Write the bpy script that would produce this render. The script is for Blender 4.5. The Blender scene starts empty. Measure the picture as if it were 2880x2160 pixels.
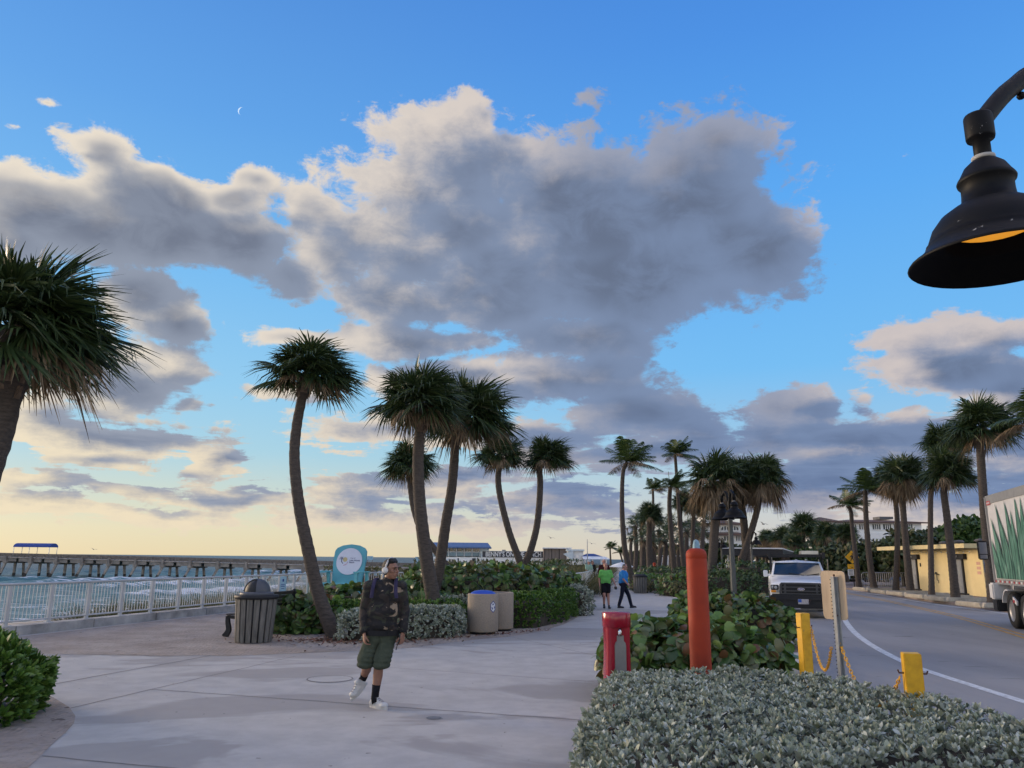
import bpy, bmesh, math, random
import numpy as np
from mathutils import Vector, Matrix, Quaternion, noise as mnoise

random.seed(7)
RNG = np.random.default_rng(11)
R = math.radians
PI = math.pi
sc = bpy.context.scene
COL = sc.collection

# ------------------------------------------------------------------ camera
CAM_H = 1.72
PITCH = R(12.77)
ROLL = R(0.55)
FPX, CX, CY = 2163.0, 1440.0, 1080.0
cam_d = bpy.data.cameras.new('camera')
cam = bpy.data.objects.new('camera', cam_d)
COL.objects.link(cam)
cam.location = (0, 0, CAM_H)
_rot = Matrix.Rotation(PI / 2 + PITCH, 3, 'X') @ Matrix.Rotation(ROLL, 3, 'Z')
cam.rotation_euler = _rot.to_euler()
cam_d.sensor_fit = 'HORIZONTAL'
cam_d.sensor_width = 36.0
cam_d.lens = 36.0 * FPX / 2880.0
cam_d.clip_start = 0.05
cam_d.clip_end = 60000
sc.camera = cam
sc.render.resolution_x, sc.render.resolution_y = 1024, 768


def ray(px, py):
    "world direction through a photograph point (2880 x 2160)"
    return (_rot @ Vector((px - CX, CY - py, -FPX))).normalized()


def G(px, py, z=0.0):
    "point of the plane at height z seen at that photograph point"
    d = ray(px, py)
    t = (z - CAM_H) / d.z
    return Vector((d.x * t, d.y * t, z))


def D(px, py, Y):
    "point at distance Y ahead of the camera"
    d = ray(px, py)
    t = Y / d.y
    return Vector((d.x * t, Y, CAM_H + d.z * t))


# ------------------------------------------------------------------ objects
def tag(o, label=None, cat=None, group=None, kind=None):
    if label: o['label'] = label
    if cat: o['category'] = cat
    if group: o['group'] = group
    if kind: o['kind'] = kind
    return o


def thing(name, label, cat, loc=(0, 0, 0), rotz=0.0, group=None):
    o = bpy.data.objects.new(name, None)
    COL.objects.link(o)
    o.empty_display_size = 0.2
    o.location = loc
    o.rotation_euler = (0, 0, rotz)
    return tag(o, label, cat, group)


def copy_tree(o, parent=None):
    c = o.copy()
    COL.objects.link(c)
    c.parent = parent
    for ch in list(o.children):
        copy_tree(ch, c)
    return c


def frame(d, up=(0, 0, 1)):
    "3x3 with columns x, y, z where z runs along d"
    z = Vector(d).normalized()
    u = Vector(up)
    if abs(z.dot(u)) > 0.98:
        u = Vector((1, 0, 0))
    x = u.cross(z).normalized()
    y = z.cross(x)
    return x, y, z


class MB:
    "collects shapes and links them as one mesh object"

    def __init__(s):
        s.v, s.f, s.m, s.sm = [], [], [], []
        s.mi, s.smooth = 0, False

    def mat(s, i, smooth=None):
        s.mi = i
        if smooth is not None: s.smooth = smooth
        return s

    def add(s, vs, fs, M=None):
        k = len(s.v)
        if M is not None:
            vs = [M @ Vector(v) for v in vs]
        s.v += [tuple(v) for v in vs]
        for f in fs:
            s.f.append([k + i for i in f])
            s.m.append(s.mi)
            s.sm.append(s.smooth)
        return s

    def box(s, c, size, rot=None, taper=1.0, bev=0.0):
        x, y, z = size[0] / 2, size[1] / 2, size[2] / 2
        M = Matrix.Translation(c)
        if rot is not None:
            if isinstance(rot, (int, float)):
                M = M @ Matrix.Rotation(rot, 4, 'Z')
            else:
                M = M @ rot.to_4x4()
        if bev > 0:
            bm = bmesh.new()
            bmesh.ops.create_cube(bm, size=1.0)
            for v in bm.verts:
                t = taper if v.co.z > 0 else 1.0
                v.co = Vector((v.co.x * 2 * x * t, v.co.y * 2 * y * t, v.co.z * 2 * z))
            bmesh.ops.bevel(bm, geom=bm.edges[:], offset=bev, segments=2, affect='EDGES')
            s.bm(bm, M)
            return s
        t = taper
        vs = [(-x, -y, -z), (x, -y, -z), (x, y, -z), (-x, y, -z), (-x * t, -y * t, z), (x * t, -y * t, z), (x * t, y * t, z), (-x * t, y * t, z)]
        fs = [(0, 3, 2, 1), (4, 5, 6, 7), (0, 1, 5, 4), (1, 2, 6, 5), (2, 3, 7, 6), (3, 0, 4, 7)]
        return s.add(vs, fs, M)

    def bm(s, bm, M=None):
        bm.verts.ensure_lookup_table()
        bm.verts.index_update()
        s.add([v.co.copy() for v in bm.verts], [[v.index for v in f.verts] for f in bm.faces], M)
        bm.free()
        return s

    def bar(s, a, b, w, h=None):
        "square bar from a to b"
        a, b = Vector(a), Vector(b)
        h = h or w
        x, y, z = frame(b - a)
        vs = []
        for p in (a, b):
            for sx, sy in ((-1, -1), (1, -1), (1, 1), (-1, 1)):
                vs.append(p + x * sx * w / 2 + y * sy * h / 2)
        fs = [(0, 3, 2, 1), (4, 5, 6, 7), (0, 1, 5, 4), (1, 2, 6, 5), (2, 3, 7, 6), (3, 0, 4, 7)]
        return s.add(vs, fs)

    def tube(s, pts, rad, n=10, caps=True, closed=False):
        pts = [Vector(p) for p in pts]
        if isinstance(rad, (int, float)): rad = [rad] * len(pts)
        vs, fs = [], []
        m = len(pts)
        x0 = None
        for i, p in enumerate(pts):
            if closed:
                t = pts[(i + 1) % m] - pts[i - 1]
            else:
                t = pts[min(i + 1, m - 1)] - pts[max(i - 1, 0)]
            z = t.normalized()
            if x0 is None:
                x, y, _ = frame(z)
            else:
                x = (x0 - z * x0.dot(z)).normalized()
                y = z.cross(x)
            x0 = x
            for k in range(n):
                a = 2 * PI * k / n
                vs.append(p + (x * math.cos(a) + y * math.sin(a)) * rad[i])
        for i in range(m if closed else m - 1):
            j = (i + 1) % m
            for k in range(n):
                fs.append((i * n + k, i * n + (k + 1) % n, j * n + (k + 1) % n, j * n + k))
        if caps and not closed:
            fs.append(tuple(reversed(range(n))))
            fs.append(tuple(range((m - 1) * n, m * n)))
        return s.add(vs, fs)

    def lathe(s, prof, n=24, c=(0, 0, 0), M=None, caps=False):
        "prof = (radius, z) list, turned about z"
        vs, fs = [], []
        for r, z in prof:
            for k in range(n):
                a = 2 * PI * k / n
                vs.append(Vector((c[0] + r * math.cos(a), c[1] + r * math.sin(a), c[2] + z)))
        for i in range(len(prof) - 1):
            for k in range(n):
                fs.append((i * n + k, i * n + (k + 1) % n, (i + 1) * n + (k + 1) % n, (i + 1) * n + k))
        if caps:
            fs.append(tuple(reversed(range(n))))
            fs.append(tuple(range((len(prof) - 1) * n, len(prof) * n)))
        return s.add(vs, fs, M)

    def prism(s, poly, z0, z1, M=None):
        "polygon in x, y extruded from z0 to z1"
        n = len(poly)
        vs = [(p[0], p[1], z0) for p in poly] + [(p[0], p[1], z1) for p in poly]
        fs = [tuple(reversed(range(n))), tuple(range(n, 2 * n))]
        for i in range(n):
            j = (i + 1) % n
            fs.append((i, j, n + j, n + i))
        return s.add(vs, fs, M)

    def face(s, pts):
        return s.add(pts, [tuple(range(len(pts)))])

    def ball(s, c, r, n=12, M=None):
        if isinstance(r, (int, float)): r = (r, r, r)
        vs, fs = [], []
        m = max(4, n // 2)
        for i in range(m + 1):
            th = PI * i / m
            for k in range(n):
                a = 2 * PI * k / n
                vs.append(Vector((c[0] + r[0] * math.sin(th) * math.cos(a), c[1] + r[1] * math.sin(th) * math.sin(a), c[2] - r[2] * math.cos(th))))
        for i in range(m):
            for k in range(n):
                fs.append((i * n + k, i * n + (k + 1) % n, (i + 1) * n + (k + 1) % n, (i + 1) * n + k))
        return s.add(vs, fs, M)

    def mesh(s, name, mats):
        me = bpy.data.meshes.new(name)
        me.from_pydata(s.v, [], s.f)
        mats = mats if isinstance(mats, (list, tuple)) else [mats]
        for m in mats: me.materials.append(m)
        me.polygons.foreach_set('material_index', s.m)
        me.polygons.foreach_set('use_smooth', s.sm)
        me.update()
        return me

    def build(s, name, mats, parent=None, loc=None, rotz=None):
        o = bpy.data.objects.new(name, s.mesh(name, mats))
        COL.objects.link(o)
        if parent is not None: o.parent = parent
        if loc is not None: o.location = loc
        if rotz is not None: o.rotation_euler = (0, 0, rotz)
        return o


def np_mesh(name, V, quads, mats, midx=None, smooth=True):
    "fast mesh from arrays: V (n,3), quads (m,4) or (m,3)"
    me = bpy.data.meshes.new(name)
    V = np.ascontiguousarray(V, dtype=np.float32)
    Q = np.ascontiguousarray(quads, dtype=np.int32)
    k = Q.shape[1]
    me.vertices.add(len(V))
    me.vertices.foreach_set('co', V.ravel())
    me.loops.add(Q.size)
    me.loops.foreach_set('vertex_index', Q.ravel())
    me.polygons.add(len(Q))
    me.polygons.foreach_set('loop_start', np.arange(0, Q.size, k, dtype=np.int32))
    me.polygons.foreach_set('loop_total', np.full(len(Q), k, dtype=np.int32))
    if midx is not None: me.polygons.foreach_set('material_index', np.asarray(midx, dtype=np.int32))
    if smooth: me.polygons.foreach_set('use_smooth', np.ones(len(Q), dtype=bool))
    for m in (mats if isinstance(mats, (list, tuple)) else [mats]): me.materials.append(m)
    me.update(calc_edges=True)
    me.validate()
    return me


def link(name, me, parent=None, loc=None, rotz=None):
    o = bpy.data.objects.new(name, me)
    COL.objects.link(o)
    if parent is not None: o.parent = parent
    if loc is not None: o.location = loc
    if rotz is not None: o.rotation_euler = (0, 0, rotz)
    return o


def evaluated(o):
    dg = bpy.context.evaluated_depsgraph_get()
    dg.update()
    return bpy.data.meshes.new_from_object(o.evaluated_get(dg))


def text_mesh(s, size, depth=0.004, spacing=1.0, bold=0.0, align='CENTER'):
    cu = bpy.data.curves.new('lettering', 'FONT')
    cu.body = s
    cu.size = size
    cu.extrude = depth
    cu.offset = bold
    cu.space_character = spacing
    cu.align_x = align
    cu.align_y = 'CENTER'
    cu.resolution_u = 3
    o = bpy.data.objects.new('lettering', cu)
    COL.objects.link(o)
    me = evaluated(o)
    bpy.data.objects.remove(o)
    return me


def text(name, s, size, mat, parent, M, depth=0.004, spacing=1.0, bold=0.0, align='CENTER'):
    me = text_mesh(s, size, depth, spacing, bold, align)
    me.materials.clear()
    me.materials.append(mat)
    me.transform(M)
    return link(name, me, parent)


# ------------------------------------------------------------------ materials
def new_mat(name):
    m = bpy.data.materials.new(name)
    m.use_nodes = True
    nt = m.node_tree
    return m, nt, nt.nodes['Principled BSDF']


def pmat(name, col, rough=0.6, metal=0.0, vary=0.12, vscale=6.0, bump=0.0, bscale=60.0, spec=0.4, col2=None, detail=6.0, stretch=None, coat=0.0, wear=None):
    "plain surface with a little procedural unevenness"
    m, nt, b = new_mat(name)
    N, L = nt.nodes, nt.links
    b.inputs['Roughness'].default_value = rough
    b.inputs['Metallic'].default_value = metal
    b.inputs['Specular IOR Level'].default_value = spec
    if coat: b.inputs['Coat Weight'].default_value = coat
    tc = N.new('ShaderNodeTexCoord')
    src = tc.outputs['Object']
    if stretch:
        mp = N.new('ShaderNodeMapping')
        mp.inputs['Scale'].default_value = stretch
        L.new(src, mp.inputs['Vector'])
        src = mp.outputs['Vector']
    nz = N.new('ShaderNodeTexNoise')
    nz.inputs['Scale'].default_value = vscale
    nz.inputs['Detail'].default_value = detail
    nz.inputs['Roughness'].default_value = 0.6
    L.new(src, nz.inputs['Vector'])
    rp = N.new('ShaderNodeValToRGB')
    c = Vector(col[:3])
    c2 = Vector(col2[:3]) if col2 else c * (1 - vary * 1.6)
    rp.color_ramp.elements[0].position = 0.3
    rp.color_ramp.elements[1].position = 0.7
    rp.color_ramp.elements[0].color = (*c2, 1)
    rp.color_ramp.elements[1].color = (*(c * (1 + vary * 0.6)), 1)
    L.new(nz.outputs['Fac'], rp.inputs['Fac'])
    out = rp.outputs['Color']
    if wear:
        # scuffs and grime: (colour, scale, threshold)
        for wc, wsc, wth in wear:
            nw = N.new('ShaderNodeTexNoise')
            nw.inputs['Scale'].default_value = wsc
            nw.inputs['Detail'].default_value = 8
            nw.inputs['Roughness'].default_value = 0.68
            L.new(src, nw.inputs['Vector'])
            mr = N.new('ShaderNodeMapRange')
            mr.interpolation_type = 'SMOOTHSTEP'
            mr.inputs[1].default_value = wth
            mr.inputs[2].default_value = wth + 0.05
            mr.inputs[4].default_value = 0.85
            L.new(nw.outputs['Fac'], mr.inputs[0])
            mx = N.new('ShaderNodeMix')
            mx.data_type = 'RGBA'
            L.new(mr.outputs[0], mx.inputs[0])
            L.new(out, mx.inputs[6])
            mx.inputs[7].default_value = (*wc, 1)
            out = mx.outputs[2]
    L.new(out, b.inputs['Base Color'])
    if bump > 0:
        n2 = N.new('ShaderNodeTexNoise')
        n2.inputs['Scale'].default_value = bscale
        n2.inputs['Detail'].default_value = 5
        L.new(src, n2.inputs['Vector'])
        bp = N.new('ShaderNodeBump')
        bp.inputs['Strength'].default_value = bump
        bp.inputs['Distance'].default_value = 0.02
        L.new(n2.outputs['Fac'], bp.inputs['Height'])
        L.new(bp.outputs['Normal'], b.inputs['Normal'])
    return m


def leaf_mat(name, cols, rough=0.5, trans=0.25, spec=0.35, big=2.0):
    "leaves: every leaf (mesh island) its own tint out of cols"
    m, nt, b = new_mat(name)
    N, L = nt.nodes, nt.links
    geo = N.new('ShaderNodeNewGeometry')
    rp = N.new('ShaderNodeValToRGB')
    cr = rp.color_ramp
    n = len(cols)
    cr.elements[0].color = (*cols[0], 1)
    cr.elements[1].color = (*cols[-1], 1)
    cr.elements[1].position = 1.0
    for i in range(1, n - 1):
        e = cr.elements.new(i / (n - 1))
        e.color = (*cols[i], 1)
    L.new(geo.outputs['Random Per Island'], rp.inputs['Fac'])
    L.new(rp.outputs['Color'], b.inputs['Base Color'])
    b.inputs['Roughness'].default_value = rough
    b.inputs['Specular IOR Level'].default_value = spec
    if trans > 0:
        tr = N.new('ShaderNodeBsdfTranslucent')
        L.new(rp.outputs['Color'], tr.inputs['Color'])
        mx = N.new('ShaderNodeMixShader')
        mx.inputs['Fac'].default_value = trans
        L.new(b.outputs['BSDF'], mx.inputs[1])
        L.new(tr.outputs['BSDF'], mx.inputs[2])
        L.new(mx.outputs['Shader'], N['Material Output'].inputs['Surface'])
    return m


def glass_mat(name, col=(0.02, 0.03, 0.035), rough=0.06):
    m, nt, b = new_mat(name)
    b.inputs['Base Color'].default_value = (*col, 1)
    b.inputs['Roughness'].default_value = rough
    b.inputs['Specular IOR Level'].default_value = 0.8
    return m

# ------------------------------------------------------------------ daylight: low sun behind cloud on the left, cloudy sky
SUN_AZ, SUN_EL = -62.0, 9.0
EXPO = 0.6
KX = 2 ** -EXPO
world = bpy.data.worlds.new('World')
sc.world = world
world.use_nodes = True
world.cycles.sampling_method = 'MANUAL'
world.cycles.sample_map_resolution = 512
wn, wl = world.node_tree.nodes, world.node_tree.links
wn.clear()


class NB:
    "short hand for math nodes in one tree"

    def __init__(s, tree):
        s.t = tree

    def put(s, node, i, v):
        if v is None: return
        if hasattr(v, 'is_output'):
            s.t.links.new(v, node.inputs[i])
        else:
            node.inputs[i].default_value = v

    def m(s, op, a, b=None, c=None, clamp=False):
        n = s.t.nodes.new('ShaderNodeMath')
        n.operation = op
        n.use_clamp = clamp
        s.put(n, 0, a); s.put(n, 1, b); s.put(n, 2, c)
        return n.outputs[0]

    def v(s, op, a, b=None, c=None):
        n = s.t.nodes.new('ShaderNodeVectorMath')
        n.operation = op
        s.put(n, 0, a); s.put(n, 1, b); s.put(n, 2, c)
        return n.outputs['Value'] if op in ('LENGTH', 'DOT_PRODUCT') else n.outputs['Vector']

    def ss(s, x, a, b, lo=0.0, hi=1.0):
        n = s.t.nodes.new('ShaderNodeMapRange')
        n.interpolation_type = 'SMOOTHSTEP'
        s.put(n, 0, x)
        n.inputs[1].default_value = a
        n.inputs[2].default_value = b
        n.inputs[3].default_value = lo
        n.inputs[4].default_value = hi
        return n.outputs[0]

    def noise(s, vec, scale, detail, rough=0.55, lac=2.0, dist=0.0):
        n = s.t.nodes.new('ShaderNodeTexNoise')
        n.noise_dimensions = '3D'
        s.put(n, 'Vector', vec)
        n.inputs['Scale'].default_value = scale
        n.inputs['Detail'].default_value = detail
        n.inputs['Roughness'].default_value = rough
        n.inputs['Lacunarity'].default_value = lac
        n.inputs['Distortion'].default_value = dist
        return n

    def mix(s, f, a, b):
        n = s.t.nodes.new('ShaderNodeMix')
        n.data_type = 'RGBA'
        s.put(n, 0, f)
        for i, v in ((6, a), (7, b)):
            if hasattr(v, 'is_output'): s.t.links.new(v, n.inputs[i])
            else: n.inputs[i].default_value = (*v, 1)
        return n.outputs[2]

    def ramp(s, f, stops, interp='LINEAR'):
        n = s.t.nodes.new('ShaderNodeValToRGB')
        cr = n.color_ramp
        cr.interpolation = interp
        s.put(n, 0, f)
        while len(cr.elements) > 1: cr.elements.remove(cr.elements[-1])
        cr.elements[0].position = stops[0][0]
        cr.elements[0].color = (*stops[0][1], 1)
        for p, c in stops[1:]:
            e = cr.elements.new(p)
            e.color = (*c, 1)
        return n.outputs[0]


def srgb(r, g, b):
    f = lambda c: (c / 255 / 12.92) if c <= 10.3 else ((c / 255 + 0.055) / 1.055) ** 2.4
    return (f(r), f(g), f(b))


# cloud banks: (x, y, half width, half height, weight), read off the photograph at 2212 x 1659 and turned into sky directions
BANKS = [
    # great central cloud
    (930, 290, 140, 85, .80), (850, 390, 140, 95, .74), (1010, 380, 180, 120, .92), (700, 450, 110, 75, .70), (830, 500, 170, 100, .82), (640, 585, 105, 55, .72), (720, 540, 130, 70, .75),
    (1250, 440, 270, 165, 1.25), (1480, 420, 230, 170, 1.15), (1550, 300, 130, 85, .72), (1600, 520, 150, 130, 1.0), (1340, 590, 300, 130, 1.25), (1090, 610, 260, 105, 1.05), (1300, 500, 260, 170, 1.3),
    (1260, 720, 190, 62, 1.0), (870, 640, 160, 60, .95), (890, 545, 180, 85, .86), (1010, 500, 160, 90, .9), (1560, 640, 130, 70, .6),
    # left bank
    (205, 320, 85, 55, .9), (330, 420, 165, 90, 1.5), (90, 430, 160, 95, 1.5), (300, 500, 260, 95, 1.6), (500, 520, 140, 80, 1.3), (548, 384, 80, 34, .70), (500, 430, 90, 60, .9), (0, 500, 150, 90, 1.3),
    # lower left
    (385, 690, 85, 55, .9), (290, 640, 110, 50, .8), (370, 790, 110, 70, .95), (250, 820, 170, 80, 1.0), (110, 790, 160, 120, .8), (420, 883, 45, 22, .7),
    (260, 945, 235, 58, 1.1), (60, 900, 120, 50, .8), (440, 1005, 62, 32, .85),
    # middle band
    (620, 722, 100, 26, .8), (900, 738, 210, 40, .85), (630, 848, 100, 24, .75), (1010, 830, 230, 58, .95), (1230, 815, 220, 62, 1.0), (1390, 890, 210, 70, .95), (1500, 930, 120, 60, .85),
    (850, 935, 180, 40, .8), (1130, 950, 260, 52, .9), (1340, 990, 230, 48, .9),
    # right
    (1715, 885, 105, 48, .9), (1690, 955, 170, 60, .95), (1960, 740, 110, 45, .8), (2110, 720, 140, 55, .95), (2060, 800, 250, 62, 1.0), (2200, 850, 160, 70, 1.0),
    (1860, 960, 260, 62, 1.0), (2080, 980, 300, 90, 1.1), (1760, 1050, 300, 60, .95), (2050, 1090, 300, 60, .9), (1860, 865, 50, 26, .62),
    # near the horizon
    (110, 1030, 150, 24, .85), (300, 1055, 90, 17, .75), (70, 1092, 170, 26, .9), (520, 1078, 170, 30, .85), (330, 1108, 250, 22, .8), (760, 1060, 170, 34, .8), (960, 1050, 200, 36, .8),
    (1180, 1080, 220, 34, .85), (740, 1120, 260, 26, .75), (1060, 1135, 260, 24, .7),
    # small rags
    (1282, 228, 30, 20, .40), (118, 219, 18, 6, .27), (38, 264, 26, 7, .28), (1010, 215, 30, 25, .5),
]


def az_el(px, py):
    d = ray(px, py)
    return math.atan2(d.x, d.y), math.asin(d.z)


fld = bpy.data.node_groups.new('cloud_field', 'ShaderNodeTree')
fld.interface.new_socket('P', in_out='INPUT', socket_type='NodeSocketVector')
fld.interface.new_socket('D', in_out='OUTPUT', socket_type='NodeSocketFloat')
gi = fld.nodes.new('NodeGroupInput')
go = fld.nodes.new('NodeGroupOutput')
nb = NB(fld)
P = gi.outputs[0]
nP = nb.v('MULTIPLY', P, (1.0, 1.35, 1.0))
wz = nb.noise(nP, 7.0, 3.0)
warp = nb.v('MULTIPLY_ADD', wz.outputs['Color'], (0.075, 0.055, 0.0), (-0.0375, -0.0275, 0.0))
P2 = nb.v('ADD', P, warp)
acc = None
S = 2880 / 2212
for (x, y, rx, ry, w) in BANKS:
    a, e = az_el(x * S, y * S)
    a2, _ = az_el((x + rx) * S, y * S)
    a1, _ = az_el((x - rx) * S, y * S)
    _, e2 = az_el(x * S, (y - ry) * S)
    _, e1 = az_el(x * S, (y + ry) * S)
    ra, re = (a2 - a1) / 2 * 1.08, (e2 - e1) / 2 * 1.08
    q = nb.v('MULTIPLY_ADD', P2, (1 / ra, 1 / re, 0.0), (-a / ra, -e / re, 0.0))
    ln = nb.v('LENGTH', q)
    f = nb.m('MULTIPLY_ADD', ln, -w, w)
    acc = f if acc is None else nb.m('SMOOTH_MAX', acc, f, 0.25)
# more cloud all round the rest of the sky, outside the picture
sp = fld.nodes.new('ShaderNodeSeparateXYZ')
fld.links.new(P, sp.inputs[0])
out_l = nb.ss(nb.m('ABSOLUTE', sp.outputs[0]), 0.66, 1.0)
out_h = nb.ss(sp.outputs[1], 0.80, 1.0)
outs = nb.m('MAXIMUM', out_l, out_h)
rest = nb.noise(nP, 2.6, 2.0)
acc = nb.m('MAXIMUM', acc, nb.m('MULTIPLY_ADD', outs, nb.m('MULTIPLY_ADD', rest.outputs['Fac'], 3.0, -1.15), -0.45))
acc = nb.m('MAXIMUM', acc, -0.9)
n0 = nb.noise(nP, 9.0, 2.5, 0.5)
d = nb.m('MULTIPLY_ADD', n0.outputs['Fac'], 1.5, nb.m('MULTIPLY_ADD', acc, 1.2, -0.75))
fld.links.new(d, go.inputs[0])

wb = NB(world.node_tree)
tc = wn.new('ShaderNodeTexCoord')
sx = wn.new('ShaderNodeSeparateXYZ')
wl.new(tc.outputs['Generated'], sx.inputs[0])
X, Y_, Z = sx.outputs
az = wb.m('ARCTAN2', X, Y_)
el = wb.m('ARCSINE', wb.m('MINIMUM', wb.m('MAXIMUM', Z, -1.0), 1.0))
cmb = wn.new('ShaderNodeCombineXYZ')
wl.new(az, cmb.inputs[0])
wl.new(el, cmb.inputs[1])
PP = cmb.outputs[0]


def field(vec):
    n = wn.new('ShaderNodeGroup')
    n.node_tree = fld
    wl.new(vec, n.inputs[0])
    return n.outputs[0]


high = wb.ss(el, 0.08, 0.28)
wP = wb.v('MULTIPLY', PP, (1.0, 1.5, 1.0))
h1 = wb.noise(wP, 24.0, 9.0, 0.68, dist=0.3)
h2 = wb.noise(wb.v('MULTIPLY', PP, (1.0, 3.2, 1.0)), 30.0, 4.0, 0.6)
fine = wb.m('ADD', wb.m('MULTIPLY_ADD', h1.outputs['Fac'], 1.9, -0.95), wb.m('MULTIPLY', wb.m('MULTIPLY_ADD', h2.outputs['Fac'], 1.9, -0.95), wb.ss(el, 0.28, 0.05, 0.25, 1.0)))
# towards the light: up and left for the high clouds, down and left for those near the horizon


def toward(k):
    c = wn.new('ShaderNodeCombineXYZ')
    c.inputs[0].default_value = -k * 0.85
    wl.new(wb.m('MULTIPLY_ADD', high, k * 1.15, -k * 0.42), c.inputs[1])
    return wb.v('ADD', PP, c.outputs[0])


base = field(PP)
strip = wb.noise(wb.v('MULTIPLY', PP, (1.0, 8.0, 1.0)), 8.0, 6.0, 0.6, dist=0.4).outputs['Fac']
base = wb.m('ADD', base, wb.m('MULTIPLY', wb.m('MULTIPLY_ADD', strip, 2.9, -1.42), wb.m('MULTIPLY', wb.ss(el, 0.20, 0.10), wb.ss(el, 0.006, 0.034))))
dens = wb.m('ADD', wb.m('ADD', base, wb.m('MULTIPLY', fine, wb.ss(base, 0.55, 0.0, 0.38, 1.0))), wb.m('MULTIPLY', wb.ss(el, 0.19, 0.08, 0.0, 0.06), wb.ss(el, 0.03, 0.06)))
d1 = wb.m('MAXIMUM', wb.m('MULTIPLY_ADD', fine, 0.35, field(toward(0.024))), 0.0)
d2 = wb.m('MAXIMUM', field(toward(0.060)), 0.0)
depth = wb.m('ADD', wb.m('MULTIPLY', d1, 1.3), wb.m('MULTIPLY', d2, 1.7))
depth = wb.m('ADD', depth, wb.m('MULTIPLY', fine, 0.62))
alpha = wb.ss(dens, 0.0, 0.36)
thick = wb.ss(base, 0.2, 1.3)
grey_bank = wb.m('MULTIPLY', wb.ss(az, -0.17, -0.30), wb.ss(el, 0.22, 0.32))
lit = wb.m('MULTIPLY', wb.ss(depth, 2.15, -0.25), wb.m('MULTIPLY_ADD', wb.m('MULTIPLY', wb.ss(az, -0.05, 0.14), wb.ss(az, 0.43, 0.33)), -0.72, 1.0))
lit = wb.m('MULTIPLY', lit, wb.m('MULTIPLY_ADD', wb.m('MULTIPLY', grey_bank, wb.ss(base, 0.30, 0.95)), -0.70, 1.0))

left = wb.ss(az, 0.30, -0.62)           # 1 towards the sunrise
low = wb.ss(el, 0.30, 0.03)
lit_c = wb.mix(low, wb.mix(left, srgb(206, 196, 194), srgb(238, 226, 208)), wb.mix(left, srgb(216, 202, 192), srgb(242, 226, 194)))
shade_c = wb.mix(low, wb.mix(left, srgb(124, 142, 174), srgb(146, 154, 170)), wb.mix(left, srgb(120, 140, 176), srgb(160, 166, 180)))
deep_c = wb.mix(low, wb.mix(left, srgb(102, 114, 138), srgb(116, 123, 140)), wb.mix(left, srgb(102, 122, 160), srgb(128, 138, 160)))
mott = wb.ss(wb.noise(wP, 13.0, 6.0, 0.6, dist=0.5).outputs['Fac'], 0.36, 0.66)
thick = wb.m('MULTIPLY', thick, wb.m('MULTIPLY_ADD', mott, -0.55, 1.0))
cloud = wb.mix(lit, wb.mix(thick, shade_c, deep_c), lit_c)

# clear sky: the Nishita sky graded to the blue and to the cream horizon of the morning
sky = wn.new('ShaderNodeTexSky')
sky.sky_type = 'NISHITA'
sky.sun_disc = False
sky.sun_elevation = R(SUN_EL)
sky.sun_rotation = R(SUN_AZ) % (2 * PI)
sky.altitude = 0
sky.air_density = 1.0
sky.dust_density = 1.0
sky.ozone_density = 2.0
STR = 0.1
elr = wb.m('MULTIPLY', el, 1 / (PI / 2), clamp=True)
blue_l = wb.ramp(elr, [(0.0, srgb(232, 218, 182)), (0.020, srgb(228, 221, 192)), (0.045, srgb(204, 217, 208)), (0.080, srgb(168, 211, 230)), (0.13, srgb(146, 205, 242)), (0.22, srgb(118, 190, 246)), (0.33, srgb(96, 166, 238)), (0.46, srgb(78, 142, 224)), (0.60, srgb(62, 120, 208)), (1.0, srgb(50, 100, 190))])
blue_r = wb.ramp(elr, [(0.0, srgb(218, 208, 198)), (0.035, srgb(206, 210, 212)), (0.08, srgb(166, 206, 232)), (0.15, srgb(120, 194, 250)), (0.28, srgb(94, 174, 250)), (0.40, srgb(78, 150, 236)), (0.52, srgb(66, 130, 220)), (1.0, srgb(48, 100, 196))])
grade = wb.mix(wb.ss(az, 0.35, -0.35), blue_r, blue_l)
grade10 = wb.v('SCALE', grade)
grade10.node.inputs['Scale'].default_value = KX / STR
clear = wb.mix(0.90, sky.outputs['Color'], grade10)
cloud_v = wb.v('SCALE', cloud)
cloud_v.node.inputs['Scale'].default_value = KX
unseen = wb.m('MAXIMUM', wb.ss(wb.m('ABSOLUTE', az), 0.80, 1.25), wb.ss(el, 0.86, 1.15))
cloud = wb.mix(wb.m('MULTIPLY', unseen, 0.9), cloud_v, (2.55, 2.14, 1.74))  # out-of-frame cloud made extra bright, added to lift the light on the ground
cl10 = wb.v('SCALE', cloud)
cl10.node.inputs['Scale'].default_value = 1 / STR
# the sunrise itself lies outside the frame, past the left edge
sd = Vector((math.sin(R(SUN_AZ)) * math.cos(R(SUN_EL)), math.cos(R(SUN_AZ)) * math.cos(R(SUN_EL)), math.sin(R(SUN_EL))))
gl = wb.v('DOT_PRODUCT', tc.outputs['Generated'], tuple(sd))
glow = wb.ss(gl, 0.94, 1.0, 0.0, 1.0)
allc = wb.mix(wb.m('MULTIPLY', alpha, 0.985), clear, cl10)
glc = wn.new('ShaderNodeCombineColor')
glow_col = wb.mix(glow, (0, 0, 0), (48.0, 32.0, 17.0))
addn = wn.new('ShaderNodeMix')
addn.data_type = 'RGBA'
addn.blend_type = 'ADD'
addn.inputs[0].default_value = 1.0
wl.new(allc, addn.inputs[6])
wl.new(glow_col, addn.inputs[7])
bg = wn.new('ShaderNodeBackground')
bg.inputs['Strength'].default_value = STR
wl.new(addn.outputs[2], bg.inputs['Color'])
wo = wn.new('ShaderNodeOutputWorld')
wl.new(bg.outputs[0], wo.inputs[0])
wn.remove(glc)

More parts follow.
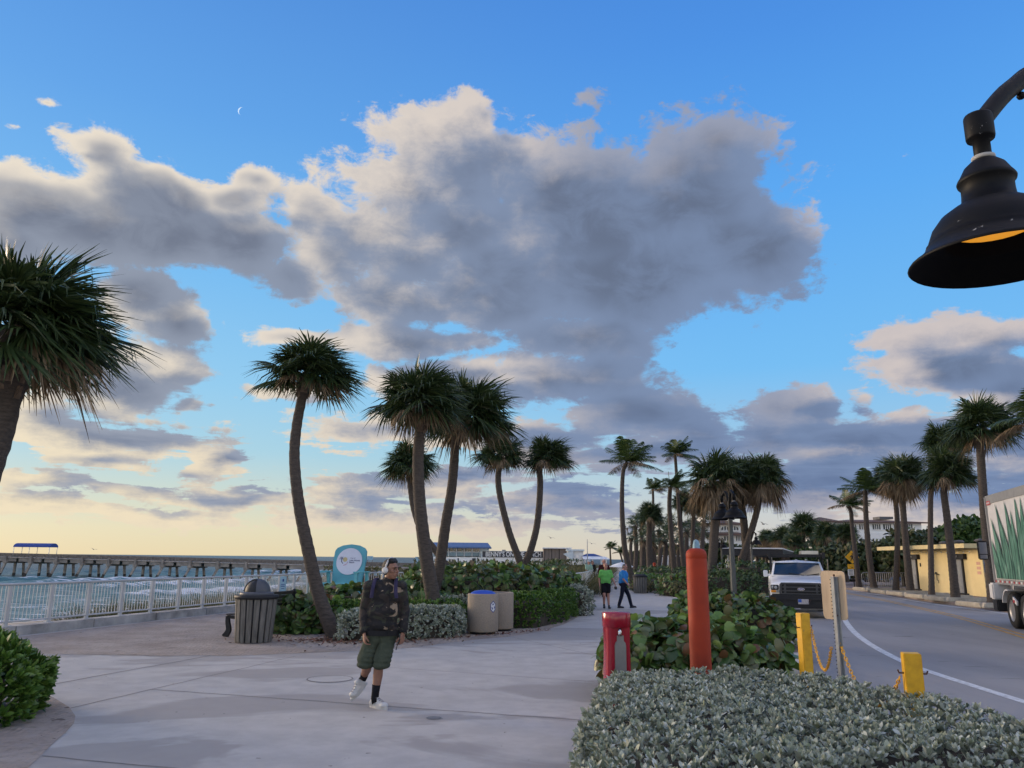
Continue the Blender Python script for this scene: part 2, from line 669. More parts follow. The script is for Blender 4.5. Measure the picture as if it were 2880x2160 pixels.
sl = bpy.data.lights.new('sun', 'SUN')
sl.energy = 1.3
sl.angle = R(14)
sl.color = (1.0, 0.80, 0.58)
so = bpy.data.objects.new('sun', sl)
COL.objects.link(so)
so.rotation_euler = (-sd).to_track_quat('-Z', 'Y').to_euler()

sc.view_settings.view_transform = 'Standard'
sc.view_settings.look = 'None'
sc.view_settings.exposure = EXPO
sc.view_settings.gamma = 1.0
sc.cycles.use_denoising = True
try:
    sc.cycles.denoiser = 'OPENIMAGEDENOISE'
except Exception:
    pass
sc.cycles.max_bounces = 6
sc.cycles.diffuse_bounces = 3
sc.cycles.glossy_bounces = 3
sc.cycles.transmission_bounces = 4
sc.cycles.transparent_max_bounces = 8

# ------------------------------------------------------------------ ground, paths, road, sea
def concrete_mat():
    m, nt, b = new_mat('weathered_concrete')
    n = NB(nt)
    tc = nt.nodes.new('ShaderNodeTexCoord').outputs['Object']
    st = n.v('MULTIPLY', tc, (0.55, 1.0, 1.0))
    big = n.noise(st, 0.42, 5.0, 0.55, dist=0.6).outputs['Fac']
    mid = n.noise(tc, 2.3, 6.0, 0.65).outputs['Fac']
    fin = n.noise(tc, 46.0, 4.0, 0.7).outputs['Fac']
    spots = n.noise(tc, 9.0, 2.0, 0.5).outputs['Fac']
    base = n.mix(n.ss(mid, 0.3, 0.72), (0.368, 0.346, 0.318), (0.448, 0.424, 0.388))
    stain = n.mix(n.m('MULTIPLY', n.ss(big, 0.53, 0.575), 0.72), base, (0.27, 0.248, 0.228))
    tan = n.mix(n.m('MULTIPLY', n.ss(n.noise(st, 0.23, 4.0).outputs['Fac'], 0.55, 0.75), 0.45), stain, (0.36, 0.325, 0.285))
    grain = n.mix(n.m('MULTIPLY', n.ss(fin, 0.62, 0.8), 0.35), tan, (0.24, 0.23, 0.225))
    dark = n.mix(n.m('MULTIPLY', n.ss(spots, 0.735, 0.75), 0.85), grain, (0.13, 0.12, 0.11))
    nt.links.new(dark, b.inputs['Base Color'])
    b.inputs['Roughness'].default_value = 0.75
    b.inputs['Specular IOR Level'].default_value = 0.3
    bp = nt.nodes.new('ShaderNodeBump')
    bp.inputs['Strength'].default_value = 0.22
    bp.inputs['Distance'].default_value = 0.01
    nt.links.new(fin, bp.inputs['Height'])
    nt.links.new(bp.outputs['Normal'], b.inputs['Normal'])
    return m


def sand_mat():
    m, nt, b = new_mat('blown_sand')
    n = NB(nt)
    tc = nt.nodes.new('ShaderNodeTexCoord').outputs['Object']
    mid = n.noise(tc, 1.1, 6.0, 0.6).outputs['Fac']
    fin = n.noise(n.v('MULTIPLY', tc, (.6, 1.0, 1.0)), 9.0, 8.0, 0.75).outputs['Fac']
    lit = n.noise(tc, 6.0, 3.0, 0.6, dist=1.0).outputs['Fac']
    base = n.mix(n.ss(mid, 0.3, 0.7), (0.27, 0.225, 0.19), (0.365, 0.315, 0.27))
    grit = n.mix(n.m('MULTIPLY', n.ss(fin, 0.48, 0.70), 0.8), base, (0.17, 0.138, 0.112))
    debris = n.mix(n.m('MULTIPLY', n.ss(lit, 0.66, 0.70), 0.8), grit, (0.10, 0.075, 0.06))
    nt.links.new(debris, b.inputs['Base Color'])
    b.inputs['Roughness'].default_value = 0.9
    b.inputs['Specular IOR Level'].default_value = 0.15
    wv = nt.nodes.new('ShaderNodeTexWave')
    wv.inputs['Scale'].default_value = 4.0
    wv.inputs['Distortion'].default_value = 9.0
    wv.inputs['Detail'].default_value = 3.0
    wv.inputs['Detail Scale'].default_value = 0.7
    nt.links.new(tc, wv.inputs['Vector'])
    h = n.m('ADD', n.m('MULTIPLY', wv.outputs['Fac'], 0.35), fin)
    bp = nt.nodes.new('ShaderNodeBump')
    bp.inputs['Strength'].default_value = 0.6
    bp.inputs['Distance'].default_value = 0.03
    nt.links.new(h, bp.inputs['Height'])
    nt.links.new(bp.outputs['Normal'], b.inputs['Normal'])
    return m


def asphalt_mat():
    m, nt, b = new_mat('grey_asphalt')
    n = NB(nt)
    tc = nt.nodes.new('ShaderNodeTexCoord').outputs['Object']
    big = n.noise(n.v('MULTIPLY', tc, (1.0, 0.25, 1.0)), 0.5, 5.0, 0.6).outputs['Fac']
    fin = n.noise(tc, 60.0, 3.0, 0.7).outputs['Fac']
    crk = n.noise(n.v('MULTIPLY', tc, (0.5, 3.2, 1.0)), 1.5, 4.0, 0.6, dist=0.4).outputs['Fac']
    base = n.mix(n.ss(big, 0.35, 0.68), (0.215, 0.212, 0.215), (0.268, 0.262, 0.262))
    gr = n.mix(n.m('MULTIPLY', n.ss(fin, 0.5, 0.75), 0.4), base, (0.33, 0.325, 0.32))
    ck = n.mix(n.m('MULTIPLY', n.ss(crk, 0.665, 0.69), 0.75), gr, (0.07, 0.068, 0.066))
    nt.links.new(ck, b.inputs['Base Color'])
    b.inputs['Roughness'].default_value = 0.8
    b.inputs['Specular IOR Level'].default_value = 0.3
    bp = nt.nodes.new('ShaderNodeBump')
    bp.inputs['Strength'].default_value = 0.35
    bp.inputs['Distance'].default_value = 0.01
    nt.links.new(fin, bp.inputs['Height'])
    nt.links.new(bp.outputs['Normal'], b.inputs['Normal'])
    return m


CONC, SAND, ASPH = concrete_mat(), sand_mat(), asphalt_mat()
M_JOINT = pmat('joint_dirt', (0.185, 0.17, 0.16), 0.9, vscale=12)
M_SOIL = pmat('mulch_soil', (0.17, 0.135, 0.11), 0.95, vary=0.35, vscale=18, bump=0.8, bscale=40, col2=(0.075, 0.055, 0.045))
M_WHITE_LINE = pmat('road_paint_white', (0.60, 0.62, 0.63), 0.7, vary=0.2, vscale=9, wear=[((.34, .335, .33), 11, .56), ((.25, .245, .245), 40, .60)])
M_YELLOW_LINE = pmat('road_paint_yellow', (0.52, 0.30, 0.07), 0.75, vary=0.3, vscale=7, wear=[((.28, .24, .17), 6, .60)])
M_BRICKWALK = pmat('brick_walk', (0.25, 0.20, 0.175), 0.85, vary=0.25, vscale=14, bump=0.3)
M_DUNE = pmat('dune_sand', (0.33, 0.29, 0.24), 0.95, vary=0.2, vscale=0.8, bump=0.4)


def sheet(name, poly, z, mat, kind='structure', z_low=None):
    mb = MB()
    if z_low is not None:
        mb.prism([(p[0], p[1]) for p in poly], z_low, z)
    else:
        mb.face([(p[0], p[1], z) for p in poly])
    o = mb.build(name, mat)
    # even out long n-gons
    bm = bmesh.new()
    bm.from_mesh(o.data)
    bmesh.ops.triangulate(bm, faces=[f for f in bm.faces if len(f.verts) > 4])
    bm.normal_update()
    for f in bm.faces:
        if z_low is None and f.normal.z < 0: f.normal_flip()
    bm.to_mesh(o.data)
    bm.free()
    return tag(o, kind=kind)


def ribbon(mb, pts, w, z):
    "flat strip along pts"
    pts = [Vector((p[0], p[1], z)) for p in pts]
    L = []
    for i, p in enumerate(pts):
        t = (pts[min(i + 1, len(pts) - 1)] - pts[max(i - 1, 0)]).normalized()
        s = Vector((-t.y, t.x, 0)) * (w / 2)
        L.append((p + s, p - s))
    vs = [q for a in L for q in a]
    fs = [(2 * i, 2 * i + 1, 2 * i + 3, 2 * i + 2) for i in range(len(L) - 1)]
    mb.add(vs, fs)


def smooth_line(pts, n=8):
    "Catmull-Rom through pts"
    pts = [Vector(p) for p in pts]
    out = []
    for i in range(len(pts) - 1):
        p0, p1, p2, p3 = pts[max(i - 1, 0)], pts[i], pts[i + 1], pts[min(i + 2, len(pts) - 1)]
        for k in range(n):
            t = k / n
            out.append(0.5 * (2 * p1 + (p2 - p0) * t + (2 * p0 - 5 * p1 + 4 * p2 - p3) * t * t + (3 * p1 - p0 - 3 * p2 + p3) * t ** 3))
    out.append(pts[-1])
    return out


SEAWALL = [(-17.5, -10), (-14.0, 5), (-11.0, 17.3), (-8.95, 26), (-7.6, 33), (-4.9, 34.7), (2.5, 34.9), (3.4, 39), (6.3, 58), (10, 85), (18, 140), (30, 215), (45, 330)]
EDGE = [(3.95, -10), (3.95, 8), (4.0, 12.6), (5.2, 14), (6.3, 18), (6.8, 21), (8.2, 26), (9.6, 34), (9.9, 38), (13, 60), (20, 110), (34, 190), (56, 330)]

sheet('ground', SEAWALL + [(300, 330), (300, -10)], -0.26, M_SOIL, z_low=-5.2)
sheet('promenade', SEAWALL + list(reversed(EDGE)), 0.0, CONC, z_low=-0.25)
ASPHALT_Z = -0.2
sheet('road', [(-0.0, -10), (3.9, -10), (3.9, 8), (4.0, 12.6), (5.2, 14), (6.3, 18), (6.8, 21), (8.2, 26), (9.6, 34), (9.9, 38), (13, 60), (16, 80), (22, 125), (120, 125), (120, -10)][1:], ASPHALT_Z, ASPH)
RIGHT_EDGE = [G(p[0], p[1], ASPHALT_Z) for p in ((2300, 1651), (2380, 1660), (2460, 1670), (2619, 1697), (2815, 1723))]
re_ = [(p.x, p.y) for p in RIGHT_EDGE]
re_ = [(re_[0][0] + 0.5, re_[0][1] + 8)] + re_ + [(18.0, 24), (16.6, 15), (15.6, 0)]
sheet('sidewalk', [(p[0] + 0.35, p[1]) for p in re_] + [(60, 0), (60, 72), (27, 72)], -0.06, M_BRICKWALK, z_low=-0.25)

# painted lines
mb = MB()
ribbon(mb, smooth_line([G(x * S, y * S, ASPHALT_Z) for x, y in ((1822, 1332), (1830, 1347), (1848, 1368), (1885, 1395), (1950, 1429), (2020, 1455), (2110, 1484), (2212, 1516), (2330, 1552))]), 0.17, ASPHALT_Z + 0.004)
ribbon(mb, [(p[0] - 0.12, p[1]) for p in smooth_line([Vector((a, b, 0)) for a, b in re_], 4)], 0.12, ASPHALT_Z + 0.004)
tag(mb.build('road_edge_markings', M_WHITE_LINE), kind='structure')
mb = MB()
yl = smooth_line([G(x, y, ASPHALT_Z) for x, y in ((2330, 1658), (2400, 1672), (2480, 1687), (2580, 1709), (2700, 1737), (2880, 1790), (3060, 1850))])
for off in (-0.14, 0.14):
    ribbon(mb, [(p.x + off, p.y) for p in yl], 0.11, ASPHALT_Z + 0.004)
tag(mb.build('road_centre_markings', M_YELLOW_LINE), kind='structure')

# sand drifted over the promenade
p2 = lambda x, y, z=0.0: tuple(G(x, y, z)[:2])
wall_in = [(-13.3, 5), (-10.35, 17.3), (-8.3, 26), (-7.0, 32.6), (-4.7, 34.2), (2.4, 34.4)]
front = [p2(-250, 1836), p2(80, 1839), p2(300, 1842), p2(470, 1846), p2(560, 1843), p2(640, 1845), p2(720, 1842), p2(800, 1839), p2(900, 1835), p2(1026, 1830), p2(1143, 1823), p2(1240, 1811), p2(1330, 1800), p2(1440, 1790), p2(1520, 1776), p2(1585, 1757), p2(1630, 1733), p2(1650, 1712), p2(1658, 1694)]
sheet('sand', [(a, b) for a, b in wall_in[1:]] + [(2.9, 34.6)] + list(reversed(front)), 0.004, SAND)
bed_l = [p2(75, 2165), p2(135, 2105), p2(185, 2060), p2(208, 2035), p2(212, 2015), p2(195, 1990), p2(150, 1962), p2(60, 1930), p2(-150, 1910)]
sheet('sand_bed', bed_l + [(-9, 11), (-9, 4)], 0.004, SAND)
bed_r = [(0.42, 3.2), (0.98, 8.6), (1.05, 9.4), (1.35, 12.4), (3.7, 12.4), (3.75, 3.2)]
sheet('planting_bed', bed_r, 0.004, M_SOIL)
sheet('planting_bed', [(3.7, 15.6), (3.9, 20.2), (6.3, 20.2), (5.9, 15.6)], 0.004, M_SOIL)
strip = [p2(1815, 1663), p2(1845, 1671), p2(1899, 1678), (9.6, 37.5), (13, 60), (20, 110), (17, 110), (9.2, 60), (7.6, 48)]
sheet('planting_bed', strip, 0.004, M_SOIL)

# slab joints, a kerb course and two covers let into the concrete
mb = MB()
for a, b_, w in (((141, 1926), (593, 1844), 0.028), ((150, 2003), (830, 1846), 0.018), ((423, 1939), (1640, 2026), 0.018), ((778, 1855), (1670, 1918), 0.014), ((119, 2126), (900, 2200), 0.018), ((1440, 1792), (1700, 1850), 0.014), ((1500, 1780), (1700, 1793), 0.013), ((1560, 1766), (1700, 1772), 0.013), ((1600, 1748), (1715, 1751), 0.013), ((1640, 1722), (1735, 1722), 0.013), ((1655, 1700), (1760, 1699), 0.015)):
    A, B = G(a[0], a[1]), G(b_[0], b_[1])
    n = 14
    pts = [A.lerp(B, i / n) + Vector((random.uniform(-.012, .012), random.uniform(-.012, .012), 0)) for i in range(n + 1)]
    ribbon(mb, pts, w, 0.003)
tag(mb.build('slab_joints', M_JOINT), kind='structure')
c0 = G(928, 1910)
mb = MB()
r0 = (G(991, 1910) - c0).length
ribbon(mb, [(c0.x + r0 * math.cos(2 * PI * k / 40), c0.y + r0 * math.sin(2 * PI * k / 40)) for k in range(41)], 0.022, 0.0065)
mc = thing('manhole_cover', 'round concrete access cover flush in the path behind the walking man', 'manhole cover', (0, 0, 0))
mb.build('rim', M_JOINT, mc)
mb = MB()
mb.face([(c0.x + r0 * 0.97 * math.cos(2 * PI * k / 40), c0.y + r0 * 0.97 * math.sin(2 * PI * k / 40), 0.005) for k in range(40)])
mb.build('cover', CONC, mc)
c1 = G(1220, 2020)
mb = MB()
mb.face([(c1.x + 0.085 * math.cos(2 * PI * k / 24), c1.y + 0.085 * math.sin(2 * PI * k / 24), 0.005) for k in range(24)])
tag(mb.build('valve_cover', pmat('cast_iron', (0.16, 0.16, 0.165), 0.6, vary=.3, vscale=30)), 'small dark round valve cover set in the concrete path', 'valve cover')

# dune below the seawall
xs = np.linspace(-90, 60, 76)
ys = np.linspace(-10, 330, 110)


def wall_x(y):
    return np.interp(y, [p[1] for p in SEAWALL], [p[0] for p in SEAWALL])


def shore_x(y):
    return np.interp(y, [-10, 30, 62, 95, 140, 185, 260, 400], [-70, -58, -46, -34, -20, -8, 10, 55])


GX, GY = np.meshgrid(xs, ys)
t = np.clip((wall_x(GY) - GX) / np.maximum(wall_x(GY) - shore_x(GY), 1), -0.2, 1.6)
bump = np.array([[mnoise.noise((x * .12, y * .12, 0)) for x in xs] for y in ys])
GZ = -0.35 - 3.9 * np.clip(t, 0, 2) ** 0.9 + 0.45 * bump
GZ = np.where((GY > 34.9), GZ + 0.25 * np.clip(1 - t, 0, 1), GZ - 1.2 * np.clip(t + .2, 0, .5))
GZ = np.where(t < 0.0, np.minimum(GZ, -0.4), GZ)
ny, nx = GX.shape
idx = np.arange(ny * nx).reshape(ny, nx)
q = np.stack([idx[:-1, :-1], idx[:-1, 1:], idx[1:, 1:], idx[1:, :-1]], -1).reshape(-1, 4)
tag(link('beach', np_mesh('beach', np.stack([GX, GY, GZ], -1).reshape(-1, 3), q, M_DUNE)), kind='structure')

# sea with breakers rolling on to the beach
SEA_Z = -4.3


def sea_mat():
    m, nt, b = new_mat('sea_water')
    n = NB(nt)
    tc = nt.nodes.new('ShaderNodeTexCoord').outputs['Object']
    at = nt.nodes.new('ShaderNodeAttribute')
    at.attribute_name = 'foam'
    sh = nt.nodes.new('ShaderNodeAttribute')
    sh.attribute_name = 'shallow'
    st = n.v('MULTIPLY', tc, (0.22, 1.0, 1.0))
    n1 = n.noise(st, 0.9, 6.0, 0.65, dist=0.8).outputs['Fac']
    n2 = n.noise(tc, 0.13, 4.0, 0.6).outputs['Fac']
    water = n.mix(sh.outputs['Fac'], (0.016, 0.062, 0.085), (0.045, 0.16, 0.165))
    water = n.mix(n.m('MULTIPLY', n.ss(n2, 0.35, 0.7), 0.35), water, (0.02, 0.06, 0.09))
    fo = n.m('ADD', at.outputs['Fac'], n.m('MULTIPLY_ADD', n1, 2.2, -1.1))
    fo = n.ss(fo, 0.42, 0.66)
    col = n.mix(fo, water, (0.62, 0.66, 0.70))
    nt.links.new(col, b.inputs['Base Color'])
    rg = n.m('MULTIPLY_ADD', fo, 0.5, 0.34)
    nt.links.new(rg, b.inputs['Roughness'])
    b.inputs['Specular IOR Level'].default_value = 0.2
    rp = n.noise(n.v('MULTIPLY', tc, (0.4, 1.0, 1.0)), 0.55, 7.0, 0.62, dist=0.5).outputs['Fac']
    bp = nt.nodes.new('ShaderNodeBump')
    bp.inputs['Strength'].default_value = 0.9
    bp.inputs['Distance'].default_value = 0.9
    nt.links.new(rp, bp.inputs['Height'])
    nt.links.new(bp.outputs['Normal'], b.inputs['Normal'])
    return m


fx = np.arange(-300, 60, 1.3)
xs = np.concatenate([-300 - np.geomspace(3, 24000, 30)[::-1], fx, 60 + np.geomspace(3, 24000, 24)])
ys = np.concatenate([np.arange(30, 360, 0.9), 360 + np.geomspace(2, 40000, 44)])
GX, GY = np.meshgrid(xs, ys)
off = shore_x(np.clip(GY, -10, 400)) - GX           # metres out from the shoreline, measured in x
sd_ = off * 0.93
ph = np.zeros_like(GX)
low_n = np.array([[mnoise.noise((x * .018, y * .018, 3.1)) for x in xs[30:-24][::6]] for y in ys[:-44][::6]])
LN = np.zeros_like(GX)
iy = np.clip(np.arange(len(ys)) // 6, 0, low_n.shape[0] - 1)
ix = np.clip((np.arange(len(xs)) - 30) // 6, 0, low_n.shape[1] - 1)
LN = low_n[np.ix_(iy, ix)]
# smooth the coarse noise
for _ in range(6):
    LN[1:-1, 1:-1] = (LN[:-2, 1:-1] + LN[2:, 1:-1] + LN[1:-1, :-2] + LN[1:-1, 2:]) / 4
near = (np.abs(GX + 120) < 185) & (GY < 362)
k = 2 * PI / 24.0
w = sd_ * k + LN * 5.0
crest = np.clip(np.sin(w), 0, 1) ** 4
chop = 0.28 * np.sin(GX * .33 + GY * .21 + LN * 9) * np.sin(GY * .47 - GX * .1)
amp = np.interp(sd_, [0, 20, 60, 130, 240], [0.2, 0.7, 1.15, 0.7, 0.35])
fade = np.clip((360 - GY) / 60, 0, 1) * np.clip((GX + 298) / 50, 0, 1) * np.clip((58 - GX) / 30, 0, 1)
H = (crest * amp * np.clip(0.55 + LN * 1.2, 0.15, 1.4) + chop) * fade
GZ = SEA_Z + H
foam = np.interp(sd_, [-5, 0, 20, 45, 70, 110, 150], [0.6, 0.5, 0.34, 0.24, 0.10, 0.0, -0.3]) + 0.75 * crest * np.clip(LN * 2.2 + 0.35, 0, 1) * np.interp(sd_, [0, 60, 110, 170], [1, 1, .75, 0.1])
foam = np.where(near, foam, -0.4)
shallow = np.interp(sd_, [0, 50, 120, 260], [0.75, 0.85, 0.55, 0.0]) + 0.35 * crest
shallow = np.where(near, shallow, 0.0) * np.clip((360 - GY) / 150, 0, 1)
ny, nx = GX.shape
idx = np.arange(ny * nx).reshape(ny, nx)
q = np.stack([idx[:-1, :-1], idx[:-1, 1:], idx[1:, 1:], idx[1:, :-1]], -1).reshape(-1, 4)
me = np_mesh('sea', np.stack([GX, GY, GZ], -1).reshape(-1, 3), q, sea_mat())
for nm, arr in (('foam', foam), ('shallow', np.clip(shallow, 0, 1))):
    a_ = me.attributes.new(nm, 'FLOAT', 'POINT')
    a_.data.foreach_set('value', np.ascontiguousarray(arr, dtype=np.float32).ravel())
tag(link('sea', me), kind='structure')

# ------------------------------------------------------------------ vegetation
GREEN_PALM = leaf_mat('palm_leaf_green', [(0.018, 0.035, 0.012), (0.035, 0.062, 0.02), (0.055, 0.085, 0.028), (0.028, 0.05, 0.024)], 0.42, 0.18, 0.45)
BROWN_PALM = leaf_mat('palm_leaf_dry', [(0.11, 0.075, 0.045), (0.20, 0.145, 0.09), (0.26, 0.20, 0.13), (0.085, 0.06, 0.04)], 0.8, 0.15, 0.2)
GREEN_COCO = leaf_mat('coconut_leaf', [(0.02, 0.042, 0.014), (0.04, 0.075, 0.02), (0.075, 0.11, 0.028)], 0.4, 0.2, 0.45)
M_TRUNK = pmat('palm_trunk', (0.072, 0.058, 0.049), 0.9, vary=0.5, vscale=8, bump=1.0, bscale=14, col2=(0.038, 0.032, 0.028), stretch=(1, 1, 3.5))
M_BOOT = pmat('palm_boots', (0.17, 0.125, 0.09), 0.9, vary=0.35, vscale=8, bump=0.6, bscale=25, col2=(0.06, 0.04, 0.03))
M_TWIG = pmat('hedge_twigs', (0.055, 0.045, 0.034), 0.95, vary=0.3, vscale=10)


def sabal_crown(seed, n=44, top=6, bottom=118, wind=0.22, K=26, dead_from=100, petiole=0.66, blade=0.72, fuzz=1.0):
    rg = np.random.default_rng(seed)
    V, Q, MI = [], [], []
    base = 0
    ts = np.array([0.0, 0.34, 0.68, 1.0])
    ws = np.array([0.009, 0.020, 0.013, 0.0015])
    down = np.array([0, 0, -1.0])
    for i in range(n):
        u = (i + 0.5) / n
        th = R(top + (bottom - top) * u ** 0.85 + rg.normal(0, 6))
        a = i * 2.39996 + rg.normal(0, .25)
        d = np.array([math.sin(th) * math.cos(a) + wind * (1.15 if th > .6 else .6), math.sin(th) * math.sin(a), math.cos(th)])
        d /= np.linalg.norm(d)
        up = np.array([0, 0, 1.0]) if abs(d[2]) < .97 else np.array([1.0, 0, 0])
        s = np.cross(d, up); s /= np.linalg.norm(s)
        rl = rg.uniform(-0.5, 0.5)
        nn = np.cross(s, d)
        s, nn = s * math.cos(rl) + nn * math.sin(rl), nn * math.cos(rl) - s * math.sin(rl)
        dead = math.degrees(th) > dead_from + rg.normal(0, 8)
        lp = petiole * rg.uniform(.40, 1.34) * (0.85 if dead else 1)
        b = d * lp + down * 0.10 * lp * lp
        L0 = blade * rg.uniform(.74, 1.14) * (0.72 if dead else 1)
        # petiole
        side = s * 0.014
        V += [np.zeros(3) + side, np.zeros(3) - side, b - side * .6, b + side * .6]
        Q.append([base, base + 1, base + 2, base + 3]); MI.append(1 if dead else 0)
        base += 4
        span = R(108) * (0.55 if dead else 1.0)
        for k in range(K):
            if rg.random() < 0.05: continue
            f = -1 + 2 * (k + .5) / K
            ph = f * span + rg.normal(0, .03)
            dr = d * math.cos(ph) + s * math.sin(ph) - nn * (0.28 * abs(f) + 0.05)
            dr = dr / np.linalg.norm(dr)
            L = L0 * (1 - .22 * f * f) * rg.uniform(.88, 1.08)
            g = (0.10 + 0.32 * rg.random() ** 2 + 0.14 * min(1, th)) * (1.9 if dead else 1.0) * fuzz
            kink = rg.random() < 0.22
            wd = np.cross(nn, dr); wd /= np.linalg.norm(wd)
            tw = rg.normal(0, .5)
            wd = wd * math.cos(tw) + np.cross(dr, wd) * math.sin(tw)
            P = b[None] + dr[None] * (L * ts)[:, None] + down[None] * (g * L * ts ** 2.4)[:, None] + np.array([wind * .35, 0, 0])[None] * (L * ts ** 2)[:, None]
            if kink:
                P[3] = P[2] + (dr * .25 + down * .9) * L * .26
            for j in range(4):
                V += [P[j] + wd * ws[j], P[j] - wd * ws[j]]
            for j in range(3):
                Q.append([base + 2 * j, base + 2 * j + 1, base + 2 * j + 3, base + 2 * j + 2]); MI.append(1 if dead else 0)
            base += 8
    return np_mesh('sabal_crown', np.array(V), np.array(Q), [GREEN_PALM, BROWN_PALM], MI, smooth=False)


def coconut_crown(seed, n=25, L0=2.3, wind=0.30, NP=34):
    rg = np.random.default_rng(seed)
    V, Q, MI = [], [], []
    base = 0
    down = np.array([0, 0, -1.0])
    for i in range(n):
        u = (i + .5) / n
        th = R(8 + 92 * u ** 0.9 + rg.normal(0, 7))
        a = i * 2.39996 + rg.normal(0, .3)
        d = np.array([math.sin(th) * math.cos(a) + wind, math.sin(th) * math.sin(a), math.cos(th)])
        d /= np.linalg.norm(d)
        L = L0 * rg.uniform(.8, 1.1)
        g = rg.uniform(.14, .36)
        s0 = np.cross(d, [0, 0, 1.0]); s0 /= max(np.linalg.norm(s0), 1e-3)
        ts = np.linspace(0, 1, NP)
        C = d[None] * (L * ts)[:, None] + down[None] * (g * L * ts ** 2.2)[:, None] + np.array([wind * .3, 0, 0])[None] * (L * ts ** 2)[:, None]
        T = np.gradient(C, axis=0); T /= np.linalg.norm(T, axis=1)[:, None]
        dead = u > .88
        # rachis
        for j in range(0, NP - 3, 3):
            w0 = 0.022 * (1 - ts[j]) + .004
            w1 = 0.022 * (1 - ts[j + 3]) + .004
            V += [C[j] + s0 * w0, C[j] - s0 * w0, C[j + 3] - s0 * w1, C[j + 3] + s0 * w1]
            Q.append([base, base + 1, base + 2, base + 3]); MI.append(1 if dead else 0); base += 4
        for j in range(3, NP):
            ll = 0.62 * L0 / 2.3 * math.sin(PI * min(1, .16 + .84 * ts[j])) ** .6 * rg.uniform(.85, 1.1) + .08
            for sg in (-1, 1):
                dr = s0 * sg * .8 + T[j] * .55 + down * (.15 + .25 * rg.random()) + np.array([wind * .4, 0, 0])
                dr /= np.linalg.norm(dr)
                nn = np.cross(T[j], dr); nn /= np.linalg.norm(nn)
                wd = T[j] * .026
                P0, P1 = C[j], C[j] + dr * ll * .55
                P2 = P1 + (dr + down * .5) / np.linalg.norm(dr + down * .5) * ll * .45
                V += [P0 + wd * .8, P0 - wd * .8, P1 - wd, P1 + wd, P2 - wd * .12, P2 + wd * .12]
                Q.append([base, base + 1, base + 2, base + 3]); MI.append(1 if dead else 0)
                Q.append([base + 3, base + 2, base + 4, base + 5]); MI.append(1 if dead else 0)
                base += 6
    return np_mesh('coconut_crown', np.array(V), np.array(Q), [GREEN_COCO, BROWN_PALM], MI, smooth=False)


SABAL = [sabal_crown(s, n=68, K=30, bottom=112, dead_from=103, petiole=.54, blade=.76) for s in (1, 2, 3)]
SABAL_SKIRT = [sabal_crown(s, n=84, K=26, bottom=140, dead_from=84, wind=.12, petiole=.55, blade=.76) for s in (5, 6)]
SABAL_FAR = [sabal_crown(s, n=30, K=14) for s in (8, 9)]
for me_ in SABAL_FAR:
    pass
COCO = [coconut_crown(s) for s in (1, 2, 3)]
SABAL_BIG = sabal_crown(21, n=74, K=38, bottom=118, wind=.42, dead_from=110, petiole=.52, blade=.78)


def trunk_mb(pts, r0, r1, boots=0.0, seed=0, n=12, flare=1.25):
    "ringed tapering trunk with leaf-base boots under the crown"
    rg = random.Random(seed)
    pts = smooth_line(pts, 6)
    L = [0]
    for a, b in zip(pts, pts[1:]): L.append(L[-1] + (b - a).length)
    tot = L[-1]
    step = 0.11
    m = max(8, int(tot / step))
    P, Rr = [], []
    for i in range(m + 1):
        s = tot * i / m
        j = max(k for k in range(len(L)) if L[k] <= s + 1e-6)
        j = min(j, len(pts) - 2)
        f = (s - L[j]) / max(L[j + 1] - L[j], 1e-6)
        P.append(pts[j].lerp(pts[j + 1], f))
        t = s / tot
        r = r0 + (r1 - r0) * t
        r *= 1 + (flare - 1) * math.exp(-s / 0.35)
        r *= 1 + (0.035 if i % 2 else -0.02) + rg.uniform(-.02, .02)
        if boots and tot - s < boots:
            q = 1 - (tot - s) / boots
            r *= 1 + 0.42 * math.sin(PI * min(1, q * 1.15)) ** .7
        Rr.append(r)
    mb = MB()
    mb.mat(0, True).tube(P, Rr, n)
    if boots:
        mb.mat(1, False)
        for k in range(int(34 * boots / .5)):
            s = tot - boots * rg.random() ** .8
            i = min(m - 1, int(s / tot * m))
            t = (P[i + 1] - P[i]).normalized()
            x, y, _ = frame(t)
            a = rg.uniform(0, 2 * PI)
            o = x * math.cos(a) + y * math.sin(a)
            sd = t.cross(o)
            b = P[i] + o * Rr[i] * .9
            h = rg.uniform(.10, .2)
            tip = b + t * h + o * rg.uniform(.02, .085)
            w = rg.uniform(.03, .06)
            mb.add([b - sd * w, b + sd * w, tip + sd * w * .5, tip - sd * w * .5, b - sd * w + o * .02 - t * .02, b + sd * w + o * .02 - t * .02, tip + sd * w * .4 + o * .025, tip - sd * w * .4 + o * .025],
                   [(0, 1, 2, 3), (4, 7, 6, 5), (0, 4, 5, 1), (1, 5, 6, 2), (2, 6, 7, 3), (3, 7, 4, 0)])
    return mb


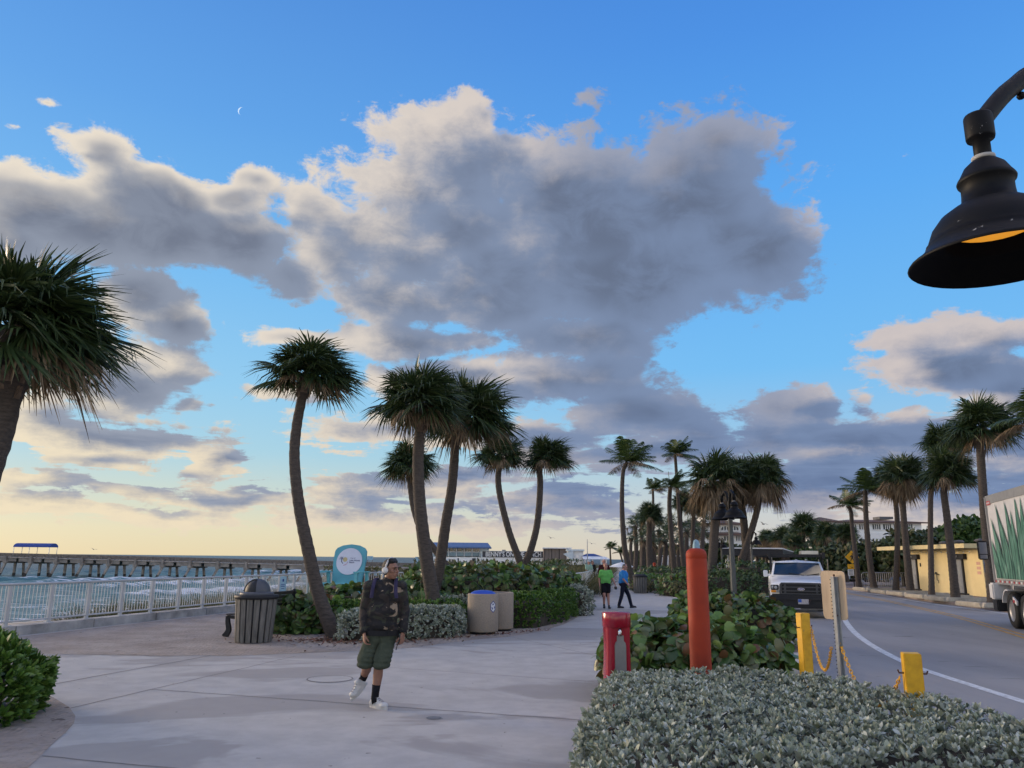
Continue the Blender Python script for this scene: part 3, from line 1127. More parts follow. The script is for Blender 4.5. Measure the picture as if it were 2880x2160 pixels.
def palm(name, label, Y, path, crown, group, mesh, cat='palm tree', r0=0.2, r1=0.15, boots=0.5, base_z=0.0, rot=None, lean=0.0, flat=1.0, px=S, ground=True):
    """path: photograph points (2212 wide) from the foot to the crown; crown: (x, y, radius)"""
    Ys = [Y + lean * i / (len(path) - 1) for i in range(len(path))]
    pts = [D(x * px, y * px, yy) for (x, y), yy in zip(path, Ys)]
    if ground:
        f = pts[0]
        if f.z > base_z:
            nxt = pts[1]
            dirv = (f - nxt)
            dirv = dirv / max(abs(dirv.z), .01)
            k = min(f.z - base_z, 6)
            pts.insert(0, Vector((f.x + dirv.x * k * .5, f.y, base_z - 0.05)))
    c = D(crown[0] * px, crown[1] * px, Ys[-1])
    scale_px = (Vector((0, 0, CAM_H)) - c).length / FPX
    rad = crown[2] * px * scale_px * math.cos(math.atan2(abs(crown[0] * px - CX), FPX)) ** 0
    top = c - Vector((0, 0, rad * 0.14))
    pts.append(top)
    base = pts[0].copy()
    t = thing(name, label, cat, base, 0, group)
    trunk_mb([p - base for p in pts], r0, r1, boots, seed=int(abs(crown[0]) * 7 + crown[1])).build('trunk', [M_TRUNK, M_BOOT], t)
    o = link('crown', mesh, t, top - base)
    k = rad / 1.22 if mesh.name.startswith('sabal') else rad / 1.9
    o.scale = (k, k, k * flat)
    o.rotation_euler = (0, 0, rot if rot is not None else random.uniform(-.5, .5))
    return t


NEARG = 'palms in the promenade planting beds'
palm('sabal_palm', 'large dark sabal palm cut by the left picture edge, nearest of all the palms', 10.5, [(-120, 1330), (-60, 1100), (-14, 960), (6, 880), (14, 820)], (36, 680, 200), NEARG, SABAL_BIG, r0=.22, r1=.2, boots=1.0, rot=0.2, flat=.92)
palm('sabal_palm', 'lone leaning sabal palm with a curved bare trunk beside the slatted bin', 17.6, [(724, 1376), (690, 1290), (666, 1190), (645, 1085), (636, 990), (641, 920), (652, 862)], (664, 790, 127), NEARG, SABAL[0], r0=.16, r1=.105, boots=.55, flat=.74, rot=0.0)
palm('sabal_palm', 'tall thick-trunked sabal palm rising behind the man with headphones', 20.0, [(940, 1330), (935, 1290), (920, 1200), (908, 1100), (903, 1000), (908, 925), (916, 900)], (900, 860, 124), NEARG, SABAL[1], r0=0.19, r1=0.128, boots=.75, flat=.95, rot=0.4)
palm('sabal_palm', 'dark sabal palm leaning right behind the tall thick-trunked one', 22.5, [(936, 1290), (950, 1220), (963, 1130), (975, 1060), (981, 1000), (986, 940)], (1012, 888, 126), NEARG, SABAL[2], r0=0.165, r1=0.122, boots=.75, flat=.92, rot=0.1)
palm('sabal_palm', 'short sabal palm whose trunk crosses behind two thicker trunks', 29.0, [(1005, 1300), (975, 1240), (945, 1195), (912, 1150), (894, 1100), (886, 1045), (886, 1025)], (885, 995, 75), NEARG, SABAL[0], r0=0.13, r1=0.105, boots=.6, rot=2.0, flat=.9)
palm('sabal_palm', 'left stem of the pair of palms that part in a V', 31.0, [(1133, 1245), (1118, 1200), (1100, 1150), (1082, 1080), (1076, 1035), (1080, 1000)], (1080, 976, 70), NEARG, SABAL[1], r0=0.15, r1=0.115, boots=.5, rot=1.0, flat=.88)
palm('sabal_palm', 'right stem of the pair of palms that part in a V', 31.2, [(1116, 1245), (1140, 1205), (1157, 1150), (1164, 1100), (1167, 1045), (1166, 1003)], (1181, 980, 70), NEARG, SABAL[2], r0=0.15, r1=0.115, boots=.5, rot=.2, flat=.82)

ROWG = 'palms along the right side of the promenade path'
palm('coconut_palm', 'slim windblown coconut palm standing alone left of the palm row', 46, [(1370, 1262), (1358, 1225), (1349, 1180), (1344, 1110), (1344, 1050), (1347, 1015)], (1354, 990, 60), ROWG, COCO[0], r0=.19, r1=.11, boots=0, rot=0)
palm('sabal_palm', 'broad sabal palm with brown skirt at the left end of the big cluster', 42, [(1535, 1262), (1540, 1200), (1545, 1120), (1546, 1075)], (1540, 1030, 80), ROWG, SABAL_SKIRT[0], r0=.27, r1=.22, boots=.3, rot=0, flat=1.05)
palm('sabal_palm', 'middle palm of the big skirted cluster, behind the double street lamp', 43, [(1606, 1265), (1612, 1200), (1606, 1120), (1598, 1070)], (1602, 1030, 68), ROWG, SABAL_SKIRT[1], r0=.24, r1=.19, boots=.3, rot=1.0, flat=1.05)
palm('sabal_palm', 'skirted sabal palm with S-curved trunk at the right end of the big cluster', 42.5, [(1588, 1262), (1602, 1210), (1622, 1150), (1637, 1095), (1640, 1060)], (1650, 1028, 65), ROWG, SABAL_SKIRT[0], r0=.2, r1=.16, boots=.3, rot=2.1, flat=1.1)
far = [
    ('coconut_palm', 'coconut palm with yellowed fronds peering over the big skirted cluster', 52, [(1478, 1250), (1468, 1130), (1461, 1020)], (1458, 975, 40), COCO[1], .15, .10),
    ('coconut_palm', 'bushy coconut palm just left of the big skirted cluster', 50, [(1458, 1252), (1450, 1160), (1446, 1090)], (1448, 1045, 42), COCO[2], .2, .13),
    ('coconut_palm', 'small-headed coconut palm over the shadowed palm row', 66, [(1409, 1245), (1411, 1150), (1411, 1085)], (1410, 1052, 26), COCO[0], .15, .1),
    ('sabal_palm', 'sabal palm with bare trunk in front of the shadowed palm row', 58, [(1405, 1250), (1402, 1190), (1403, 1135)], (1404, 1108, 36), SABAL[2], .25, .2),
    ('sabal_palm', 'thin sabal palm right of the bushy coconut palm', 55, [(1482, 1250), (1472, 1170), (1470, 1110)], (1474, 1080, 34), SABAL[0], .17, .13),
    ('sabal_palm', 'sabal palm half hidden by the skirt of the big cluster', 60, [(1497, 1248), (1496, 1170), (1498, 1120)], (1498, 1092, 36), SABAL[1], .19, .15),
]
for nm, lb, Y, pa, cr, me_, a, b in far:
    palm(nm, lb, Y, pa, cr, ROWG, me_, r0=a, r1=b, boots=.3 if 'sabal' in nm else 0)
far2 = [(1372, 1132, 26, 70), (1386, 1118, 27, 78), (1392, 1160, 28, 64), (1424, 1140, 30, 72), (1436, 1160, 27, 66), (1452, 1128, 26, 80), (1416, 1175, 24, 86), (1364, 1158, 18, 92), (1484, 1140, 26, 76), (1508, 1150, 26, 84), (1520, 1120, 24, 70), (1466, 1172, 24, 90)]
far2 = [(x, y, r * 1.25, Y) for x, y, r, Y in far2]
SHADE = ['first in the shadowed row', 'dense-headed one in the shadowed row', 'low brown-skirted one in the shadowed row', 'pale-trunked one in the shadowed row', 'squat one in the shadowed row', 'tall one at the back of the row', 'lowest-headed one of the row', 'tiny one at the far left end of the row', 'one left of the red post in the row', 'one behind the red-orange post', 'one under the big cluster skirt', 'farthest one of the row']
for (x, y, r, Y), w_ in zip(far2, SHADE):
    palm('sabal_palm', 'distant sabal palm, ' + w_, Y, [(x + random.uniform(-4, 4), 1246), (x + random.uniform(-3, 3), 1190), (x, y + 8)], (x, y, r), ROWG, random.choice(SABAL_FAR), r0=.22, r1=.18, boots=.3)
palm('coconut_palm', 'left of two far coconut palms by the blue-roofed pavilion', 150, [(1319, 1212), (1318, 1190)], (1318, 1180, 16), ROWG, COCO[1], r0=.2, r1=.14, boots=0)
palm('coconut_palm', 'right of two far coconut palms by the blue-roofed pavilion', 145, [(1345, 1215), (1341, 1200)], (1338, 1190, 18), ROWG, COCO[2], r0=.2, r1=.14, boots=0)

CURBG = 'palms along the far kerb of the road'
WZ = -0.06
palm('coconut_palm', 'windblown dark coconut palm behind the yellow warning sign', 56, [(1856, 1270), (1848, 1200), (1841, 1140), (1838, 1105)], (1830, 1085, 40), CURBG, COCO[2], r0=.19, r1=.13, boots=0, base_z=WZ)
palm('coconut_palm', 'fresh green coconut palm beside the stacked steel barriers', 50, [(1890, 1279), (1880, 1220), (1873, 1150), (1870, 1100)], (1868, 1052, 48), CURBG, COCO[0], r0=0.2, r1=0.14, boots=0, base_z=WZ)
palm('sabal_palm', 'sabal palm with dull trunk at the right end of the barriers', 49.5, [(1935, 1279), (1938, 1200), (1938, 1120), (1932, 1070)], (1922, 1032, 48), CURBG, SABAL[1], r0=0.18, r1=0.14, boots=.4, base_z=WZ)
palm('sabal_palm', 'full-headed sabal palm at the left end of the yellow building', 46, [(1968, 1285), (1960, 1210), (1953, 1130), (1950, 1080)], (1948, 1024, 64), CURBG, SABAL_SKIRT[1], r0=0.21, r1=0.155, boots=.5, base_z=WZ)
palm('sabal_palm', 'slender sabal palm bent at the top before the yellow wall', 42, [(2013, 1291), (2011, 1210), (2010, 1130), (2012, 1050), (2025, 985)], (2036, 948, 54), CURBG, SABAL[0], r0=0.15, r1=0.115, boots=.7, base_z=WZ)
palm('sabal_palm', 'middle sabal palm before the yellow wall, short with drooping dry leaf', 38.8, [(2065, 1298), (2056, 1210), (2046, 1120), (2039, 1060)], (2044, 1014, 64), CURBG, SABAL[2], r0=0.2, r1=0.15, boots=.6, base_z=WZ)
palm('sabal_palm', 'tallest sabal palm, just left of the big truck', 34.6, [(2146, 1308), (2138, 1220), (2127, 1110), (2120, 1010), (2117, 950)], (2122, 916, 80), CURBG, SABAL[1], r0=0.21, r1=0.16, boots=.6, base_z=WZ, rot=0.8)
palm('coconut_palm', 'coconut palm cut by the right picture edge above the truck', 31, [(2300, 1310), (2260, 1100), (2240, 940)], (2238, 895, 78), CURBG, COCO[1], r0=.24, r1=.17, boots=0, base_z=WZ)


# ---- leaves over hedges and bushes
def leaf_arrays(P, Dr, Nm, L, W, ts, ws, curl=0.15, fold=0.3):
    Dr = Dr / np.linalg.norm(Dr, axis=1)[:, None]
    X = np.cross(Dr, Nm)
    X /= np.maximum(np.linalg.norm(X, axis=1), 1e-5)[:, None]
    Nn = np.cross(X, Dr)
    n, k = len(P), len(ts)
    V = np.empty((n, k, 2, 3))
    for j, (t, w) in enumerate(zip(ts, ws)):
        c = P + Dr * (L * t)[:, None] - Nn * (np.broadcast_to(curl, L.shape) * L * t * t)[:, None]
        lift = Nn * (W * w * fold)[:, None]
        V[:, j, 0] = c + X * (W * w)[:, None] + lift
        V[:, j, 1] = c - X * (W * w)[:, None] + lift
    i0 = np.arange(n)[:, None] * (2 * k)
    q = []
    for j in range(k - 1):
        q.append(np.stack([i0[:, 0] + 2 * j, i0[:, 0] + 2 * j + 1, i0[:, 0] + 2 * j + 3, i0[:, 0] + 2 * j + 2], -1))
    return V.reshape(-1, 3), np.stack(q, 1).reshape(-1, 4)


OVAL = ((0, .3, .7, 1.0), (.12, .42, .5, .1))
ROUND = ((0, .16, .5, .84, 1.0), (.16, .42, .52, .42, .12))
BLADE = ((0, .35, .7, 1.0), (.5, .5, .35, .05))


def in_poly(px_, py_, poly):
    ins = np.zeros(len(px_), bool)
    n = len(poly)
    for i in range(n):
        x1, y1 = poly[i]
        x2, y2 = poly[(i + 1) % n]
        c = ((y1 > py_) != (y2 > py_)) & (px_ < (x2 - x1) * (py_ - y1) / (y2 - y1 + 1e-12) + x1)
        ins ^= c
    return ins


def edge_dist(px_, py_, poly):
    "distance to the outline and the outward direction there"
    best = np.full(len(px_), 1e9)
    nx_, ny_ = np.zeros(len(px_)), np.zeros(len(px_))
    cx, cy = np.mean([p[0] for p in poly]), np.mean([p[1] for p in poly])
    n = len(poly)
    for i in range(n):
        a, b = np.array(poly[i]), np.array(poly[(i + 1) % n])
        d = b - a
        l2 = (d ** 2).sum()
        t = np.clip(((px_ - a[0]) * d[0] + (py_ - a[1]) * d[1]) / l2, 0, 1)
        qx, qy = a[0] + t * d[0], a[1] + t * d[1]
        dd = np.hypot(px_ - qx, py_ - qy)
        nn = np.array([d[1], -d[0]]) / math.sqrt(l2)
        if np.dot(nn, (a + b) / 2 - (cx, cy)) < 0: nn = -nn
        m = dd < best
        best[m] = dd[m]
        nx_[m], ny_[m] = nn
    return best, nx_, ny_


def bumps(x, y, s, seed):
    r = np.random.default_rng(seed)
    z = np.zeros_like(x)
    for k in range(7):
        a, f, p = r.uniform(0, 2 * PI), r.uniform(.6, 2.6) * s, r.uniform(0, 6)
        z += np.sin((x * math.cos(a) + y * math.sin(a)) * f + p) / (1 + .35 * k)
    return z / 3


def hedge_points(poly, z0, zt, n, round_=0.25, rough=0.06, seed=0, freq=3.0, depth=0.1, under=0.0):
    "points over the top and the sides of a clipped hedge with the outline poly, and their outward normals"
    rg = np.random.default_rng(seed)
    xs_, ys_ = [p[0] for p in poly], [p[1] for p in poly]
    per = [math.dist(poly[i], poly[(i + 1) % len(poly)]) for i in range(len(poly))]
    area = abs(sum(poly[i][0] * poly[(i + 1) % len(poly)][1] - poly[(i + 1) % len(poly)][0] * poly[i][1] for i in range(len(poly)))) / 2
    side = sum(per) * (zt - z0)
    nt = int(n * area / (area + side))
    ns = n - nt
    P, N = [], []
    tries = int(nt * 3.2) + 50
    X_ = rg.uniform(min(xs_), max(xs_), tries)
    Y__ = rg.uniform(min(ys_), max(ys_), tries)
    ok = in_poly(X_, Y__, poly)
    X_, Y__ = X_[ok][:nt], Y__[ok][:nt]
    e, nx_, ny_ = edge_dist(X_, Y__, poly)
    f = np.clip(1 - e / max(round_, 1e-3), 0, 1)
    z = zt - round_ * 0.8 * f ** 2 + rough * bumps(X_, Y__, freq, seed)
    Nt = np.stack([nx_ * f * 1.2, ny_ * f * 1.2, np.ones_like(f)], -1)
    Pt = np.stack([X_, Y__, z], -1)
    # sides
    ei = rg.choice(len(per), ns, p=np.array(per) / sum(per))
    t = rg.random(ns)
    a = np.array(poly)[ei]
    b = np.array(poly)[(ei + 1) % len(poly)]
    Q_ = a + (b - a) * t[:, None]
    e2, nx2, ny2 = edge_dist(Q_[:, 0], Q_[:, 1], poly)
    d = b - a
    nn = np.stack([d[:, 1], -d[:, 0]], -1) / np.linalg.norm(d, axis=1)[:, None]
    cen = np.array([np.mean(xs_), np.mean(ys_)])
    flip = ((Q_ - cen) * nn).sum(1) < 0
    nn[flip] *= -1
    h = rg.random(ns) ** 0.8
    zz = z0 + (zt - round_ * .5 - z0) * h
    inn = rough * 1.5 * bumps(Q_[:, 0] * 2 + zz * 1.3, Q_[:, 1] * 2 + zz, freq, seed + 1) - under * (1 - h)
    Ps = np.stack([Q_[:, 0] + nn[:, 0] * inn, Q_[:, 1] + nn[:, 1] * inn, zz], -1)
    Ns = np.stack([nn[:, 0], nn[:, 1], np.full(ns, .35) + .5 * np.clip(h - .7, 0, 1)], -1)
    P = np.concatenate([Pt, Ps])
    N = np.concatenate([Nt, Ns])
    N /= np.linalg.norm(N, axis=1)[:, None]
    P -= N * (rg.random(len(P)) ** 2 * depth)[:, None]
    return P, N, rg


def grow(P, N, rg, style, L, W, spread=0.8, up=0.3, rosette=1, tilt=(0.35, 1.1)):
    if rosette > 1:
        n = len(P)
        x = np.cross(N, rg.normal(size=(n, 3))); x /= np.linalg.norm(x, axis=1)[:, None]
        N0 = N + rg.normal(0, .28, (n, 3)); N0 /= np.linalg.norm(N0, axis=1)[:, None]
        x = np.cross(N0, x); x /= np.linalg.norm(x, axis=1)[:, None]
        y = np.cross(N0, x)
        PP_, DD, NN, LL = [], [], [], []
        sz = rg.uniform(.7, 1.25, n)
        for k in range(rosette):
            a = 2.4 * k + rg.uniform(-.3, .3, n)
            ti = tilt[0] + (tilt[1] - tilt[0]) * (k / rosette) + rg.normal(0, .15, n)
            rad = x * np.cos(a)[:, None] + y * np.sin(a)[:, None]
            dr = N0 * np.cos(ti)[:, None] + rad * np.sin(ti)[:, None]
            nm = N0 * np.sin(ti)[:, None] - rad * np.cos(ti)[:, None]
            PP_.append(P - N0 * (.012 * k)[..., None] if False else P - N0 * (0.18 * L * k / rosette))
            DD.append(dr); NN.append(nm)
            LL.append(L * sz * rg.uniform(.75, 1.15, n) * (.65 + .5 * k / rosette))
        P2, D2, N2, L2 = map(np.concatenate, (PP_, DD, NN, LL))
        return leaf_arrays(P2, D2, N2, L2, L2 * W, *style, curl=-0.12)
    n = len(P)
    Dr = N * .5 + rg.normal(0, spread, (n, 3)) + np.array([0, 0, up])
    Nm = N + rg.normal(0, .45, (n, 3)) + np.array([0, 0, .35])
    Ls = L * rg.uniform(.45, 1.3, n)
    return leaf_arrays(P, Dr, Nm, Ls, Ls * W * rg.uniform(.8, 1.1, n), *style, curl=0.12 + .25 * rg.random((n, 1))[:, 0])


def core_mesh(poly, z0, z1, inset):
    cx, cy = np.mean([p[0] for p in poly]), np.mean([p[1] for p in poly])
    ex = max(p[0] for p in poly) - min(p[0] for p in poly)
    ey = max(p[1] for p in poly) - min(p[1] for p in poly)
    kx, ky = max(.2, 1 - 2 * inset / ex), max(.2, 1 - 2 * inset / ey)
    pl = [(cx + (p[0] - cx) * kx, cy + (p[1] - cy) * ky) for p in poly]
    pl2 = [(cx + (p[0] - cx) * kx * .9, cy + (p[1] - cy) * ky * .9) for p in poly]
    n = len(pl)
    V = [(*p, z0) for p in pl] + [(*p, z1 - .12 * (z1 - z0)) for p in pl] + [(*p, z1) for p in pl2]
    Q_ = []
    for r in range(2):
        for i in range(n):
            j = (i + 1) % n
            Q_.append((r * n + i, r * n + j, (r + 1) * n + j, (r + 1) * n + i))
    return V, Q_, [2 * n + i for i in range(n)]


def hedge(name, label, cat, poly, zt, n, style, L, W, mats, group=None, z0=0.02, round_=.25, rough=.06, seed=0, freq=3.0, depth=.12, rosette=1, spread=.8, up=.3, inset=.16, under=0.0, tilt=(.35, 1.1), extra=None, kind=None):
    P, N, rg = hedge_points(poly, z0, zt, n, round_, rough, seed, freq, depth, under)
    V, Q_ = grow(P, N, rg, style, L, W, spread, up, rosette, tilt)
    if extra is not None:
        V2, Q2 = extra(rg)
        Q_ = np.concatenate([Q_, Q2 + len(V)])
        V = np.concatenate([V, V2])
    cv, cq, cap = core_mesh(poly, z0 - .02, zt - max(.1, inset * .8), inset)
    k = len(V)
    c0_ = np.array(cv)
    cq = np.array(cq) + k
    # fan for the cap
    ctr = len(V) + len(cv)
    c0_ = np.concatenate([c0_, [c0_[cap].mean(0)]])
    fan = np.array([[ctr, k + cap[i], k + cap[(i + 1) % len(cap)], k + cap[(i + 1) % len(cap)]] for i in range(len(cap))])
    V = np.concatenate([V, c0_])
    mi = np.zeros(len(Q_), int)
    Qa = np.concatenate([Q_, cq])
    mi = np.concatenate([mi, np.ones(len(cq), int)])
    # cap as quads (pairs) to stay with four-sided faces
    m = len(cap)
    cp = [[k + cap[i], k + cap[i + 1], k + cap[(m - 2 - i) % m], k + cap[(m - 1 - i) % m]] for i in range(m // 2 - 1)] if m >= 4 else []
    if cp:
        Qa = np.concatenate([Qa, np.array(cp)])
        mi = np.concatenate([mi, np.ones(len(cp), int)])
    me = np_mesh(name, V, Qa, [mats, M_TWIG], mi, smooth=True)
    # core with flat faces
    o = link(name, me)
    return tag(o, label, cat, group, kind)


def ell(cx, cy, rx, ry, n=12, rot=0.0):
    return [(cx + rx * math.cos(2 * PI * k / n) * math.cos(rot) - ry * math.sin(2 * PI * k / n) * math.sin(rot), cy + rx * math.cos(2 * PI * k / n) * math.sin(rot) + ry * math.sin(2 * PI * k / n) * math.cos(rot)) for k in range(n)]


M_SILVER = leaf_mat('silver_buttonwood_leaf', [(0.13, 0.155, 0.10), (0.27, 0.305, 0.23), (0.38, 0.41, 0.34), (0.20, 0.24, 0.15), (0.50, 0.53, 0.47), (0.24, 0.26, 0.20)], .55, .12, .35)
M_GRAPE = leaf_mat('sea_grape_leaf', [(0.028, 0.07, 0.02), (0.06, 0.125, 0.03), (0.10, 0.19, 0.04), (0.17, 0.245, 0.055), (0.05, 0.105, 0.035), (0.13, 0.125, 0.05), (0.045, 0.09, 0.03), (0.15, 0.07, 0.03)], .38, .22, .45)
M_COCO = leaf_mat('cocoplum_leaf', [(0.03, 0.07, 0.012), (0.06, 0.13, 0.02), (0.10, 0.19, 0.03), (0.16, 0.26, 0.05)], .38, .25, .5)
M_BUSH = leaf_mat('dark_bush_leaf', [(0.02, 0.042, 0.016), (0.042, 0.08, 0.024), (0.07, 0.11, 0.035), (0.045, 0.072, 0.03)], .5, .15, .35)
M_GRASSY = leaf_mat('dune_grass_leaf', [(0.06, 0.075, 0.03), (0.10, 0.105, 0.045), (0.15, 0.13, 0.065), (0.045, 0.06, 0.026)], .7, .2, .2)
M_PALMETTO = leaf_mat('palmetto_leaf', [(0.03, 0.055, 0.018), (0.06, 0.09, 0.03), (0.12, 0.14, 0.05)], .5, .2, .4)

silver = [(0.12, 2.6), (0.33, 4.4), (0.58, 6.2), (0.95, 8.1), (2.2, 8.35), (3.0, 7.9), (3.45, 6.9), (3.72, 5.8), (3.45, 4.95), (2.5, 4.72), (1.9, 4.55), (1.45, 4.1), (1.3, 2.6)]
hedge('silver_buttonwood_hedge', 'wide clipped silver-grey hedge filling the lower right foreground', 'hedge', silver, .645, 9800, OVAL, .052, .47, M_SILVER, round_=.16, rough=.045, seed=3, freq=4.2, depth=.13, rosette=8, inset=.2, tilt=(.2, 1.25))
for cx_, cy_, rr, hh, lb in ((2.32, 4.22, .22, .56, 'loose silver sprig tuft before the dark gap of the silver hedge'), (3.25, 4.45, .26, .58, 'silver tuft at the lower right corner of the picture')):
    hedge('silver_buttonwood_shrub', lb, 'shrub', ell(cx_, cy_, rr, rr * .8), hh, 220, OVAL, .07, .5, M_SILVER, round_=.18, rough=.05, seed=int(cx_ * 10), rosette=8, inset=.14, tilt=(.2, 1.2))
hedge('sea_grape_hedge', 'round-leaved sea grape hedge behind the red-orange post', 'hedge', [(1.30, 9.85), (1.42, 11.8), (3.45, 12.1), (3.42, 10.0), (2.6, 9.7)], .78, 3300, ROUND, .145, 1.0, M_GRAPE, round_=.3, rough=.09, seed=5, depth=.2, inset=.3, freq=2.4, spread=.7)
hedge('sea_grape_hedge', 'smaller sea grape hedge at the foot of the double street lamp', 'hedge', [(3.75, 16.2), (3.9, 19.3), (6.0, 19.3), (5.75, 16.2)], .88, 2200, ROUND, .15, 1.0, M_GRAPE, round_=.35, rough=.09, seed=6, depth=.2, inset=.3, freq=2.2, spread=.7)
# left foreground bush
hedge('cocoplum_bush', 'bright green bush in the lower left corner', 'bush', ell(-6.05, 8.75, .98, .95), .74, 2300, OVAL, .115, .36, M_COCO, round_=.4, rough=.13, seed=8, depth=.2, rosette=7, inset=.42, freq=2.6, tilt=(.1, .9))


# planted bed around the palms, front to back
BEDG = 'shrubs in the palm bed'
hedge('sea_grape_shrub', 'light green sea grape shrub at the left end of the palm bed', 'shrub', ell(-4.75, 18.9, 1.15, .8), .70, 1300, ROUND, .17, 1.0, M_GRAPE, BEDG, round_=.45, rough=.1, seed=11, depth=.2, inset=.3)
hedge('sea_grape_shrub', 'sea grape shrub below the giant blue chair', 'shrub', ell(-3.6, 21.5, 1.9, 1.0), .9, 1300, ROUND, .17, 1.0, M_GRAPE, BEDG, round_=.4, rough=.1, seed=12, depth=.2, inset=.3)
hedge('cocoplum_hedge', 'low bright green hedge strip behind the silver one', 'hedge', [(-4.6, 18.3), (-4.3, 19.6), (-1.2, 20.4), (-1.1, 19.1)], .68, 1300, OVAL, .09, .5, M_COCO, BEDG, round_=.2, rough=.07, seed=13, rosette=6, inset=.2, tilt=(.1, .9))
hedge('silver_buttonwood_hedge', 'low silver hedge behind the man with headphones', 'hedge', [(-3.6, 16.75), (-3.45, 17.8), (-1.1, 19.0), (-1.05, 17.9), (-2.4, 16.9)], .62, 1700, OVAL, .075, .5, M_SILVER, BEDG, round_=.18, rough=.06, seed=14, rosette=7, inset=.2, tilt=(.2, 1.2))
hedge('silver_buttonwood_hedge', 'silver leaves in front of the tall palm trunk, left of the bins', 'hedge', [(-1.9, 20.2), (-1.9, 21.1), (-.4, 21.4), (-.4, 20.5)], .72, 500, OVAL, .075, .5, M_SILVER, BEDG, round_=.15, rough=.08, seed=15, rosette=7, inset=.2)
hedge('sea_grape_hedge', 'tall sea grape thicket between the two palm pairs', 'hedge', [(-3.1, 23.0), (-3.4, 26.5), (-1.0, 27.5), (1.2, 27), (1.5, 24.2), (-.2, 22.6)], 1.38, 2600, ROUND, .18, 1.0, M_GRAPE, BEDG, round_=.45, rough=.14, seed=16, depth=.25, inset=.35)
hedge('sea_grape_hedge', 'dark sea grape thicket right of the V-shaped palm pair', 'hedge', [(-.5, 28), (-.6, 31), (2.1, 32), (2.45, 27.5), (1.3, 26.6)], 1.30, 2200, ROUND, .17, 1.0, M_GRAPE, BEDG, round_=.4, rough=.1, seed=17, depth=.2, inset=.35)
hedge('cocoplum_hedge', 'clipped green hedge right of the concrete bins', 'hedge', [(-.15, 20.1), (-.1, 21.3), (1.6, 24.4), (2.0, 24.0), (1.35, 21.9), (.6, 20.2)], .80, 2000, OVAL, .085, .5, M_COCO, BEDG, round_=.18, rough=.06, seed=18, rosette=6, inset=.22, tilt=(.1, 1.0))
hedge('silver_buttonwood_shrub', 'grey shrub at the path edge before the white railing', 'shrub', ell(2.2, 25.6, .45, 1.0), .86, 700, OVAL, .08, .5, M_SILVER, BEDG, round_=.3, rough=.08, seed=19, rosette=6, inset=.2)
hedge('cocoplum_hedge', 'green hedge between the bins and the grey shrub', 'hedge', [(1.2, 24.3), (1.2, 26.0), (2.0, 26.5), (2.05, 24.4)], .8, 700, OVAL, .085, .5, M_COCO, BEDG, round_=.2, rough=.07, seed=20, rosette=6, inset=.2)


def blades(name, label, cat, spots, n, L, W, mats, group=None, seed=0, spread=.45, kind=None, droop=.35):
    "tufts of long narrow leaves"
    rg = np.random.default_rng(seed)
    P, Dr = [], []
    for (x, y, z, r) in spots:
        k = n
        a = rg.uniform(0, 2 * PI, k)
        rr = r * np.sqrt(rg.random(k))
        P.append(np.stack([x + rr * np.cos(a), y + rr * np.sin(a), np.full(k, z)], -1))
        Dr.append(np.stack([np.cos(a) * spread * rg.uniform(.2, 1.6, k), np.sin(a) * spread * rg.uniform(.2, 1.6, k), np.ones(k)], -1))
    P, Dr = np.concatenate(P), np.concatenate(Dr)
    Nm = np.cross(Dr, np.cross(np.array([0, 0, 1.0]), Dr) + 1e-3)
    Ls = L * rg.uniform(.6, 1.2, len(P))
    V, Q_ = leaf_arrays(P, Dr, -Nm + rg.normal(0, .2, P.shape), Ls, np.full(len(P), W), *BLADE, curl=-droop)
    o = link(name, np_mesh(name, V, Q_, mats))
    return tag(o, label, cat, group, kind)


blades('palmetto_clump', 'spiky fan leaves sticking up before the restaurant sign', 'shrub', [(D(x * S, 1232 * S, 33).x, 33, .2, .5) for x in (1020, 1050, 1080, 1105)], 60, 1.75, .045, M_PALMETTO, BEDG, seed=31, spread=.75)
blades('palmetto_clump', 'spiky tuft at the foot of the tall palm trunk', 'shrub', [(D(905 * S, 1290 * S, 19.6).x, 19.6, .05, .3)], 70, .95, .03, M_PALMETTO, BEDG, seed=32, spread=.6)
blades('palmetto_clump', 'spiky tuft behind the blue-lidded bin', 'shrub', [(D(1085 * S, 1290 * S, 22.0).x, 22.0, .1, .35)], 80, 1.2, .03, M_PALMETTO, BEDG, seed=33, spread=.6)
blades('palmetto_clump', 'long arching blades over the lower left bush', 'shrub', [(-6.3, 8.2, .2, .2)], 22, .85, .03, M_PALMETTO, seed=34, spread=.9)

# sea oats over the dune, seen behind the bed
rg = np.random.default_rng(40)
sp_ = []
for _ in range(620):
    y = 35.6 + 85 * rg.random() ** 1.7
    wx = float(wall_x(y))
    x = wx - .35 - rg.random() ** 1.6 * (22 + (y - 38) * .2)
    sp_.append((x, y, -.55 - 3.2 * max(0, (wx - x) / 45), 1.1))
blades('dune_grass', 'brownish sea oats and scrub covering the dune', 'dune grass', sp_, 120, 1.75, .035, M_GRASSY, seed=41, spread=.5, kind='stuff')
DUNEG = 'bushes on the dune'
k_ = 0
for x, y, rx, h, lb in ((-2.5, 40, 3.0, 1.5, 'dark dune bush left behind the palm thickets'), (1.0, 44, 2.6, 1.45, 'dune bush behind the white railing corner'), (3.0, 60, 2.4, 1.5, 'dune bush beside the path railing'), (5.2, 84, 3.4, 1.6, 'dune bush before the blue-roofed pavilion'), (-9.5, 52, 3.5, 1.0, 'low dune bush below the restaurant wall'), (-1, 75, 5, 1.4, 'wide dune bush below the white stair tower')):
    hedge('dune_bush', lb, 'bush', ell(x, y, rx, rx * .7), h - .1, 900, OVAL, .24, .5, M_BUSH if k_ % 2 else M_GRASSY, DUNEG, z0=-.8, round_=.7, rough=.2, seed=50 + k_, inset=.5, freq=1.2)
    k_ += 1

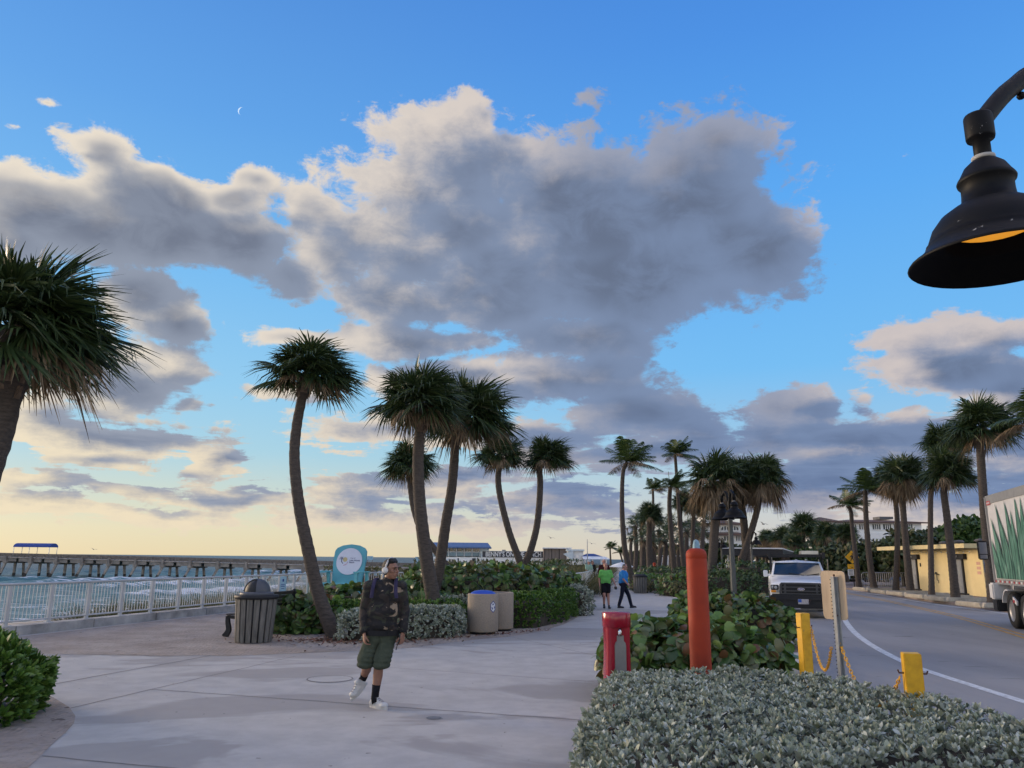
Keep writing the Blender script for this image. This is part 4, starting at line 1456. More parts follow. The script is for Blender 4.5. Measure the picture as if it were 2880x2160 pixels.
hedge('dune_scrub', 'dense scrub of sea oats pressing against the railings', 'scrub', [(-6, 35.5), (2.1, 35.7), (2.9, 39.6), (5.8, 58), (9.4, 85), (6.5, 85), (2.5, 58), (-1.5, 43), (-6, 40)], .72, 6500, BLADE, .42, .14, M_GRASSY, DUNEG, z0=-1.2, round_=.6, rough=.22, seed=59, inset=.5, freq=1.0, spread=.6, up=.8, depth=.3)

# strip right of the path
STRIPG = 'shrubs along the right side of the path'
for i, (x, y, rx, ry, h, m_, n, L, lb) in enumerate((
        (8.55, 39.2, 1.3, 1.0, .95, M_GRAPE, 900, .2, 'green bush right behind the far slatted bin'),
        (10.6, 38.6, 1.6, 1.0, 1.15, M_BUSH, 1000, .18, 'dark bush left behind the red-orange post'),
        (8.0, 47.0, 1.2, 2.4, .8, M_COCO, 800, .16, 'low light green hedge beyond the far slatted bin'),
        (10.2, 50, 2.0, 2.6, 1.1, M_BUSH, 900, .2, 'dark hedge at the foot of the shadowed palm row'),
        (12.0, 60, 2.6, 3.0, 1.1, M_BUSH, 800, .22, 'dark hedge farther along the palm row'),
        (12.2, 41, 1.5, 1.6, 1.6, M_BUSH, 900, .2, 'tall dark bush between the big cluster trunks'),
        (7.2, 43.0, .5, 1.4, .7, M_GRASSY, 400, .16, 'brown-green tuft at the lone coconut palm foot'),
        (8.1, 37.9, .35, .4, .8, M_GRASSY, 250, .14, 'dry brown shrub touching the far slatted bin'))):
    hedge('shrub', lb, 'shrub', ell(x, y, rx, ry), h, n, OVAL, L, .55, m_, STRIPG, round_=.4, rough=.12, seed=70 + i, inset=.3)
blades('palmetto_clump', 'yellow-green young palm below the carport column', 'shrub', [(D(1548 * S, 1225 * S, 52).x, 52, .0, .5)], 90, 2.2, .06, M_PALMETTO, STRIPG, seed=75, spread=.7)


# ---- broad-leaved trees and palms behind the car park
def tree(name, label, x, y, clumps, tz, mats, group, n=900, L=.4, seed=0, trunk=(.25, .12), cat='tree'):
    "clumps: (dx, dy, z, rx, rz)"
    rg = np.random.default_rng(seed)
    t = thing(name, label, cat, (x, y, -.2), 0, group)
    mb = MB().mat(0, True)
    hub = Vector((0, 0, tz * .55))
    mb.tube([(0, 0, -.1), (rg.uniform(-.15, .15), 0, tz * .3), hub], [trunk[0], trunk[0] * .8, trunk[0] * .7], 8)
    VV, QQ, k = [], [], 0
    for (dx, dy, z, rx, rz) in clumps:
        c = Vector((dx, dy, z))
        mb.tube([hub, hub.lerp(c, .5) + Vector((rg.uniform(-.3, .3), rg.uniform(-.3, .3), .2)), c], [trunk[0] * .5, trunk[1] * .8, .03], 6)
        d = rg.normal(size=(n, 3)); d /= np.linalg.norm(d, axis=1)[:, None]
        lump = 1 + .20 * np.sin(d[:, 0] * 5 + z) * np.sin(d[:, 1] * 6 + dx) + .16 * np.sin(d[:, 2] * 7 + dx * 2)
        r = (1 - .45 * rg.random(n) ** 1.6) * lump
        P = d * np.array([rx, rx, rz]) * r[:, None] + np.array([dx, dy, z])
        V, Q_ = grow(P, d, rg, OVAL, L, .6, spread=.7, up=.1)
        VV.append(V); QQ.append(Q_ + k); k += len(V)
    mb.build('trunk', M_TRUNK, t)
    link('crown', np_mesh(name + '_crown', np.concatenate(VV), np.concatenate(QQ), mats), t)
    return t


TREEG = 'trees behind the car park'
M_SGTREE = leaf_mat('sea_grape_tree_leaf', [(0.018, 0.034, 0.014), (0.042, 0.066, 0.02), (0.075, 0.095, 0.03), (0.095, 0.085, 0.042)], .5, .1, .35)
M_TREEG = leaf_mat('bright_tree_leaf', [(0.02, 0.045, 0.012), (0.04, 0.085, 0.018), (0.065, 0.115, 0.025)], .5, .15, .35)


def spot_tree(label, px, pytop, pybot, Y, wpx, mats, seed, name='broadleaf_tree', n=700, L=.42):
    c = D(px * S, (pytop + pybot) / 2 * S, Y)
    top = D(px * S, pytop * S, Y).z
    bot = D(px * S, pybot * S, Y).z
    w = wpx * S / FPX * Y * 1.02
    r = random.Random(seed)
    cl = []
    hh = (top - max(bot, .6))
    kk = max(3, int(round(w / hh * 2.2)))
    for i in range(kk):
        f = (i + .5) / kk * 2 - 1
        rz = hh * .34 * r.uniform(.85, 1.1)
        cl.append((f * w * .36, r.uniform(-1, 1), top + .2 - rz - abs(f) * hh * .22 * r.uniform(.5, 1.3), w * .30 / max(1, kk / 3.2), rz))
        cl.append((f * w * .38 + r.uniform(-.5, .5), r.uniform(-1.5, .5), max(bot, .6) + hh * .3 + .2, w * .28 / max(1, kk / 3.2), hh * .3))
    tree(name, label, c.x, Y, cl, max(1.5, top * .8), mats, TREEG, n=n, L=L, seed=seed)


spot_tree('bright green rounded tree right above the yellow building roof', 2098, 1118, 1190, 62, 130, M_TREEG, 101)
spot_tree('dark sea grape tree behind the roof of the yellow building', 2030, 1140, 1215, 64, 120, M_SGTREE, 102)
spot_tree('dark tree left of the yellow building over the barriers', 1950, 1150, 1240, 60, 110, M_SGTREE, 103)
spot_tree('olive sea grape tree behind the yellow warning sign', 1880, 1165, 1245, 62, 100, M_SGTREE, 104)
spot_tree('dark tree beside the parked white car', 1810, 1170, 1240, 74, 90, M_SGTREE, 105)
spot_tree('green scrub behind the pickup roof', 1760, 1185, 1235, 84, 90, M_TREEG, 106)
spot_tree('far tree right of the big skirted palm cluster', 1665, 1162, 1215, 110, 70, M_SGTREE, 107)
spot_tree('far tree above the black carport roof', 1700, 1150, 1200, 105, 80, M_SGTREE, 108)
spot_tree('far dark tree between the two white hotels', 1800, 1135, 1190, 110, 90, M_SGTREE, 109)
spot_tree('far tree below the hotel tower', 1560, 1172, 1215, 108, 120, M_SGTREE, 110)
spot_tree('far tree behind the shadowed palm row', 1470, 1178, 1222, 112, 120, M_SGTREE, 111)
spot_tree('far dark tree at the left end of the palm row', 1400, 1188, 1226, 118, 90, M_SGTREE, 112)
spot_tree('wide dark tree reaching behind the truck', 2180, 1120, 1230, 66, 130, M_SGTREE, 113)
for i, (x, y, r, Y, lb) in enumerate(((1735, 1135, 42, 90, 'round-headed sabal palm over the pickup roof'), (1690, 1158, 36, 96, 'sabal palm right of the street lamps among the trees'), (1784, 1150, 34, 80, 'grey sabal palm below the right hotel'), (1655, 1160, 26, 100, 'small sabal palm at the edge of the big cluster'), (1824, 1150, 30, 70, 'dull sabal palm beside the right hotel wing'), (1712, 1172, 30, 88, 'low shaggy sabal palm above the carport'), (1775, 1165, 34, 86, 'shaggy sabal palm right of the carport end'))):
    palm('sabal_palm', lb, Y, [(x + 3, 1245), (x + 1, 1200), (x, y + r * .3)], (x, y, r), TREEG, SABAL_SKIRT[i % 2] if i % 2 else SABAL[i % 3], r0=.25, r1=.2, boots=.3, base_z=-.2)


# fallen leaves and debris on the sand round the lone palm and along the bed
rg = np.random.default_rng(90)
nL = 620
c_ = G(930, 1800)
th_ = rg.uniform(0, 2 * PI, nL)
rr_ = np.abs(rg.normal(0, 1, nL))
Pl = np.stack([c_.x + .25 + rr_ * np.cos(th_) * 1.1, c_.y - .15 + rr_ * np.sin(th_) * .55, np.full(nL, .012)], -1)
Pl2 = np.stack([rg.uniform(-2.6, 1.0, 160), np.zeros(160), np.full(160, .012)], -1)
Pl2[:, 1] = 16.4 + (Pl2[:, 0] + 2.6) * .95 + rg.normal(0, .18, 160)
Pl = np.concatenate([Pl, Pl2])
Dl = rg.normal(0, 1, Pl.shape); Dl[:, 2] = np.abs(Dl[:, 2]) * .12
Nl = rg.normal(0, .25, Pl.shape); Nl[:, 2] = 1
V, Q_ = leaf_arrays(Pl, Dl, Nl, rg.uniform(.05, .14, len(Pl)), rg.uniform(.02, .05, len(Pl)), *OVAL, curl=-.15)
M_LITTER = leaf_mat('fallen_leaves', [(.10, .045, .03), (.16, .06, .045), (.20, .13, .08), (.06, .045, .035)], .8, .0, .2)
tag(link('leaf_litter', np_mesh('leaf_litter', V, Q_, M_LITTER)), 'reddish fallen leaves scattered on the sand round the lone palm foot', 'leaf litter', kind='stuff')

# ------------------------------------------------------------------ street furniture
M_RAIL = pmat('grey_aluminium', (0.47, 0.475, 0.48), 0.5, metal=0.1, vary=0.08, vscale=3)
M_WRAIL = pmat('white_painted_rail', (0.62, 0.64, 0.64), 0.45, vary=0.08)
M_BLACK = pmat('black_paint', (0.012, 0.013, 0.016), 0.42, vary=0.3, vscale=12, spec=0.5)
M_IRON = pmat('black_cast_iron', (0.012, 0.012, 0.014), 0.6, vary=0.3, vscale=20)
M_POLE = pmat('grey_green_pole', (0.085, 0.09, 0.088), 0.55, vary=0.15, vscale=6)
M_CHROME = pmat('chrome', (0.55, 0.55, 0.57), 0.18, metal=1.0, vary=0.05)
M_STEEL = pmat('brushed_steel', (0.42, 0.42, 0.42), 0.34, metal=0.85, vary=0.1, vscale=4)
M_WHITE = pmat('white_paint', (0.70, 0.70, 0.69), 0.5, vary=0.06, vscale=2)
M_YELLOW = pmat('yellow_paint', (0.66, 0.37, 0.012), 0.5, vary=0.18, vscale=9, bump=0.1, bscale=25, col2=(0.50, 0.27, 0.012), wear=[((.30, .19, .05), 14, .64), ((.09, .06, .03), 38, .70)])
M_CHAIN = pmat('yellow_plastic_chain', (0.70, 0.36, 0.03), 0.45, vary=0.15, vscale=30)
M_RUST = pmat('rusty_bolt', (0.10, 0.04, 0.02), 0.8, vary=0.3, vscale=40)

CURB_LINE = [(-17.2, -9), (-13.75, 5), (-10.75, 17.3), (-8.65, 26), (-7.35, 32.8), (-4.8, 34.45), (2.45, 34.65)]


def offset_line(pts, d):
    out = []
    pts = [Vector((p[0], p[1], 0)) for p in pts]
    for i, p in enumerate(pts):
        t = (pts[min(i + 1, len(pts) - 1)] - pts[max(i - 1, 0)]).normalized()
        out.append(p + Vector((-t.y, t.x, 0)) * d)
    return out


def along(pts, step, start=0.0):
    "points every step metres, with the running direction"
    pts = [Vector((p[0], p[1], 0)) for p in pts]
    out = []
    acc_ = start
    for a, b in zip(pts, pts[1:]):
        L = (b - a).length
        t = (b - a) / L
        while acc_ <= L:
            out.append((a + t * acc_, t))
            acc_ += step
        acc_ -= L
    return out


# concrete kerb wall that carries the railing
mb = MB()
il, ol = offset_line(CURB_LINE, -.18), offset_line(CURB_LINE, .18)
for i in range(len(il) - 1):
    a, b, c, d = il[i], il[i + 1], ol[i + 1], ol[i]
    seg = 1 + int((b - a).length / 2.6)
    for k in range(seg):
        f0, f1 = k / seg + .0016, (k + 1) / seg - .0016
        q = [a.lerp(b, f0), a.lerp(b, f1), d.lerp(c, f1), d.lerp(c, f0)]
        mb.prism([(p.x, p.y) for p in q], -.02, .2)
M_KERB = pmat('stained_kerb_concrete', (0.40, 0.39, 0.38), 0.85, vary=0.3, vscale=1.6, bump=0.3, col2=(0.17, 0.165, 0.16), detail=8)
tag(mb.build('kerb_wall', M_KERB), 'low stained concrete kerb wall under the sea railing', 'kerb wall')


def railing(name, label, line, step, z0, h, post_w, n_pick, mats, group=None, pick_r=.009):
    st = along(line, step)
    t0 = st[0][0]
    t = thing(name, label, 'railing', t0, 0, group)
    top = MB().mat(0, True)
    top.tube([p - t0 + Vector((0, 0, z0 + h)) for p, _ in st], .028, 8)
    top.build('top_rail', mats, t)
    bt = MB().mat(0, True)
    bt.tube([p - t0 + Vector((0, 0, z0 + .09)) for p, _ in st], .02, 8)
    bt.build('bottom_rail', mats, t)
    for i, (p, d) in enumerate(st):
        mb = MB()
        ang = math.atan2(d.y, d.x)
        mb.box(p - t0 + Vector((0, 0, z0 + h / 2 - .02)), (post_w, post_w * .6, h - .03), ang)
        mb.box(p - t0 + Vector((0, 0, z0 + .008)), (post_w * 1.9, post_w * 1.5, .016), ang)
        mb.build('post', mats, t)
        if i + 1 < len(st):
            q = st[i + 1][0]
            mb = MB().mat(0, True)
            for k in range(1, n_pick):
                c = p.lerp(q, k / n_pick) - t0
                mb.tube([c + Vector((0, 0, z0 + .09)), c + Vector((0, 0, z0 + h))], pick_r, 5, caps=False)
            mb.build('baluster_panel', mats, t)
    return t


railing('sea_railing', 'long grey metal picket railing along the sea wall', CURB_LINE[1:], 1.14, .2, .87, .085, 11, M_RAIL)
railing('path_railing', 'white railing along the left of the far path', [(2.75, 34.7), (3.75, 39.2), (6.5, 58), (10.2, 85)], 1.6, .0, 1.08, .06, 6, M_WRAIL, pick_r=.010)

# ---- pier
M_PIER = pmat('pier_concrete', (0.27, 0.235, 0.205), 0.85, vary=0.3, vscale=.6, col2=(0.16, 0.14, 0.125), detail=8)
M_PILE = pmat('pile_concrete', (0.36, 0.31, 0.27), 0.85, vary=0.3, vscale=1.2)
M_PILEWET = pmat('wet_pile_foot', (0.035, 0.03, 0.026), 0.5, vary=0.2)
M_PIERRAIL = pmat('pier_rail_wood', (0.20, 0.17, 0.15), 0.9, vary=0.3, vscale=2)
pa, pb = D(-260, 1549, 216), D(1330, 1589, 187)
pt = thing('fishing_pier', 'long concrete fishing pier on slanted piles out over the sea', 'pier', (pa.x, pa.y, 0))
L_ = Vector((pb.x - pa.x, pb.y - pa.y, 0)).length
dirp = Vector((pb.x - pa.x, pb.y - pa.y, 0)) / L_
nrm = Vector((-dirp.y, dirp.x, 0))
zt_ = lambda f: pa.z + (pb.z - pa.z) * f
P_ = lambda f, s, z: dirp * (L_ * f) + nrm * s + Vector((0, 0, zt_(f) + z))
NB_ = 21
mb = MB()
for s in (-3.0, 3.0):
    for i in range(NB_):
        f0, f1 = (i + .06) / NB_, (i + .94) / NB_
        mb.bar(P_(f0, s, -1.55), P_(f1, s, -1.55), .3, .85)
mb.bar(P_(0, 0, -1.06), P_(1, 0, -1.06), 6.6, .16)
mb.build('deck', M_PIER, pt)
for s in (-3.2, 3.2):
    mb = MB()
    mb.bar(P_(0, s, 0), P_(1, s, 0), .12, .12)
    mb.bar(P_(0, s, -.34), P_(1, s, -.34), .06, .05)
    mb.bar(P_(0, s, -.64), P_(1, s, -.64), .06, .05)
    for i in range(NB_ * 4):
        mb.bar(P_(i / NB_ / 4, s, -1.0), P_(i / NB_ / 4, s, 0), .1, .1)
    for i in range(NB_ * 4):
        for z in (-.22, -.46, -.74): mb.bar(P_((i + .06) / NB_ / 4, s * .985, z), P_((i + .94) / NB_ / 4, s * .985, z), .03, .19)
    mb.build('guard_rail', M_PIERRAIL, pt)
for i in range(NB_):
    f = (i + .5) / NB_ + .004
    mb = MB()
    mb.bar(P_(f, -3.9, -2.15), P_(f, 3.6, -2.15), 1.0, .6)
    mb.bar(P_(f, -3.55, -1.9), P_(f, -3.55, -.55), .75, .5)
    mb.build('pile_cap', M_PIER, pt)
    for s, sl in ((-3.4, -1.7), (-.2, 0), (2.6, 0.5)):
        a, b = P_(f, s, -2.3), P_(f, s + sl * .2, -2.3)
        b = Vector((a.x + nrm.x * sl * .2 + dirp.x * sl * .5, a.y + nrm.y * sl * .2 + dirp.y * sl * .5, SEA_Z + 1.1))
        e = b + (b - a).normalized() * 3.0
        mb = MB()
        mb.mat(0).bar(a, b, .52)
        mb.mat(1).bar(b, e, .54)
        mb.build('pile', [M_PILE, M_PILEWET], pt)
# blue shelter on the pier
M_BLUECANVAS = pmat('blue_canvas', (0.025, 0.06, 0.26), 0.7, vary=0.15)
f_a = 0.105
sh0, sh1 = D(54, 1540, 212.5), D(148, 1540, 211)
sc_ = (sh1.x - sh0.x)
ctr = (sh0 + sh1) / 2
st_ = thing('canopy_shelter', 'blue arched canvas shelter standing on the pier', 'shelter', (ctr.x, ctr.y, D(100, 1556, 211.7).z - .5))
hz = D(100, 1539, 211.7).z - (D(100, 1556, 211.7).z - .5)
mb = MB().mat(0, False)
prof = [(-1.9 * math.cos(a), hz + 1.05 * math.sin(a)) for a in np.linspace(0, PI, 11)]
vs, fs = [], []
for x in (-sc_ / 2, sc_ / 2):
    vs += [(x, p[0], p[1]) for p in prof]
for k in range(10): fs.append((k, k + 1, 12 + k, 11 + k))
fs.append(tuple(range(11))); fs.append(tuple(reversed(range(11, 22))))
mb.add(vs, fs)
mb.build('canopy', M_BLUECANVAS, st_)
for x in (-sc_ / 2 + .2, -.6, sc_ / 2 - .2):
    for y in (-1.8, 1.8):
        mb = MB().mat(0, True)
        mb.tube([(x, y, 0), (x, y, hz)], .08, 6)
        mb.build('post', M_WHITE, st_)
M_PALEBLUE = pmat('pale_blue_panel', (0.26, 0.42, 0.52), 0.6, vary=0.1)
for i, (x0, x1, y0, y1, lb) in enumerate(((1033, 1049, 1564, 1575, 'pale blue board above the pier rail beside the giant chair'), (1168, 1183, 1566, 1584, 'pale blue board above the pier rail left of the restaurant'))):
    a, b = D(x0, y0, 188), D(x1, y1, 188)
    t = thing('pier_board', lb, 'notice board', ((a.x + b.x) / 2, 188, b.z - .9), 0, 'boards on the pier')
    mb = MB(); mb.box((0, 0, .9 + (a.z - b.z) / 2), (b.x - a.x, .15, a.z - b.z)); mb.build('panel', M_PALEBLUE, t)
    for s in (-.4, .4):
        mb = MB(); mb.box((s * (b.x - a.x), 0, .45), (.1, .1, .9)); mb.build('leg', M_PIERRAIL, t)


# ---- giant blue chair
M_TURQ = pmat('turquoise_paint', (0.085, 0.33, 0.41), 0.5, vary=0.12, vscale=1.5)
M_TURQ_L = pmat('turquoise_lit_paint', (0.13, 0.44, 0.50), 0.5, vary=0.1)  # lighter copy of the turquoise: light on edges and arms put into the colour
M_DISC = pmat('white_sign_face', (0.56, 0.58, 0.68), 0.45, vary=0.03)
c = G(985, 1652)
cp = Vector((-6.52, 31.2, 0))
ch = thing('giant_chair', 'giant turquoise adirondack chair with a round white city sign', 'chair', cp, R(-9))
tilt = R(14)
MT = Matrix.Translation((0, .28, .62)) @ Matrix.Rotation(-tilt, 4, 'X') @ Matrix.Rotation(PI / 2, 4, 'X')
outl = [(-.60, 0), (.60, 0), (.68, 1.0), (.66, 1.36), (.58, 1.48), (.36, 1.58), (0, 1.63), (-.36, 1.58), (-.58, 1.48), (-.66, 1.36), (-.68, 1.0)]
mb = MB()
nS = 6
mb.prism(outl, -.05, .05, MT)
for k in range(1, nS):
    x = -.62 + 1.24 * k / nS
    mb.box((0, 0, 0), (.008, 1.45, .004), None) if False else None
mb.build('backrest', M_TURQ, ch)
disc = MB().mat(0, False)
disc.prism([(.535 * math.cos(2 * PI * k / 48), .93 + .535 * math.sin(2 * PI * k / 48)) for k in range(48)], .053, .075, MT)
dsc = disc.build('sign_disc', M_DISC, ch)
M_NAVY = pmat('navy_print', (0.02, 0.035, 0.12), 0.6)
M_SUNP = pmat('yellow_print', (0.50, 0.42, 0.22), 0.6)
M_PINKP = pmat('pink_print', (0.45, 0.22, 0.32), 0.6)
TM = lambda x, y: MT @ Matrix.Translation((x, y, .078))
text('lettering', 'City of', .075, M_NAVY, dsc, TM(.03, 1.06), .001, align='LEFT')
text('lettering', 'Lake Worth', .088, M_NAVY, dsc, TM(0.01, .965), .001, bold=.002, align='LEFT')
text('lettering', 'Beach', .088, M_NAVY, dsc, TM(0.01, .885), .001, bold=.002, align='LEFT')
mb = MB()
mb.prism([(-.18 + .095 * math.cos(2 * PI * k / 24), 1.0 + .095 * math.sin(2 * PI * k / 24)) for k in range(24)], .0765, .079, MT)
mb.build('sun_print', M_SUNP, dsc)
mb = MB()
for k in range(7):
    a = R(-30 + 40 * k)
    mb.prism([(-.345, 1.04), (-.345 + .06 * math.cos(a + .3), 1.045 + .05 * math.sin(a + .3)), (-.345 + .12 * math.cos(a), 1.035 + .105 * math.sin(a))], .0795, .082, MT)
mb.prism([(-.35, 1.03), (-.33, 1.03), (-.30, .92), (-.24, .84), (-.26, .83), (-.33, .91)], .0795, .082, MT)
mb.build('palm_print', M_NAVY, dsc)
mb = MB()
mb.prism([(-.2, .78), (-.06, .86), (-.04, .94), (-.10, .85)], .0795, .081, MT)
mb.prism([(-.24, .75), (-.10, .79), (-.08, .82), (-.22, .78)], .0795, .081, MT)
mb.build('chair_print', M_PINKP, dsc)
for sx in (-1, 1):
    mb = MB()
    mb.box((sx * .80, -.28, 1.14), (.22, 1.35, .055), bev=.012)
    mb.build('armrest', M_TURQ_L, ch)
    mb = MB()
    mb.box((sx * .80, -.82, .555), (.09, .20, 1.11))
    mb.build('leg', M_TURQ_L, ch)
    mb = MB()
    MR = Matrix.Translation((sx * .69, .15, .37)) @ Matrix.Rotation(R(18), 4, 'X')
    mb.prism([(-.05, -1.05), (.05, -1.05), (.05, .75), (-.05, .75)], -.13, .13, MR)
    mb.build('side_rail', M_TURQ_L, ch)
    mb = MB()
    mb.bar((sx * .80, .30, 1.12), (sx * .80, .62, .0), .09, .16)
    mb.build('leg', M_TURQ_L, ch)
mb = MB()
for k in range(5):
    y = -.75 + .2 * k
    mb.box((0, y, .70 - .055 * k), (1.28, .185, .05), Matrix.Rotation(R(-15), 3, 'X'))
mb.build('seat', M_TURQ_L, ch)
mb = MB()
mb.box((0, -.875, .56), (1.5, .06, .32))
mb.build('front_board', M_TURQ, ch)

# ---- slatted bins
M_SLAT = pmat('weathered_grey_slat', (0.155, 0.145, 0.13), 0.8, vary=0.3, vscale=7, stretch=(3, 3, .4), bump=0.3, bscale=20)
M_LINER = pmat('dark_bin_liner', (0.012, 0.013, 0.017), 0.6)
M_DOME = pmat('grey_plastic_dome', (0.07, 0.076, 0.092), 0.5, vary=0.1)


def slat_bin(label, loc, dome, rad=.40, h=.86, n=18, rot=0):
    t = thing('litter_bin', label, 'litter bin', loc, rot, 'slatted litter bins')
    mb = MB().mat(0, True)
    mb.lathe([(rad * .80, .02), (rad * .93, h - .02)], 28, caps=True)
    mb.build('liner', M_LINER, t)
    mb = MB()
    for k in range(n):
        a = 2 * PI * (k + .5) / n
        r0, r1 = rad * .86, rad * .985
        w0, w1 = rad * .86 * 2 * PI / n * .72, rad * 2 * PI / n * .72
        o = Vector((math.cos(a), math.sin(a), 0))
        s = Vector((-o.y, o.x, 0))
        vs = []
        for (r, w, z) in ((r0, w0, .015), (r1, w1, h)):
            for rr, q in ((r, -.5), (r, .5), (r - .028, .5), (r - .028, -.5)):
                vs.append(o * rr + s * w * q + Vector((0, 0, z)))
        mb.add(vs, [(0, 1, 2, 3)[::-1], (4, 5, 6, 7), (0, 1, 5, 4), (1, 2, 6, 5), (2, 3, 7, 6), (3, 0, 4, 7)])
    mb.build('slats', M_SLAT, t)
    mb = MB().mat(0, True)
    mb.lathe([(rad * .93, h - .03), (rad * 1.04, h - .02), (rad * 1.06, h + .02), (rad * 1.04, h + .055), (rad * .6, h + .06)], 32)
    mb.build('rim', M_LINER, t)
    if dome:
        mb = MB().mat(0, True)
        rd = rad * .63
        mb.lathe([(rad * .80, h + .05), (rad * .82, h + .075), (rad * .80, h + .10), (rad * .70, h + .115), (rd, h + .12)], 32)
        n1, n2 = 32, 10
        vs, fs = [], []
        for i in range(n2 + 1):
            th = PI / 2 * i / n2
            for k in range(n1):
                a = 2 * PI * k / n1
                vs.append((rd * math.cos(th) * math.cos(a), rd * math.cos(th) * math.sin(a), h + .12 + rd * 0.98 * math.sin(th)))
        for i in range(n2):
            for k in range(n1):
                am = 2 * PI * (k + .5) / n1
                da = abs((am - R(236) + PI) % (2 * PI) - PI)
                if da < R(50) and i <= 7 and i >= 0: continue      # the mouth
                fs.append((i * n1 + k, i * n1 + (k + 1) % n1, (i + 1) * n1 + (k + 1) % n1, (i + 1) * n1 + k))
        mb.add(vs, fs)
        mb.build('dome_lid', [M_DOME], t)
        mb = MB().mat(0, True)
        mb.ball((0, 0, h + .12), (rd * .93, rd * .93, rd * .90), 20)
        mb.build('dark_mouth', M_LINER, t)
    else:
        mb = MB().mat(0, True)
        mb.lathe([(rad * .9, h + .04), (rad * .86, h + .09), (rad * .55, h + .13), (rad * .0 + .02, h + .14)], 24)
        mb.build('lid', M_LINER, t)
    return t


slat_bin('grey slatted litter bin with a dome lid on the sand', G(712, 1806), True, rad=.42, h=.88)
slat_bin('far slatted litter bin with flat dark lid beside the path', G(1801, 1669), False, rad=.38, h=.85)

# ---- bench seen end-on behind the dome bin
M_BENCHW = pmat('bench_slat', (0.05, 0.045, 0.04), 0.7, vary=0.3, vscale=6)
bn = thing('bench', 'black iron park bench hidden behind the dome-lidded bin', 'bench', G(731, 1784), R(-14))


def cast_end(pts, w, y):
    "flat cast panel following a curved line, w wide"
    pts = smooth_line([Vector((a, 0, b)) for a, b in pts], 6)
    L1, L2 = [], []
    for i, p in enumerate(pts):
        t = (pts[min(i + 1, len(pts) - 1)] - pts[max(i - 1, 0)]).normalized()
        s_ = Vector((-t.z, 0, t.x)) * (w[0] + (w[1] - w[0]) * i / (len(pts) - 1)) / 2
        L1.append(p + s_); L2.append(p - s_)
    n = len(pts)
    vs, fs = [], []
    for yy in (y - .03, y + .03):
        vs += [(q.x, yy, q.z) for q in L1] + [(q.x, yy, q.z) for q in L2]
    for i in range(n - 1):
        fs += [(i, i + 1, n + i + 1, n + i), (2 * n + i, 3 * n + i, 3 * n + i + 1, 2 * n + i + 1), (i, 2 * n + i, 2 * n + i + 1, i + 1), (n + i, n + i + 1, 3 * n + i + 1, 3 * n + i)]
    return vs, fs


for y in (-.75, .75):
    mb = MB()
    mb.add(*cast_end([(-.40, 0), (-.31, .14), (-.345, .30), (-.36, .44)], (.13, .07), y))
    mb.add(*cast_end([(.34, 0), (.26, .2), (.235, .44), (.30, .70), (.375, .86), (.33, .95)], (.14, .085), y))
    mb.add(*cast_end([(-.36, .42), (0, .40), (.26, .42)], (.06, .06), y))
    mb.build('end_frame', M_IRON, bn)
mb = MB()
for k in range(5): mb.box((-.32 + .125 * k, 0, .47), (.10, 1.6, .03))
mb.build('seat', M_BENCHW, bn)
mb = MB()
for k in range(5):
    mb.box((.22 + .032 * k, 0, .56 + .085 * k), (.03, 1.6, .07), Matrix.Rotation(R(20), 3, 'Y'))
mb.build('backrest', M_BENCHW, bn)

# ---- round concrete bins
M_AGG = pmat('tan_aggregate_concrete', (0.31, 0.255, 0.20), 0.85, vary=0.16, vscale=60, bump=0.5, bscale=90, detail=3)
M_BLUELID = pmat('blue_plastic_lid', (0.02, 0.07, 0.42), 0.4, vary=0.05)
M_EMBLEM = pmat('emblem_blue', (0.015, 0.04, 0.22), 0.5)


def round_bin(label, loc, lid, emblem, rot=0):
    t = thing('concrete_bin', label, 'recycling bin' if emblem else 'litter bin', loc, rot, 'round concrete bins')
    mb = MB().mat(0, True)
    mb.lathe([(.30, 0), (.30, .06)], 32, caps=True)
    mb.build('foot_ring', M_LINER, t)
    mb = MB().mat(0, True)
    mb.lathe([(.2, .055), (.355, .055), (.362, .075), (.362, .885), (.352, .905), (.30, .905), (.29, .86)], 40)
    mb.build('body', M_AGG, t)
    mb = MB().mat(0, True)
    if lid:
        mb.lathe([(.30, .895), (.285, .925), (.20, .965), (.10, .98), (.0, .985)], 32)
        mb.build('lid', M_BLUELID, t)
    else:
        mb.lathe([(.30, .89), (.2, .89), (.0, .89)], 32)
        mb.build('lid', M_LINER, t)
    if emblem:
        # hexagonal recycling emblem bent round the body
        def bend(x, z, r): return Vector((r * math.sin(x / .362), -r * math.cos(x / .362), z))
        hx = [(.085 * math.cos(R(90 + 60 * k)), .62 + .135 * math.sin(R(90 + 60 * k))) for k in range(6)]
        hi = [(.068 * math.cos(R(90 + 60 * k)), .62 + .112 * math.sin(R(90 + 60 * k))) for k in range(6)]
        em = MB()
        ctr_ = bend(0, .62, .366)
        for k in range(6):
            a, b = hx[k], hx[(k + 1) % 6]
            em.face([ctr_, bend(*a, .366), bend(*b, .366)])
        e = em.build('emblem', M_EMBLEM, t)
        em = MB()
        for k in range(6):
            a, b = hi[k], hi[(k + 1) % 6]
            em.face([bend(0, .62, .368), bend(*a, .368), bend(*b, .368)])
        em.build('emblem_field', M_WHITE, e)
        em = MB()
        for k in range(3):
            a = R(90 + 120 * k)
            def pt2(r, d): return bend(.58 * r * math.cos(a + d), .62 + .9 * r * math.sin(a + d), .3705)
            em.face([pt2(.085, -.42), pt2(.085, .30), pt2(.045, .30), pt2(.045, -.42)])
            em.face([pt2(.10, .30), pt2(.065, .85), pt2(.03, .30)])
        em.build('emblem_arrows', M_EMBLEM, e)
    return t


